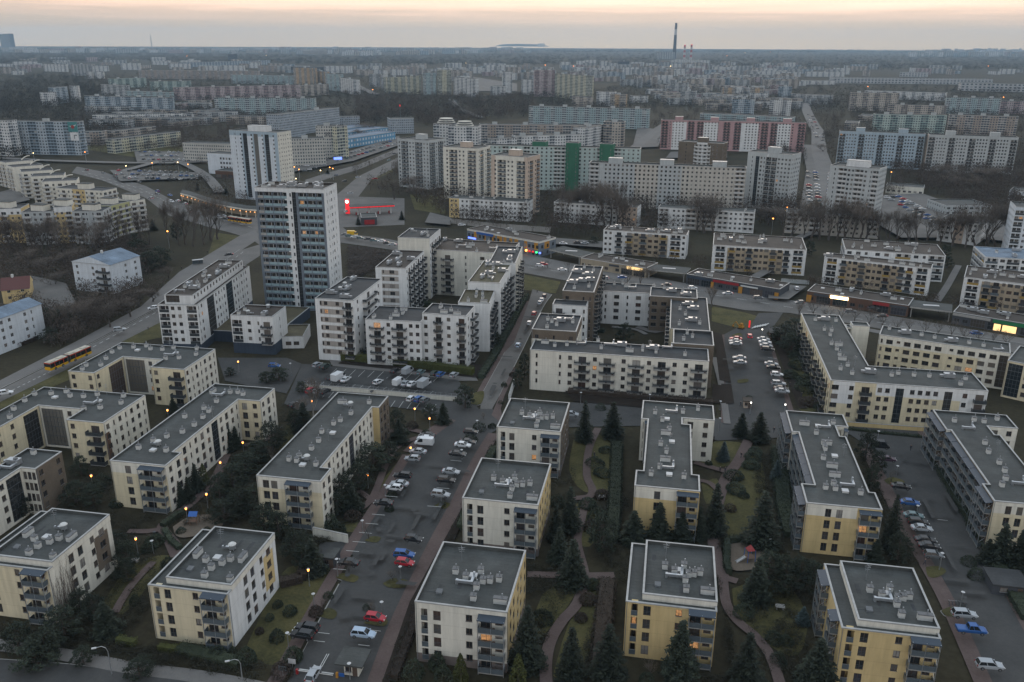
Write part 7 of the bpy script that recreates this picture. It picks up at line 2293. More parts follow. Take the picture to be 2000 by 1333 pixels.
woods('woodland', 'leafless trees along the interchange and the school grounds', scatter([(1740, 335), (2000, 335), (2000, 420), (1900, 425), (1850, 385), (1740, 375)], 170, (9, 15), (6, 9), 14) + scatter([(280, 300), (480, 300), (500, 420), (400, 400), (300, 345)], 60, (6, 11), (4, 7), 15) + scatter([(690, 330), (790, 300), (860, 380), (800, 400), (700, 370)], 60, (6, 11), (4, 7), 17) + scatter([(1180, 500), (2000, 640), (2000, 625), (1500, 545), (1200, 485)], 60, (5, 8), (3, 5), 18), 'woods_brown', FINE)
woods('woodland', 'brown scrub below the white house on the left', scatter([(0, 480), (290, 480), (300, 520), (240, 640), (120, 690), (0, 560)], 330, (5, 10), (5, 9), 6) + scatter([(260, 560), (330, 540), (300, 600), (130, 690), (110, 660)], 90, (2.5, 5), (3, 5), 16), 'woods_brown', FINE)
woods('woodland', 'trees around the distant panel estates', scatter([(0, 150), (700, 140), (760, 185), (1050, 190), (1300, 165), (2000, 175), (2000, 235), (1250, 215), (700, 250), (340, 230), (0, 320)], 4200, (9, 15), (8, 14), 7), 'woods')
woods('woodland', 'dark forest belt along the horizon', scatter([(0, 104), (560, 108), (700, 112), (1040, 105), (1290, 105), (1290, 128), (760, 130), (560, 126), (250, 120), (0, 128)], 3200, (10, 17), (18, 34), 8) + scatter([(1370, 100), (2000, 102), (2000, 138), (1700, 138), (1370, 132)], 2200, (10, 16), (18, 32), 9) + scatter([(0, 95), (2000, 99), (2000, 104), (0, 103)], 2600, (12, 20), (40, 90), 10), 'woods')
und = []
for k, (pl, nn) in enumerate([([(0, 1060), (290, 1060), (330, 1120), (250, 1250), (0, 1250)], 420), ([(330, 830), (480, 860), (540, 900), (520, 1020), (330, 1030)], 420), ([(560, 950), (740, 900), (700, 1010), (600, 1100), (550, 1060)], 300), ([(130, 900), (230, 890), (330, 1000), (250, 1060), (130, 1010)], 300), ([(1020, 860), (1120, 850), (1130, 1130), (1030, 1310), (1000, 1200)], 380),
        ([(1150, 1000), (1240, 960), (1250, 1060), (1200, 1330), (1120, 1330), (1180, 1150)], 420), ([(1360, 980), (1420, 1060), (1400, 1090), (1240, 1060), (1250, 1010)], 260), ([(1470, 900), (1560, 860), (1570, 1100), (1490, 1060)], 420), ([(1440, 1140), (1600, 1090), (1640, 1333), (1500, 1333)], 380), ([(1690, 870), (1790, 1100), (1740, 1120), (1680, 900)], 260), ([(1830, 860), (2000, 1130), (2000, 1200), (1900, 1040)], 320), ([(0, 1225), (520, 1300), (500, 1330), (0, 1262)], 420), ([(1400, 1080), (1440, 1333), (1380, 1333)], 120),
        ([(740, 1333), (860, 1090), (960, 860), (1000, 770), (1010, 800), (880, 1100), (800, 1333)], 260), ([(560, 760), (600, 830), (560, 900), (535, 850)], 120), ([(1560, 640), (1600, 640), (1600, 800), (1540, 690)], 160)]):
 und += scatter(pl, nn, (.4, 1.5), (.9, 2.6), 60 + k)
leaf_mat('undergrowth', (.012, .014, .010), (.042, .038, .024))
woods('undergrowth', 'low dark undergrowth and ground cover between the near blocks', und, 'undergrowth')
# dry brush and hedgerow between the estates of the middle distance
woods('woodland', 'brushwood beside the slate tower and along the car-lined streets', scatter([(676, 485), (765, 495), (735, 545), (682, 545)], 120, (1.5, 3), (3, 5), 11) + scatter([(1240, 470), (1350, 480), (1340, 510), (1180, 500)], 30, (3, 6), (3, 5), 12), 'woods_brown', FINE)

# ------------------------------------------------------------------ the far city: roofs nobody could count
bs = random.Random(9)
cols = ['f_grey', 'f_white', 'f_beige', 'f_blue', 'f_pink', 'f_brown']
CITY = {c: MB() for c in cols}

def city(px_poly, num, wr, hr, seed):
 r = random.Random(seed)
 xs, ys = [p[0] for p in px_poly], [p[1] for p in px_poly]
 for _ in range(num):
  q = (r.uniform(min(xs), max(xs)), r.uniform(min(ys), max(ys)))
  if not inside(q, px_poly):
   continue
  p = P(*q)
  w, d, h = r.uniform(*wr), r.uniform(10, 22), r.uniform(*hr)
  a = YAW + r.choice((-.12, -.05, .02, .3, 1.5))
  u, n = (math.cos(a), math.sin(a)), (-math.sin(a), math.cos(a))
  pl = [(p[0] + u[0] * s * w / 2 + n[0] * t * d / 2, p[1] + u[1] * s * w / 2 + n[1] * t * d / 2) for s, t in ((-1, -1), (1, -1), (1, 1), (-1, 1))]
  if not free(p):
   continue
  B = CITY[r.choice(cols[:3] if r.random() < .6 else cols)]
  for i in range(4):
   e, f = pl[i], pl[(i + 1) % 4]
   L = math.dist(e, f)
   B.face([(*e, 0), (*f, 0), (*f, h), (*e, h)], 0, [(0, 0), (L, 0), (L, h), (0, h)])
  B.face([(*v, h) for v in pl], 1)

city([(0, 98), (450, 98), (700, 97), (1040, 97), (1040, 104), (700, 110), (560, 106), (0, 104)], 420, (40, 140), (18, 40), 1)
city([(0, 118), (250, 116), (560, 128), (760, 132), (1290, 128), (1400, 130), (2000, 138), (2000, 146), (1650, 150), (1300, 145), (700, 150), (270, 136), (0, 150)], 330, (30, 90), (8, 22), 2)
city([(1100, 128), (1560, 128), (1560, 178), (1290, 178), (1100, 150)], 230, (24, 60), (9, 26), 3)
city([(1840, 100), (2000, 100), (2000, 112), (1780, 112)], 170, (40, 90), (26, 46), 4)
city([(690, 140), (1050, 130), (1050, 160), (880, 168), (880, 150), (720, 150)], 120, (26, 60), (10, 26), 5)
city([(200, 205), (440, 200), (440, 240), (210, 260)], 40, (40, 70), (9, 13), 6)
city([(1250, 170), (1560, 180), (1620, 215), (1560, 222), (1330, 215)], 70, (30, 60), (9, 15), 7)
for c in cols:
 tag(CITY[c].build('distant_city', [c, 'bitumen']), 'low %s roofs and blocks of the distant city' % {'f_grey': 'grey', 'f_white': 'white', 'f_beige': 'beige', 'f_blue': 'blue-grey', 'f_pink': 'pinkish', 'f_brown': 'brown'}[c], 'city', None, 'stuff')
# ------------------------------------------------------------------ vehicles
def loft(B, st, mi=0):
 """Closed hull through cross-sections (x, half-width low, half-width belt, z low, z belt)."""
 rings = []
 for x, w0, w1, z0, z1 in st:
  k = len(B.v)
  zm = (z0 + z1) / 2
  B.v += [(x, -w0 * .9, z0), (x, -w0, z0 + .12), (x, -w0 * 1.0, zm), (x, -w1, z1 - .06), (x, -w1 * .9, z1), (x, w1 * .9, z1), (x, w1, z1 - .06), (x, w0, zm), (x, w0, z0 + .12), (x, w0 * .9, z0)]
  rings.append(k)
 for a, b in zip(rings, rings[1:]):
  for q in range(10):
   w = (q + 1) % 10
   B.f.append((a + q, b + q, b + w, a + w)[::-1])
   B.m.append(mi)
 B.f.append(tuple(rings[0] + q for q in range(10))[::-1])
 B.m.append(mi)
 B.f.append(tuple(rings[-1] + q for q in range(10)))
 B.m.append(mi)

CARS = {
 # length, belt profile, cabin (x rear low, x rear top, x front top, x front low), roof height
 'hatchback': (4.1, [(-2.05, .62, .78, .45, .72), (-1.9, .82, .8, .3, .92), (-.6, .86, .84, .26, .95), (.9, .86, .82, .26, .92), (1.75, .8, .74, .3, .78), (2.05, .6, .6, .42, .6)], (-1.95, -1.5, .2, 1.05), 1.48),
 'saloon': (4.6, [(-2.3, .62, .74, .45, .8), (-2.1, .82, .8, .3, .96), (-.8, .87, .84, .26, .98), (1.0, .87, .83, .26, .94), (2.0, .82, .74, .3, .78), (2.3, .6, .6, .42, .6)], (-1.65, -.95, .3, 1.15), 1.44),
 'estate car': (4.65, [(-2.3, .66, .78, .42, .8), (-2.15, .84, .82, .3, .98), (-.8, .88, .85, .28, 1.0), (1.0, .88, .84, .28, .98), (2.0, .83, .76, .32, .84), (2.32, .62, .6, .44, .64)], (-2.2, -1.8, .3, 1.15), 1.58),
 'van': (5.2, [(-2.6, .9, .9, .4, 1.1), (-2.5, .95, .95, .32, 1.2), (0.4, .95, .95, .3, 1.2), (1.5, .95, .92, .3, 1.15), (2.3, .9, .82, .34, .95), (2.6, .7, .7, .45, .7)], (-2.58, -2.5, 1.0, 1.9), 2.2),
 'pickup': (5.3, [(-2.65, .85, .85, .5, .98), (-2.5, .92, .9, .42, 1.0), (-.5, .92, .9, .4, 1.02), (1.2, .92, .88, .4, 1.05), (2.3, .88, .82, .42, .95), (2.65, .7, .7, .5, .75)], (-.75, -.55, .75, 1.45), 1.8)}
CARMESH = {}

def car_parts(kind):
 if kind in CARMESH:
  return CARMESH[kind]
 ln, st, (xa, xb, xc, xd), hr = CARS[kind]
 B, G = MB(), MB()
 loft(B, st)
 zb = max(s[4] for s in st) - .05
 wb, wt = .8, .62
 if kind == 'van':
  wb, wt = .92, .86
 lo = [(xa, -wb, zb), (xd, -wb, zb - .04), (xd, wb, zb - .04), (xa, wb, zb)]
 hi = [(xb, -wt, hr - .05), (xc, -wt, hr - .05), (xc, wt, hr - .05), (xb, wt, hr - .05)]
 for i in range(4):
  j = (i + 1) % 4
  G.face([lo[i], lo[j], hi[j], hi[i]])
 # roof skin, pillars
 rx = [(xb - .06, -wt - .02), (xc + .06, -wt - .02), (xc + .06, wt + .02), (xb - .06, wt + .02)]
 B.prism(rx, hr - .06, hr, 0, None, True)
 for i in range(4):
  B.beam(lo[i], hi[i], .09)
 for sgn in (-1, 1):
  xm = (xa + xd) / 2 - .1
  B.beam((xm, sgn * (wb + .005), zb), ((xb + xc) / 2 - .1, sgn * (wt + .01), hr - .05), .09)
  if kind == 'van':     # closed load bay
   B.face([(xa - .01, sgn * (wb + .02), zb)[0:3], (.2, sgn * (wb + .02), zb), (.2, sgn * (wt + .03), hr - .02), (xb - .02, sgn * (wt + .03), hr - .02)][::sgn])
  B.beam((xd - .25, sgn * (wb + .08), zb + .05), (xd - .05, sgn * (wb + .2), zb + .12), .13)
 if kind == 'van':
  B.face([(xa - .02, -wb, zb), (xb - .03, -wt, hr - .02), (xb - .03, wt, hr - .02), (xa - .02, wb, zb)])
 if kind == 'pickup':
  B.box(-2.5, -.75, 1.0, -.9, .75, 1.03, 0)
 W = MB()
 for k in range(2):
  pass
 W.cone(0, 0, -.1, .1, .33, .33, 14, 0)
 W.cone(0, 0, .1, .112, .2, .2, 10, 1)
 W.cone(0, 0, -.112, -.1, .2, .2, 10, 1)
 Lm, Tl = MB(), MB()
 Lm.box(-.06, -.2, -.07, .06, .2, .08)
 Tl.box(-.05, -.12, -.12, .05, .12, .14)
 CARMESH[kind] = (B.mesh('body', ['car_white']), G.mesh('glass', ['car_glass']), W.mesh('wheel', ['rubber', 'hub']), Lm.mesh('headlight', ['car_lamp']), Tl.mesh('taillight', ['car_tail']), ln)
 return CARMESH[kind]

def car(kind, colour, x, y, rz, label, group=None, parts=True, lit=False):
 b, g, w, lm, tl, ln = car_parts(kind)
 t = thing('parked_car' if kind not in ('van', 'pickup') else kind if kind != 'van' else 'parked_van', label, 'van' if kind == 'van' else 'pickup truck' if kind == 'pickup' else 'car', (x, y, LAYER[0] + .02), rz, group)
 o = link('body', b, t)
 o.material_slots[0].link = 'OBJECT'
 o.material_slots[0].material = MATS['car_' + colour]
 link('glass', g, t)
 if parts:
  hw = .8 if kind in ('hatchback', 'saloon') else .84
  for sx in (-.31, .31):
   for sy in (-1, 1):
    q = link('wheel', w, t, (sx * ln, sy * hw, .33))
    q.rotation_euler = (math.pi / 2, 0, 0)
  for sy in (-1, 1):
   link('headlight', lm, t, (ln / 2 - .09, sy * .58, .66), -sy * .25)
   q = link('taillight', tl, t, (-ln / 2 + .06, sy * .68, .8))
   if lit:
    q.material_slots[0].link = 'OBJECT'
    q.material_slots[0].material = MATS['lit_red']
 return t

CN = dict(white='white', silver='silver', grey='grey', black='black', red='red', blue='blue', teal='grey-green', purple='dark purple', paleblue='pale blue', green='dark green', yellow='yellow')
KD = dict(h='hatchback', s='saloon', e='estate car', v='van', p='pickup')
ACR, ALONG = 0.0, math.pi / 2
ROWS = [
 ('left row of the gate street', 'front', ACR + math.pi, [(592, 1260, 'black', 'e'), (602, 1246, 'black', 'e'), (682, 1117, 'black', 's'), (750, 999, 'black', 's'), (771, 969, 'white', 'h'), (781, 961, 'silver', 's'), (787, 945, 'black', 'e'), (806, 911, 'silver', 'h'), (817, 897, 'silver', 's'), (829, 880, 'white', 'v'), (831, 871, 'white', 's'), (835, 865, 'black', 's')]),
 ('right row of the gate street', 'front', ACR, [(711, 1258, 'paleblue', 'e'), (734, 1226, 'red', 'h'), (791, 1117, 'red', 'h'), (790, 1101, 'blue', 'e'), (809, 1070, 'black', 'h'), (861, 982, 'silver', 'e'), (872, 954, 'black', 'e'), (881, 937, 'silver', 's'), (894, 902, 'black', 's'), (904, 884, 'white', 's'), (914, 878, 'black', 's'), (920, 858, 'black', 'h')]),
 ('back row of the parking square', 'left', ALONG - .25, [(621, 725, 'silver', 'h'), (637, 728, 'green', 'e'), (772, 737, 'black', 'h'), (797, 738, 'silver', 'v'), (822, 740, 'teal', 'h'), (849, 742, 'green', 'h'), (861, 744, 'blue', 'h'), (887, 745, 'silver', 'h')]),
 ('front row of the parking square', 'left', ALONG - .25, [(648, 751, 'black', 'h'), (676, 754, 'white', 's'), (739, 759, 'white', 'h'), (779, 760, 'white', 'v'), (793, 762, 'silver', 's'), (805, 763, 'white', 's')]),
 ('car park below the retaining wall', 'left', ALONG - .25, [(576, 804, 'black', 'h'), (609, 776, 'red', 'e'), (622, 777, 'silver', 'h'), (636, 778, 'black', 'e'), (804, 792, 'white', 'h'), (819, 793, 'blue', 'e'), (830, 795, 'grey', 'h')]),
 ('line along the sloping street', 'front', ALONG + .02, [(1012, 686, 'paleblue', 'h'), (1034, 642, 'white', 'h'), (1043, 623, 'red', 'h'), (1054, 602, 'silver', 's'), (1058, 596, 'white', 's'), (1063, 588, 'black', 'h')]),
 ('left row before the cream L-shaped block', 'back', ACR + math.pi, [(1436, 673, 'red', 's'), (1435, 678, 'silver', 's'), (1436, 683, 'silver', 's'), (1443, 711, 'silver', 's'), (1444, 720, 'silver', 's')]),
 ('right row before the cream L-shaped block', 'back', ACR, [(1490, 674, 'silver', 's'), (1493, 680, 'white', 's'), (1495, 687, 'silver', 's'), (1498, 694, 'black', 'e'), (1505, 723, 'silver', 's'), (1509, 730, 'black', 's'), (1516, 744, 'white', 'h'), (1519, 762, 'silver', 'e'), (1524, 772, 'black', 's'), (1526, 777, 'silver', 's')]),
 ('long row at the lower right', 'front', ACR + .02, [(1928, 1320, 'silver', 'e'), (1893, 1250, 'blue', 'p'), (1879, 1219, 'silver', 'e'), (1820, 1102, 'grey', 'h'), (1811, 1084, 'black', 's'), (1804, 1072, 'black', 's'), (1797, 1049, 'silver', 's'), (1790, 1037, 'black', 'e'), (1781, 1024, 'teal', 's'), (1774, 998, 'blue', 's'), (1757, 966, 'black', 's'), (1730, 912, 'purple', 's'), (1716, 886, 'black', 'v')]),
 ('avenue behind the seven-storey cream wing', 'left', ACR + .25, [(1054, 528, 'white', 'h'), (1062, 525, 'red', 'h'), (1098, 536, 'white', 's')]),
]
cr = random.Random(31)
for row, end, rz, cars in ROWS:
 for k, (x, y, col, kd) in enumerate(cars):
  p = P(x, y)
  lab = '%s %s, %s from the %s in the %s' % (CN[col], KD[kd], ORD[k], end, row)
  car(KD[kd], col, p[0], p[1], rz + cr.uniform(-.05, .05), lab, 'cars parked in rows around the estate')
SING = [((614, 1338), 'silver', 'h', ALONG, 'pale car nose at the gate barrier, cut by the bottom edge'), ((12, 781), 'white', 'e', .62, 'white estate car driving on the avenue at the left edge'), ((537, 727), 'blue', 'h', .1, 'bright blue hatchback alone in the small car park under the dark podium'),
  ((1463, 668), 'red', 'h', ALONG, 'red hatchback leaving the car park with lit tail lamps'), ((1116, 823), 'silver', 'h', .05, 'silver hatchback half hidden behind the white block with the orange window'), ((1555, 573), 'white', 'h', ALONG, 'white hatchback waiting between the two shop parades'), ((1703, 612), 'black', 's', .2, 'dark saloon before the red shop sign'), ((1838, 618), 'black', 'e', .2, 'dark estate car under the second passage canopy'),
  ((1100, 484), 'white', 's', .1, 'white saloon on the canopy deck car park'), ((1128, 482), 'black', 's', .3, 'black saloon on the canopy deck car park'), ((1142, 483), 'silver', 's', .4, 'silver saloon on the canopy deck car park'), ((902, 447), 'white', 'e', .5, 'white estate car behind the blue and orange shop building'), ((676, 420), 'white', 'h', ALONG, 'white hatchback beside the red price pylon')]
for (x, y), col, kd, rz, lab in SING:
 p = P(x, y)
 car(KD[kd], col, p[0], p[1], rz, lab, None, True, 'lit tail' in lab)
# traffic on the avenues and far car parks: whole cars, too small to show more than body and glass
FARROWS = [
 ('queue of cars on the avenue by the petrol station', [(674, 466), (683, 469), (693, 471), (704, 473), (718, 475), (731, 478), (745, 479), (757, 483), (767, 486)], .1, True),
 ('traffic on the avenue by the curved estate', [(170, 338), (203, 344), (226, 347), (227, 352), (251, 354), (273, 362), (295, 394), (308, 385), (308, 380), (333, 388), (348, 399), (336, 400), (362, 405), (378, 410), (372, 420), (400, 420)], -.5, True),
 ('avenue below the shop parades', [(1180, 553), (1215, 551), (1300, 566), (1352, 572), (1420, 583), (1480, 592), (1560, 601), (1660, 619), (1720, 628), (1905, 662)], .25, True),
 ('avenue left of the white blocks', [(350, 580), (420, 528), (447, 506), (235, 655), (300, 612)], .62, True),
 ('cars waiting at the junction by the slate tower', [(425, 428), (430, 432), (436, 429), (442, 435), (449, 432), (456, 437), (463, 435)], -.2, False),
 ('wide roads behind the petrol station', [(673, 360), (685, 384), (732, 355), (700, 352), (655, 349), (770, 305), (760, 318)], .7, False)]
cf = ['white', 'silver', 'grey', 'black', 'silver', 'white', 'grey', 'black', 'silver', 'teal', 'red', 'blue']
NF = 0
for row, pts, rz, lit in FARROWS:
 for k, (x, y) in enumerate(pts):
  p = P(x, y)
  col = cr.choice(cf)
  car(cr.choice(['hatchback', 'saloon', 'estate car']), col, p[0], p[1], rz + cr.uniform(-.1, .1) + (0 if k % 2 else math.pi), '%s car, %s in the %s' % (CN[col], ORD[k], row), 'traffic on the big roads', lit, lit and k % 2 == 0)
LOTS = [('pale road in the right distance', (1578, 225), (1600, 285), (1584, 224), 9, 2), ('lower left car park', (228, 338), (382, 343), (240, 352), 15, 3), ('upper left car park', (270, 301), (392, 303), (276, 316), 13, 3), ('car park by the blue halls', (575, 336), (765, 280), (590, 341), 24, 2),
  ('left penthouse-tower car park', (1578, 340), (1582, 416), (1592, 340), 13, 2), ('right penthouse-tower car park', (1622, 342), (1618, 412), (1644, 342), 10, 2),
  ('car park behind the bare trees', (1728, 390), (1860, 462), (1750, 388), 13, 3), ('car park at the right edge', (1895, 436), (1985, 444), (1893, 458), 9, 3), ('street below the pale road', (1594, 262), (1600, 330), (1602, 262), 12, 2), ('car park under the yellow house', (70, 560), (130, 585), (62, 575), 5, 2), ('car park of the curved estate', (4, 380), (22, 400), (14, 378), 6, 2), ('car park beside the teal block', (1250, 288), (1292, 256), (1258, 288), 12, 2)]
for row, a, b, c, n, m in LOTS:
 A, Bq, Cq = P(*a), P(*b), P(*c)
 for j in range(m):
  q = 0
  for i in range(n):
   if cr.random() < .16 or NF >= 190:
    continue
   t, s = (i + .5) / n, (j / (m - 1) if m > 1 else 0)
   x, y = A[0] + (Bq[0] - A[0]) * t + (Cq[0] - A[0]) * s, A[1] + (Bq[1] - A[1]) * t + (Cq[1] - A[1]) * s
   col = cr.choice(cf)
   hd = math.atan2(Bq[1] - A[1], Bq[0] - A[0]) + math.pi / 2
   car(cr.choice(['hatchback', 'saloon', 'estate car']), col, x, y, hd, '%s car, %s from the left, %s row of the %s' % (CN[col], ORD[q], ('only' if m == 1 else ['back', 'front'][j] if m == 2 else ['back', 'middle', 'front'][j]), row), 'cars in the far car parks', False)
   q += 1
   NF += 1

def vehicle_box(name, label, cat, x, y, rz, paint, cab, ln, hh, wd=2.2):
 t = thing(name, label, cat, (x, y, LAYER[0] + .02), rz)
 B = MB()
 B.box(-ln / 2, -wd / 2, .55, ln / 2 - 1.7, wd / 2, hh)
 B.box(-ln / 2 - .03, -wd / 2 - .03, hh, ln / 2 - 1.67, wd / 2 + .03, hh + .06)
 B.build('box_body', [paint], t)
 B = MB()
 x0 = ln / 2 - 1.65
 B.prism([(x0, -wd / 2 + .1), (ln / 2 - .1, -wd / 2 + .1), (ln / 2 - .1, wd / 2 - .1), (x0, wd / 2 - .1)], .45, 1.25)
 B.face([(ln / 2 - .1, -wd / 2 + .1, 1.25), (ln / 2 - .1, wd / 2 - .1, 1.25), (ln / 2 - .7, wd / 2 - .25, 2.1), (ln / 2 - .7, -wd / 2 + .25, 2.1)], 1)
 for s in (-1, 1):
  B.face([(x0, s * (wd / 2 - .1), 1.25), (ln / 2 - .1, s * (wd / 2 - .1), 1.25), (ln / 2 - .7, s * (wd / 2 - .25), 2.1), (x0, s * (wd / 2 - .25), 2.1)][::s], 1)
 B.face([(x0, -wd / 2 + .25, 2.1), (ln / 2 - .7, -wd / 2 + .25, 2.1), (ln / 2 - .7, wd / 2 - .25, 2.1), (x0, wd / 2 - .25, 2.1)])
 B.build('cab', [cab, 'car_glass'], t)
 w = car_parts('hatchback')[2]
 for sx in (-.28, .32):
  for sy in (-1, 1):
   q = link('wheel', w, t, (sx * ln, sy * (wd / 2 - .12), .36))
   q.rotation_euler = (math.pi / 2, 0, 0)
   q.scale = (1.1, 1.1, 1.3)
 return t

x, y = P(662, 752)
vehicle_box('camper_van', 'white camper van with a cluttered roof, front row of the parking square', 'camper van', x, y, ALONG - .25, 'car_white', 'car_white', 5.6, 2.6)
x, y = P(829, 765)
vehicle_box('box_truck', 'white box truck at the right end of the parking square front row', 'truck', x, y, ALONG - .25, 'car_silver', 'car_white', 5.6, 2.7)
x, y = P(689, 466)
vehicle_box('ambulance', 'yellow ambulance in the queue on the avenue by the petrol station', 'ambulance', x, y, .1, 'car_yellow', 'car_yellow', 5.8, 2.6)

# articulated city bus
flat_mat('bus_red', (.42, .05, .02), .4)
flat_mat('bus_yellow', (.62, .34, .01), .4)
flat_mat('bus_roof', (.46, .42, .34), .6)

def bus(label, x, y, rz):
 t = thing('city_bus', label, 'bus', (x, y, LAYER[0] + .02), rz)
 for nm, x0, x1 in (('front_section', -.5, 9.0), ('rear_section', -9.0, -1.5)):
  B = MB()
  B.box(x0, -1.27, .35, x1, 1.27, 1.15, 1)
  B.box(x0, -1.27, 1.15, x1, 1.27, 2.55, 2)
  B.box(x0, -1.27, 2.55, x1, 1.27, 2.95, 0, 3)
  B.box(x0 + .6, -.8, 2.953, x0 + 2.8, .8, 3.2, 3)
  B.box(x1 - 3.2, -.8, 2.953, x1 - 1.2, .8, 3.15, 3)
  o = B.build(nm, ['bus_red', 'bus_yellow', 'car_glass', 'bus_roof'], t)
  n = 4
  for k in range(n + 1):
   xx = x0 + .1 + (x1 - x0 - .2) * k / n
   for s in (-1, 1):
    C2 = MB()
    C2.box(xx - .12, s * 1.285 - .01, 1.16, xx + .12, s * 1.285 + .01, 2.54)
    C2.build('pillar', ['bus_red' if k % 2 else 'steel_dark'], o)
  for sx in (x0 + 2.0, x1 - 2.4):
   for s in (-1, 1):
    q = link('wheel', car_parts('hatchback')[2], t, (sx, s * 1.2, .48))
    q.rotation_euler = (math.pi / 2, 0, 0)
    q.scale = (1.45, 1.45, 1.3)
 B = MB()
 for k in range(6):
  B.box(-1.5 + k * .17, -1.15 + .05 * (k % 2), .5, -1.33 + k * .17 - .002, 1.15 - .05 * (k % 2), 2.85)
 B.build('bellows', ['rubber'], t)
 B = MB()
 B.box(-9.03, -1.1, .6, -9.002, 1.1, 1.5)
 B.build('rear_panel', ['bus_yellow'], t)
 for s in (-1, 1):
  B = MB()
  B.box(9.002, s * .9 - .15, .7, 9.04, s * .9 + .15, .95)
  B.build('headlight', ['car_lamp'], t)

a, b = P(101, 733), P(171, 702)
bus('yellow and red articulated bus driving up the avenue', (a[0] + b[0]) / 2, (a[1] + b[1]) / 2, math.atan2(b[1] - a[1], b[0] - a[0]))
a, b = P(447, 437), P(492, 444)
bus('red articulated bus with dark windows at the junction beside the slate tower', (a[0] + b[0]) / 2, (a[1] + b[1]) / 2, math.atan2(b[1] - a[1], b[0] - a[0]))

# ------------------------------------------------------------------ street furniture
def lamp(x, y, h, label, lit=None, arm=0.0, rz=0.0, group=None, ball=.22):
 t = thing('street_lamp', label, 'street lamp', (x, y, 0), rz, group)
 B = MB()
 if arm:
  pts = [(0, 0, 0), (0, 0, h * .8), (0, -arm * .15, h * .93), (0, -arm * .5, h), (0, -arm, h * .985)]
  B.tube(pts, [.11, .075, .06, .05, .045], 8)
  B.build('pole', ['metal'], t)
  B = MB()
  B.box(-.16, -arm - .75, h * .985 - .1, .16, -arm + .02, h * .985 + .06)
  B.build('lantern', ['lamp_white'], t)
 else:
  B.tube([(0, 0, 0), (0, 0, h - .2)], [.08, .05], 8)
  B.cone(0, 0, 0, .5, .12, .1, 8)
  B.build('pole', ['metal'], t)
  B = MB()
  B.cone(0, 0, h - .2, h + (.3 if lit else .05), ball * .6, ball, 10)
  B.build('lantern', [lit or 'lamp_white'], t)
  B = MB()
  z = h + (.31 if lit else .05)
  B.cone(0, 0, z, z + .12, ball * (1.1 if lit else 1.7), ball * .6, 12)
  B.build('lamp_shade', ['lamp_white'], t)
 return t

LMP = [((660, 1128), 1092, 'left of the gate street by the dark shed'), ((614, 1188), 1160, 'left of the gate street by the bare bush'), ((564, 1268), 1236, 'left of the gate street by the two black estate cars'), ((709, 1044), 1017, 'left of the gate street above the side lane'), ((753, 969), 948, 'left of the gate street by the white hatchback'), ((862, 988), 960, 'right of the gate street by the silver estate car'),
  ((783, 1140), 1107, 'right of the gate street by the red van'), ((747, 1209), 1176, 'right of the gate street above the red hatchback'), ((684, 1329), 1296, 'in front of the gate hut'), ((1788, 1016), 987, 'beside the lane of parked cars above the grey-green saloon'), ((1834, 1115), 1079, 'on the dry grass island of the parked car lane'), ((1874, 1191), 1155, 'by the bicycles beside the parked car lane'),
  ((1502, 1077), 1064, 'behind the sandy playground'), ((1713, 865), 842, 'at the top of the parked car lane'), ((1750, 931), 910, 'by the dark purple saloon'), ((1404, 845), 817, 'right of the long block with the yellow gable'), ((1406, 802), 786, 'left of the small sandstone kiosk'), ((1134, 790), 767, 'below the long white block, left one'), ((1268, 796), 771, 'below the long white block, middle one'), ((932, 846), 822, 'on the round shrub island of the gate street'), ((902, 899), 880, 'right of the gate street among white saloons'), ((569, 735), 710, 'under the brown hedge by the parking square'), ((300, 1082), 1056, 'with a solar panel by the garden path')]
for (x, y), ty, lab in LMP:
 p = P(x, y)
 lamp(p[0], p[1], max(3.0, HT(x, y, ty)), 'white disc-topped street lamp ' + lab, None, 0, 0, 'unlit lamps of the estate')
for (x, y), ty, lab in [((219, 1319), 1258, 'left of two above the roadside pavement'), ((474, 1333), 1285, 'right of two above the roadside pavement')]:
 p = P(x, y)
 lamp(p[0], p[1], HT(x, y, ty), 'tall curved-arm street lamp, ' + lab, None, 1.7, -1.1, 'curved-arm lamps by the bottom road')
LIT = [(465, 707, 'in the small car park under the podium'), (327, 802, 'right of the U-shaped block with the brown corner'), (430, 904, 'right of the long cream block with the green stair window'), (178, 930, 'below the U-shaped block with the brown corner'), (403, 966, 'on the garden path below the spruces'), (363, 994, 'where the garden path bends'), (265, 1053, 'right of the creeper block'), (602, 1114, 'by the dark shed'), (594, 818, 'left of the long cream block by the lower car park'), (609, 784, 'by the red estate car in the lower car park'),
  (839, 818, 'at the upper end of the gate street'), (802, 875, 'beside the white van'), (810, 799, 'by the blue estate car in the lower car park'), (474, 865, 'between the two long cream blocks'), (718, 928, 'right of the long cream block by the lower car park'), (1467, 787, 'on the small sandstone kiosk'), (1534, 791, 'left of the long block with the white top band'), (1489, 644, 'at the entrance barrier of the right car park')]
for x, y, lab in LIT:
 p = P(x, y, 3.8)
 lamp(p[0], p[1], 3.8, 'glowing orange lamp ' + lab if y not in (787, 791, 644) else 'glowing white lamp ' + lab, 'lit_orange' if y not in (787, 791, 644) else 'lit_white', 0, 0, 'lit lamps of the estate', .26)
FARLIT = [(65, 300), (166, 298), (297, 319), (246, 325), (327, 453), (584, 332), (626, 334), (644, 328), (575, 327), (347, 318), (367, 322), (1510, 428), (1533, 413), (1538, 406), (1741, 337), (1831, 187), (1960, 191), (510, 345), (578, 350), (728, 176), (1180, 560), (1145, 555), (650, 330), (1420, 110), (1455, 104), (1505, 102), (1407, 130), (1310, 130), (1930, 130), (1152, 122), (910, 124), (1065, 128), (1120, 130), (520, 109), (365, 110), (1350, 130), (1460, 130), (1695, 170)]
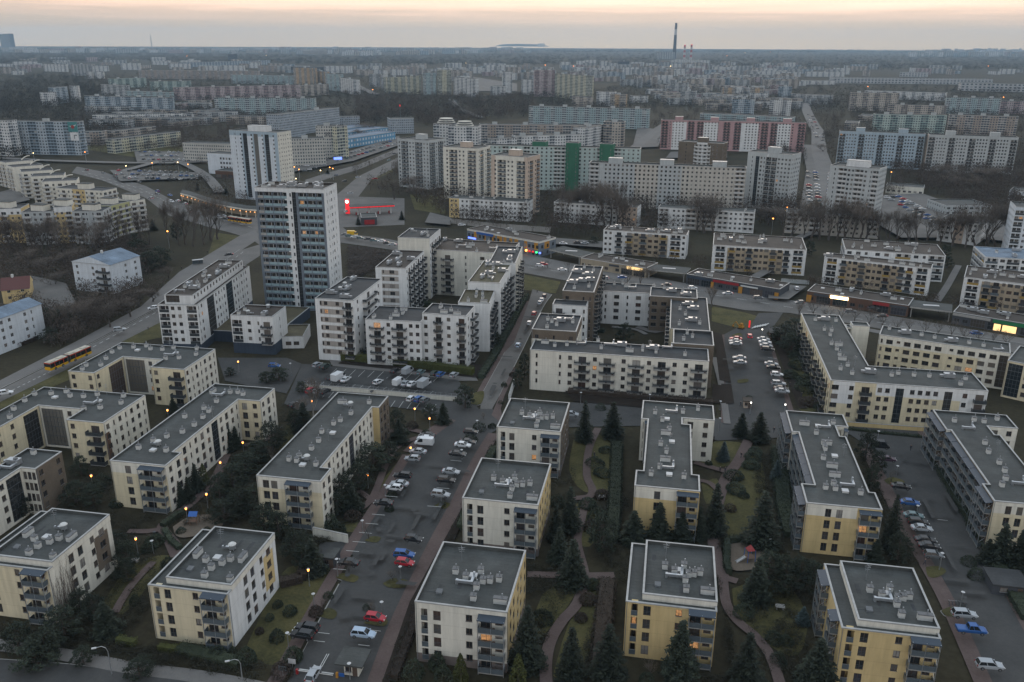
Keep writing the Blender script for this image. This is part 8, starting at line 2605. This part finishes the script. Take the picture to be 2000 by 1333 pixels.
MALL = [(1664 + 21.5 * k, 153.5 + .2 * k) for k in range(12)]
for k, (x, y) in enumerate(FARLIT + MALL):
 z = 9.0
 p = P(x, y, z)
 t = thing('street_lamp', ('glowing street lamp along the mall front, %s from the left' % ORD[k - len(FARLIT)]) if k >= len(FARLIT) else 'far glowing orange street lamp, %s from the left of its kind' % ORD[sum(1 for q in FARLIT if q[0] < x)] if sum(1 for q in FARLIT if q[0] < x) < 30 else 'far glowing orange street lamp, %s from the right of its kind' % ORD[sum(1 for q in FARLIT if q[0] > x)], 'street lamp', (p[0], p[1], 0), 0, 'far lit street lamps')
 d = math.hypot(*p)
 B = MB()
 B.tube([(0, 0, 0), (0, 0, z)], [.14, .09], 6)
 B.build('pole', ['metal'], t)
 B = MB()
 r0 = .38 if d < 1200 else .8 if d < 3000 else 1.6
 B.cone(0, 0, z, z + r0 * 1.4, r0, r0 * .8, 8)
 B.build('lantern', ['lit_warm' if (k % 3 == 0 or k >= len(FARLIT)) else 'lit_orange'], t)

# walls, huts and gates
def garden_wall(label, pts, h, mat, th=.3, rail=False):
 q = PP(pts)
 cx, cy = q[0]
 t = thing('garden_wall', label, 'wall', (cx, cy, 0))
 s = strip(q, th, False)
 s = [(x - cx, y - cy) for x, y in s]
 if area(s) < 0:
  s = s[::-1]
 B = MB()
 B.prism(s, 0, h)
 B.build('masonry', [mat], t)
 B = MB()
 s2 = strip(q, th + .12, False)
 s2 = [(x - cx, y - cy) for x, y in s2]
 if area(s2) < 0:
  s2 = s2[::-1]
 B.prism(s2, h + .002, h + .09, 0, None, True)
 B.build('coping', ['concrete'], t)
 if rail:
  B = MB()
  for a, b in zip(q, q[1:]):
   L = math.dist(a, b)
   n = int(L / 1.6)
   for k in range(n + 1):
    x, y = a[0] + (b[0] - a[0]) * k / n - cx, a[1] + (b[1] - a[1]) * k / n - cy
    B.box(x - .03, y - .03, h + .09, x + .03, y + .03, h + 1.0)
   for z in (.5, .95):
    B.beam((a[0] - cx, a[1] - cy, h + z), (b[0] - cx, b[1] - cy, h + z), .05)
  B.build('railing', ['metal'], t)
 return t

garden_wall('long pale retaining wall with a steel railing below the parking square', [(594, 760), (700, 768), (800, 777), (892, 785)], 1.6, 'offwhite', .35, True)
garden_wall('white garden wall beside the side lane of the gate street', [(612, 1047), (680, 1062)], 2.2, 'offwhite')
garden_wall('low yellow garden wall across the top of the parked car lane', [(1652, 833), (1735, 839), (1808, 844)], 1.4, 'yellow')
garden_wall('white ramp wall at the garage entrance left of the courtyard', [(1004, 754), (994, 786)], 2.4, 'white')
garden_wall('concrete wall beside the stepped lane right of the white and tan blocks', [(1525, 552), (1580, 556)], 1.8, 'panelgrey')
garden_wall('long grey wall below the yellow-ended white block', [(880, 437), (960, 446), (1075, 455)], 3.0, 'concrete')

def hut(name, label, cat, px, h, wall, roof, over=.5):
 pl = snap(PP(px, h), 0.0)
 if area(pl) < 0:
  pl = pl[::-1]
 cx, cy = sum(p[0] for p in pl) / 4, sum(p[1] for p in pl) / 4
 t = thing(name, label, cat, (cx, cy, 0))
 pl = [(x - cx, y - cy) for x, y in pl]
 b = offset(pl, over)
 B = MB()
 B.prism(b, 0, h - .3)
 B.build('wall', [wall], t)
 B = MB()
 B.prism(pl, h - .3, h, 0, None, True)
 B.build('roof', [roof], t)
 w, d = b[1][0] - b[0][0], b[2][1] - b[1][1]
 f = link('window', frame_mesh(min(1.4, w * .4), 1.0, 'frame_brown', 1, False), t, (b[0][0] + w * .3, b[0][1] - .02, 1.0))
 link('pane', pane_mesh(min(1.4, w * .4) - .12, .88), f, (0, -.012, .06))
 B = MB()
 B.box(-.45, -.06, 0, .45, -.003, 2.0)
 B.build('door', ['frame_brown'], t, (b[0][0] + w * .75, b[0][1], .02))
 return t

hut('gate_hut', 'dark-roofed gate hut at the car park entrance', 'hut', [(655, 1297), (706, 1304), (727, 1268), (670, 1262)], 3.3, 'offwhite', 'bitumen', 1.2)
hut('shed', 'dark shed beside the side lane of the gate street', 'shed', [(634, 1089), (655, 1092), (662, 1071), (640, 1068)], 2.6, 'darkgrey', 'bitumen', .15)
hut('bin_shelter', 'dark bin shelter right of the parked car lane', 'shed', [(1930, 1140), (2010, 1150), (2000, 1118), (1926, 1104)], 2.6, 'darkgrey', 'bitumen_dark', .2)
hut('guard_hut', 'brown guard hut with an overhanging dark roof at the right car park entrance', 'hut', [(1500, 650), (1524, 652), (1528, 640), (1503, 638)], 3.0, 'brown', 'bitumen_dark', .6)
hut('kiosk', 'small sandstone kiosk at the bottom of the right car park', 'kiosk', [(1450, 783), (1470, 785), (1470, 777), (1452, 775)], 2.6, 'peach', 'bitumen_brown', .3)

x, y = P(581, 1318)
t = thing('barrier', 'white barrier arm on a red post across the gate street', 'barrier', (x, y, 0), 0)
B = MB()
B.box(-.2, -.2, 0, .2, .2, 1.15)
B.build('post', ['red_paint'], t)
B = MB()
B.box(.2, -.05, .85, 6.6, .05, .97)
B.build('arm', ['white_paint'], t)
x, y = P(659, 1325)
t = thing('barrier', 'orange barrier post with a blue sign beside the gate hut', 'barrier', (x, y, 0), 0)
B = MB()
B.box(-.2, -.2, 0, .2, .2, 1.2)
B.build('post', ['ochre'], t)
B = MB()
B.box(.3, -.05, .5, 1.3, .03, 1.2)
B.build('sign', ['sign_blue'], t)
for (x, y), lab, m in [((553, 1322), 'grey information board left of the gate street', 'steel_dark'), ((572, 1308), 'small pale road sign left of the barrier', 'lamp_white')]:
 p = P(x, y)
 t = thing('sign_board', lab, 'sign', (p[0], p[1], 0))
 B = MB()
 B.tube([(0, 0, 0), (0, 0, 2.2)], [.05, .05], 6)
 B.build('post', ['metal'], t)
 B = MB()
 B.box(-.7, -.09, 1.3, .7, -.05, 2.3)
 B.build('panel', [m], t)
x, y = P(1463, 643)
t = thing('advertising_flag', 'glowing red advertising column at the entrance of the right car park', 'sign', (x, y, 0))
B = MB()
B.box(-.3, -.1, .6, .3, .1, 3.4)
B.build('panel', ['lit_red'], t)
B = MB()
B.box(-.15, -.1, 0, .15, .1, .6)
B.build('post', ['steel_dark'], t)
# little orange digger on the grass
x, y = P(1447, 643)
t = thing('digger', 'small orange digger parked on the grass by the red column', 'digger', (x, y, 0), 2.6)
for s in (-1, 1):
 B = MB()
 B.box(-1.1, s * .65 - .2, 0, 1.1, s * .65 + .2, .55)
 B.build('track', ['rubber'], t)
B = MB()
B.box(-1.0, -.75, .56, .7, .75, 1.3)
B.box(-.5, -.65, 1.3, .5, .3, 2.3)
B.build('cab', ['ochre'], t)
B = MB()
B.beam((.6, .4, 1.2), (2.2, .4, 2.7), .25)
B.beam((2.2, .4, 2.7), (3.2, .4, 1.0), .2)
B.box(2.9, .1, .5, 3.5, .7, 1.0)
B.build('arm', ['ochre'], t)
# bus shelter
x, y = P(387, 517)
t = thing('bus_shelter', 'glass bus shelter with a pale roof on the avenue pavement', 'bus shelter', (x, y, 0), .7)
B = MB()
B.box(-2.6, -.9, 2.4, 2.6, .9, 2.52)
B.build('roof', ['lamp_white'], t)
B = MB()
B.box(-2.5, .75, .2, 2.5, .8, 2.38)
B.build('glass_wall', ['rail_glass'], t)
for sx in (-2.4, 2.4):
 B = MB()
 B.box(sx - .06, .6, 0, sx + .06, .72, 2.4)
 B.build('post', ['steel_dark'], t)

# playgrounds
x, y = P(1463, 1098)
t = thing('play_tower', 'red and blue play tower with a slide on the sandy playground', 'play tower', (x, y, 0), .4)
for k, (a, b) in enumerate(((-.9, -.9), (.9, -.9), (.9, .9), (-.9, .9))):
 B = MB()
 B.tube([(a, b, 0), (a * .9, b * .9, 3.2)], [.07, .07], 6)
 B.build('post', ['sign_blue'], t)
B = MB()
B.box(-.9, -.9, 1.35, .9, .9, 1.45)
B.build('platform', ['timber'], t)
B = MB()
for i, (a, b) in enumerate(((-.8, -.8), (.8, -.8), (.8, .8), (-.8, .8))):
 q = ((-.8, -.8), (.8, -.8), (.8, .8), (-.8, .8))[(i + 1) % 4]
 B.face([(a, b, 3.1), (*q, 3.1), (0, 0, 4.3)])
B.build('roof', ['stack_red'], t)
B = MB()
B.face([(-.95, -.35, 1.42), (-.95, .35, 1.42), (-3.2, .35, .2), (-3.2, -.35, .2)])
for s in (-1, 1):
 B.face([(-.95, s * .35, 1.42), (-3.2, s * .35, .2), (-3.2, s * .35, .5), (-.95, s * .35, 1.75)][::s])
B.build('slide', ['lamp_white'], t)
x, y = P(381, 1026)
t = thing('climbing_frame', 'wooden climbing frame with a blue roof on the left playground', 'play tower', (x, y, 0), .2)
for a, b in ((-.8, -.8), (.8, -.8), (.8, .8), (-.8, .8)):
 B = MB()
 B.box(a - .07, b - .07, 0, a + .07, b + .07, 2.9)
 B.build('post', ['timber'], t)
B = MB()
B.box(-.8, -.8, 1.2, .8, .8, 1.3)
B.build('platform', ['timber'], t)
B = MB()
B.face([(-1, -1, 2.8), (1, -1, 2.8), (1, 0, 3.6), (-1, 0, 3.6)])
B.face([(1, 1, 2.8), (-1, 1, 2.8), (-1, 0, 3.6), (1, 0, 3.6)])
B.build('roof', ['sign_blue'], t)
B = MB()
for k in range(6):
 z = .2 + k * .2
 B.beam((-2.0 + k * .2, -.5, z), (-2.0 + k * .2, .5, z), .06)
B.beam((-2.1, -.5, .1), (-.85, -.5, 1.3), .07)
B.beam((-2.1, .5, .1), (-.85, .5, 1.3), .07)
B.build('ladder', ['timber'], t)
for (x, y), lab in [((1523, 1190), 'pale stone block on the dark lawn between the yellow blocks'), ((1176, 975), 'pale garden table among the shrubs of the middle garden'), ((263, 1098), 'pale garden table below the creeper block')]:
 p = P(x, y)
 t = thing('garden_table', lab, 'table', (p[0], p[1], 0))
 B = MB()
 B.box(-.9, -.6, .68, .9, .6, .78)
 B.build('table_top', ['concrete'], t)
 for s in (-.6, .6):
  B = MB()
  B.box(s - .1, -.4, 0, s + .1, .4, .68)
  B.build('leg', ['concrete'], t)
# bicycles at the rack by the car lane
x0, y0 = P(1853, 1183)
for k in range(6):
 t = thing('bicycle', 'parked bicycle at the rack beside the car lane, %s from the left' % ORD[k], 'bicycle', (x0 + .62 * k, y0 + (.05 * (k % 2)), 0), 1.45 + .05 * (k % 3), 'bicycles at the rack')
 for sx in (-.52, .52):
  B = MB()
  pts = [(sx + .33 * math.cos(q * math.pi / 8), 0, .34 + .33 * math.sin(q * math.pi / 8)) for q in range(17)]
  B.tube(pts, [.022] * 17, 4)
  B.build('wheel', ['rubber'], t)
 B = MB()
 for a, b in (((-.52, 0, .34), (-.15, 0, .85)), ((-.15, 0, .85), (.38, 0, .85)), ((.38, 0, .85), (.0, 0, .32)), ((.0, 0, .32), (-.15, 0, .85)), ((.38, 0, .9), (.52, 0, .34)), ((-.52, 0, .34), (0, 0, .32))):
  B.beam(a, b, .04)
 B.build('frame', ['steel_dark'], t)
 B = MB()
 B.beam((.36, -.25, 1.0), (.36, .25, 1.0), .035)
 B.build('handlebar', ['metal'], t)
 B = MB()
 B.box(-.28, -.07, .9, -.05, .07, .96)
 B.build('saddle', ['rubber'], t)
# litter bin near the garden path
x, y = P(302, 1046)
B = MB()
B.cone(0, 0, 0, .9, .25, .3, 10)
B.cone(0, 0, .9, .95, .34, .34, 10)
tag(B.build('litter_bin', ['steel_dark'], None, (x, y, 0)), 'dark litter bin beside the garden path lamp', 'bin')

# ------------------------------------------------------------------ people, mid-stride
def person_mesh(stride=.28):
 J = [(0, 0, .98), (0, 0, 1.18), (.02, 0, 1.40), (.02, 0, 1.50), (.04, 0, 1.60), (.05, 0, 1.74)]
 ed = [(0, 1), (1, 2), (2, 3), (3, 4), (4, 5)]
 rad = [(.15, .11), (.14, .10), (.16, .10), (.055, .055), (.088, .078), (.075, .066)]
 for s, f in ((1, 1), (-1, -1)):
  k = len(J)
  J += [(.02, s * .09, .92), (f * stride * .55 + .06, s * .10, .50), (f * stride, s * .10, .09), (f * stride + .17, s * .11, .04)]
  ed += [(0, k), (k, k + 1), (k + 1, k + 2), (k + 2, k + 3)]
  rad += [(.09, .09), (.062, .062), (.042, .042), (.04, .035)]
  k = len(J)
  J += [(.02, s * .19, 1.41), (-f * .10, s * .23, 1.12), (-f * .16 + .08, s * .22, .88), (-f * .18 + .12, s * .21, .78)]
  ed += [(2, k), (k, k + 1), (k + 1, k + 2), (k + 2, k + 3)]
  rad += [(.06, .06), (.046, .046), (.034, .034), (.03, .018)]
 me = bpy.data.meshes.new('person')
 me.from_pydata(J, ed, [])
 o = bpy.data.objects.new('tmp_person', me)
 C.objects.link(o)
 m = o.modifiers.new('skin', 'SKIN')
 for v, r in zip(me.skin_vertices[0].data, rad):
  v.radius = r
 me.skin_vertices[0].data[0].use_root = True
 o.modifiers.new('sub', 'SUBSURF').levels = 1
 ev = o.evaluated_get(bpy.context.evaluated_depsgraph_get())
 res = bpy.data.meshes.new_from_object(ev)
 bpy.data.objects.remove(o)
 flat_mat('jacket', (.03, .032, .04), .8)
 flat_mat('trousers', (.025, .028, .04), .8)
 flat_mat('skin', (.42, .26, .19), .6)
 flat_mat('hair', (.03, .02, .015), .7)
 res.materials.clear()
 for q in ('jacket', 'trousers', 'skin', 'hair'):
  res.materials.append(MATS[q])
 for p in res.polygons:
  z, y, x = p.center.z, abs(p.center.y), p.center.x
  p.material_index = 3 if z > 1.70 or (z > 1.58 and x < .02) else 2 if z > 1.47 or (z < .86 and z > .7 and y > .19) else 1 if z < .95 and y < .19 else 0
 for p in res.polygons:
  p.use_smooth = True
 return res

pm = person_mesh()
flat_mat('pale_coat', (.30, .28, .26), .8)
PEO = [(1405, 935, 'left of two walking together on the right garden path'), (1415, 935, 'right of two walking together on the right garden path'), (1803, 1119, 'beside the dry grass island of the parked car lane'), (1776, 892, 'on the pink pavement right of the parked car lane'), (1541, 766, 'on the pavement right of the right car park'), (1564, 786, 'near the gable of the cream L-shaped block'), (1446, 906, 'on the garden path by the shrubs'), (1445, 804, 'beside the small sandstone kiosk'),
  (1510, 856, 'by the two dark spruces'), (1049, 580, 'crossing the top of the sloping street'), (1160, 905, 'on the path of the middle garden'), (406, 502, 'on the avenue pavement beyond the bus shelter'), (356, 534, 'on the avenue pavement left of the bus shelter'), (291, 654, 'on the verge below the long white block beside the avenue'), (391, 522, 'waiting at the bus shelter'), (1600, 606, 'left of three on the pavement before the second parade'), (1609, 608, 'middle of three on the pavement before the second parade'), (1619, 610, 'right of three on the pavement before the second parade')]
for k, (x, y, lab) in enumerate(PEO):
 p = P(x, y)
 o = link('person', pm, None, (p[0], p[1], LAYER[0] + .02), cr.uniform(0, 6.28))
 s = cr.uniform(.95, 1.06)
 o.scale = (s, s, s)
 tag(o, 'person in dark clothes ' + lab, 'person')

# ------------------------------------------------------------------ labels of the plants: by kind and by the building they stand at
cnt = {}
info = []
for o, kind, x, y, h in PLANTS:
 best = min(BUILT, key=lambda b: math.hypot(b[1] - x, b[2] - y) - b[3] * .6)
 dx, dy = x - best[1], y - best[2]
 dx, dy = _cy * dx + _sy * dy, -_sy * dx + _cy * dy
 rel = ('right of' if dx > 0 else 'left of') if abs(dx) > abs(dy) * .8 else ('behind' if dy > 0 else 'in front of')
 d = DESC[kind]
 if kind in ('spruce', 'pine') and h < 4.5:
  d = 'small ' + d
 info.append((math.hypot(x, y), o, d, rel, best[0], kind))
info.sort(key=lambda q: q[0])
tot = {}
for q in info:
 tot[q[2:5]] = tot.get(q[2:5], 0) + 1
for dist, o, d, rel, short, kind in info:
 k = (d, rel, short)
 cnt[k] = cnt.get(k, 0) + 1
 lab = '%s %s the %s' % (d, rel, short)
 if tot[k] > 1:
  lab = ('nearest ' if cnt[k] == 1 else ORD[cnt[k] - 1] + ' nearest ' if cnt[k] < tot[k] or tot[k] == 2 else 'farthest ') + lab
 tag(o, lab, CATOF[kind], {'tree': 'trees of the estate', 'shrub': 'shrubs of the gardens'}[CATOF[kind]])
# ------------------------------------------------------------------ the air
m = bpy.data.materials.new('haze')
m.use_nodes = True
n, l = m.node_tree.nodes, m.node_tree.links
n.remove(n['Principled BSDF'])
v = n.new('ShaderNodeVolumePrincipled')
v.inputs['Color'].default_value = HAZE_COL
v.inputs['Density'].default_value = HAZE_D
v.inputs['Anisotropy'].default_value = .0
l.new(v.outputs[0], n['Material Output'].inputs['Volume'])
MATS['haze'] = m
B = MB()
B.box(-17000, -17000, -1.0, 17000, 17000, 330.0)
o = B.build('haze', ['haze'])
o['kind'] = 'stuff'
o['label'] = 'blue evening haze over the whole city'
for k, v in USED.items():
 w = len(k.split())
 if v > 1 or w > 16 or w < 4:
  print('LABEL', v, w, k)
# ------------------------------------------------------------------ camera, sky, sun
cam = bpy.data.objects.new('camera', bpy.data.cameras.new('camera'))
C.objects.link(cam)
cam.data.sensor_width = 36
cam.data.lens = 36 * FPX / 2000
cam.data.clip_start = 1
cam.data.clip_end = 60000
from mathutils import Matrix
cam.matrix_world = Matrix.Translation((0, 0, H)) @ Matrix.Rotation(YAW, 4, 'Z') @ Matrix.Rotation(math.pi / 2 - PITCH, 4, 'X') @ Matrix.Rotation(ROLL, 4, 'Z')
sc.camera = cam

SUN_AZ = YAW - math.radians(9)      # the glow stands a little right of the view's middle
SUN_EL = math.radians(-1.5)
w = bpy.data.worlds.new('World')
sc.world = w
w.use_nodes = True
n, l = w.node_tree.nodes, w.node_tree.links
bg = n['Background']
sky = n.new('ShaderNodeTexSky')
sky.sky_type = 'NISHITA'
sky.sun_disc = False
sky.sun_elevation = SUN_EL
sky.sun_rotation = -SUN_AZ
sky.air_density = 1.2
sky.dust_density = 2.0
l.new(sky.outputs[0], bg.inputs['Color'])
bg.inputs['Strength'].default_value = .05
# a thin dusk overcast: grey low down, peach a few degrees up, blue-grey overhead, with streaks of cloud
tc = n.new('ShaderNodeTexCoord').outputs['Generated']
sp = n.new('ShaderNodeSeparateXYZ')
l.new(tc, sp.inputs[0])
mp = n.new('ShaderNodeMapping')
mp.inputs['Scale'].default_value = (2.2, 2.2, 60)
mp.inputs['Rotation'].default_value = (0, 0, .3)
l.new(tc, mp.inputs['Vector'])
cl = noise(n, l, 2.0, 6, mp.outputs[0], .55)
e = mth(n, l, 'ADD', sp.outputs[2], mth(n, l, 'MULTIPLY', mth(n, l, 'ADD', cl, -.5), .030))
base = ramp(n, l, mth(n, l, 'POWER', mth(n, l, 'MAXIMUM', e, 0.0), .5), [
 (0.0, (.58, .43, .28)), (.084, (.56, .43, .30)), (.138, (.57, .45, .335)), (.165, (.68, .51, .385)), (.19, (.98, .69, .51)), (.225, (1.18, .90, .68)),
 (.34, (.96, .83, .73)), (.6, (.66, .73, .80)), (1.0, (.58, .68, .80))])
# brighter towards the sunset
vm = n.new('ShaderNodeVectorMath')
vm.operation = 'DOT_PRODUCT'
l.new(tc, vm.inputs[0])
vm.inputs[1].default_value = (-math.sin(SUN_AZ), math.cos(SUN_AZ), 0)
glow = mth(n, l, 'MULTIPLY', mth(n, l, 'POWER', mth(n, l, 'MAXIMUM', vm.outputs['Value'], 0.0), 14.0), .10)
gl = n.new('ShaderNodeMix')
gl.data_type = 'RGBA'
gl.blend_type = 'ADD'
gl.inputs[0].default_value = 1
l.new(base, gl.inputs[6])
gc = mul(n, l, (1.0, .85, .62), glow)
l.new(gc, gl.inputs[7])
bg2 = n.new('ShaderNodeBackground')
l.new(gl.outputs[2], bg2.inputs['Color'])
bg2.inputs['Strength'].default_value = SKY_K
ad = n.new('ShaderNodeAddShader')
l.new(bg.outputs[0], ad.inputs[0])
l.new(bg2.outputs[0], ad.inputs[1])
l.new(ad.outputs[0], n['World Output'].inputs['Surface'])

sun = bpy.data.objects.new('sun', bpy.data.lights.new('sun', 'SUN'))
C.objects.link(sun)
sun.data.energy = .4
sun.data.angle = math.radians(25)
sun.data.color = (1, .8, .62)
sun.rotation_euler = (-math.radians(90 - 12), 0, SUN_AZ)

sc.view_settings.view_transform = 'Standard'
sc.view_settings.look = 'None'
sc.view_settings.exposure = EXPO
sc.view_settings.gamma = 1
sc.render.engine = 'CYCLES'
sc.cycles.use_denoising = True
sc.cycles.max_bounces = 6
sc.cycles.diffuse_bounces = 3
sc.cycles.glossy_bounces = 2
sc.cycles.transmission_bounces = 2
sc.cycles.volume_bounces = 2
sc.cycles.sample_clamp_indirect = 4
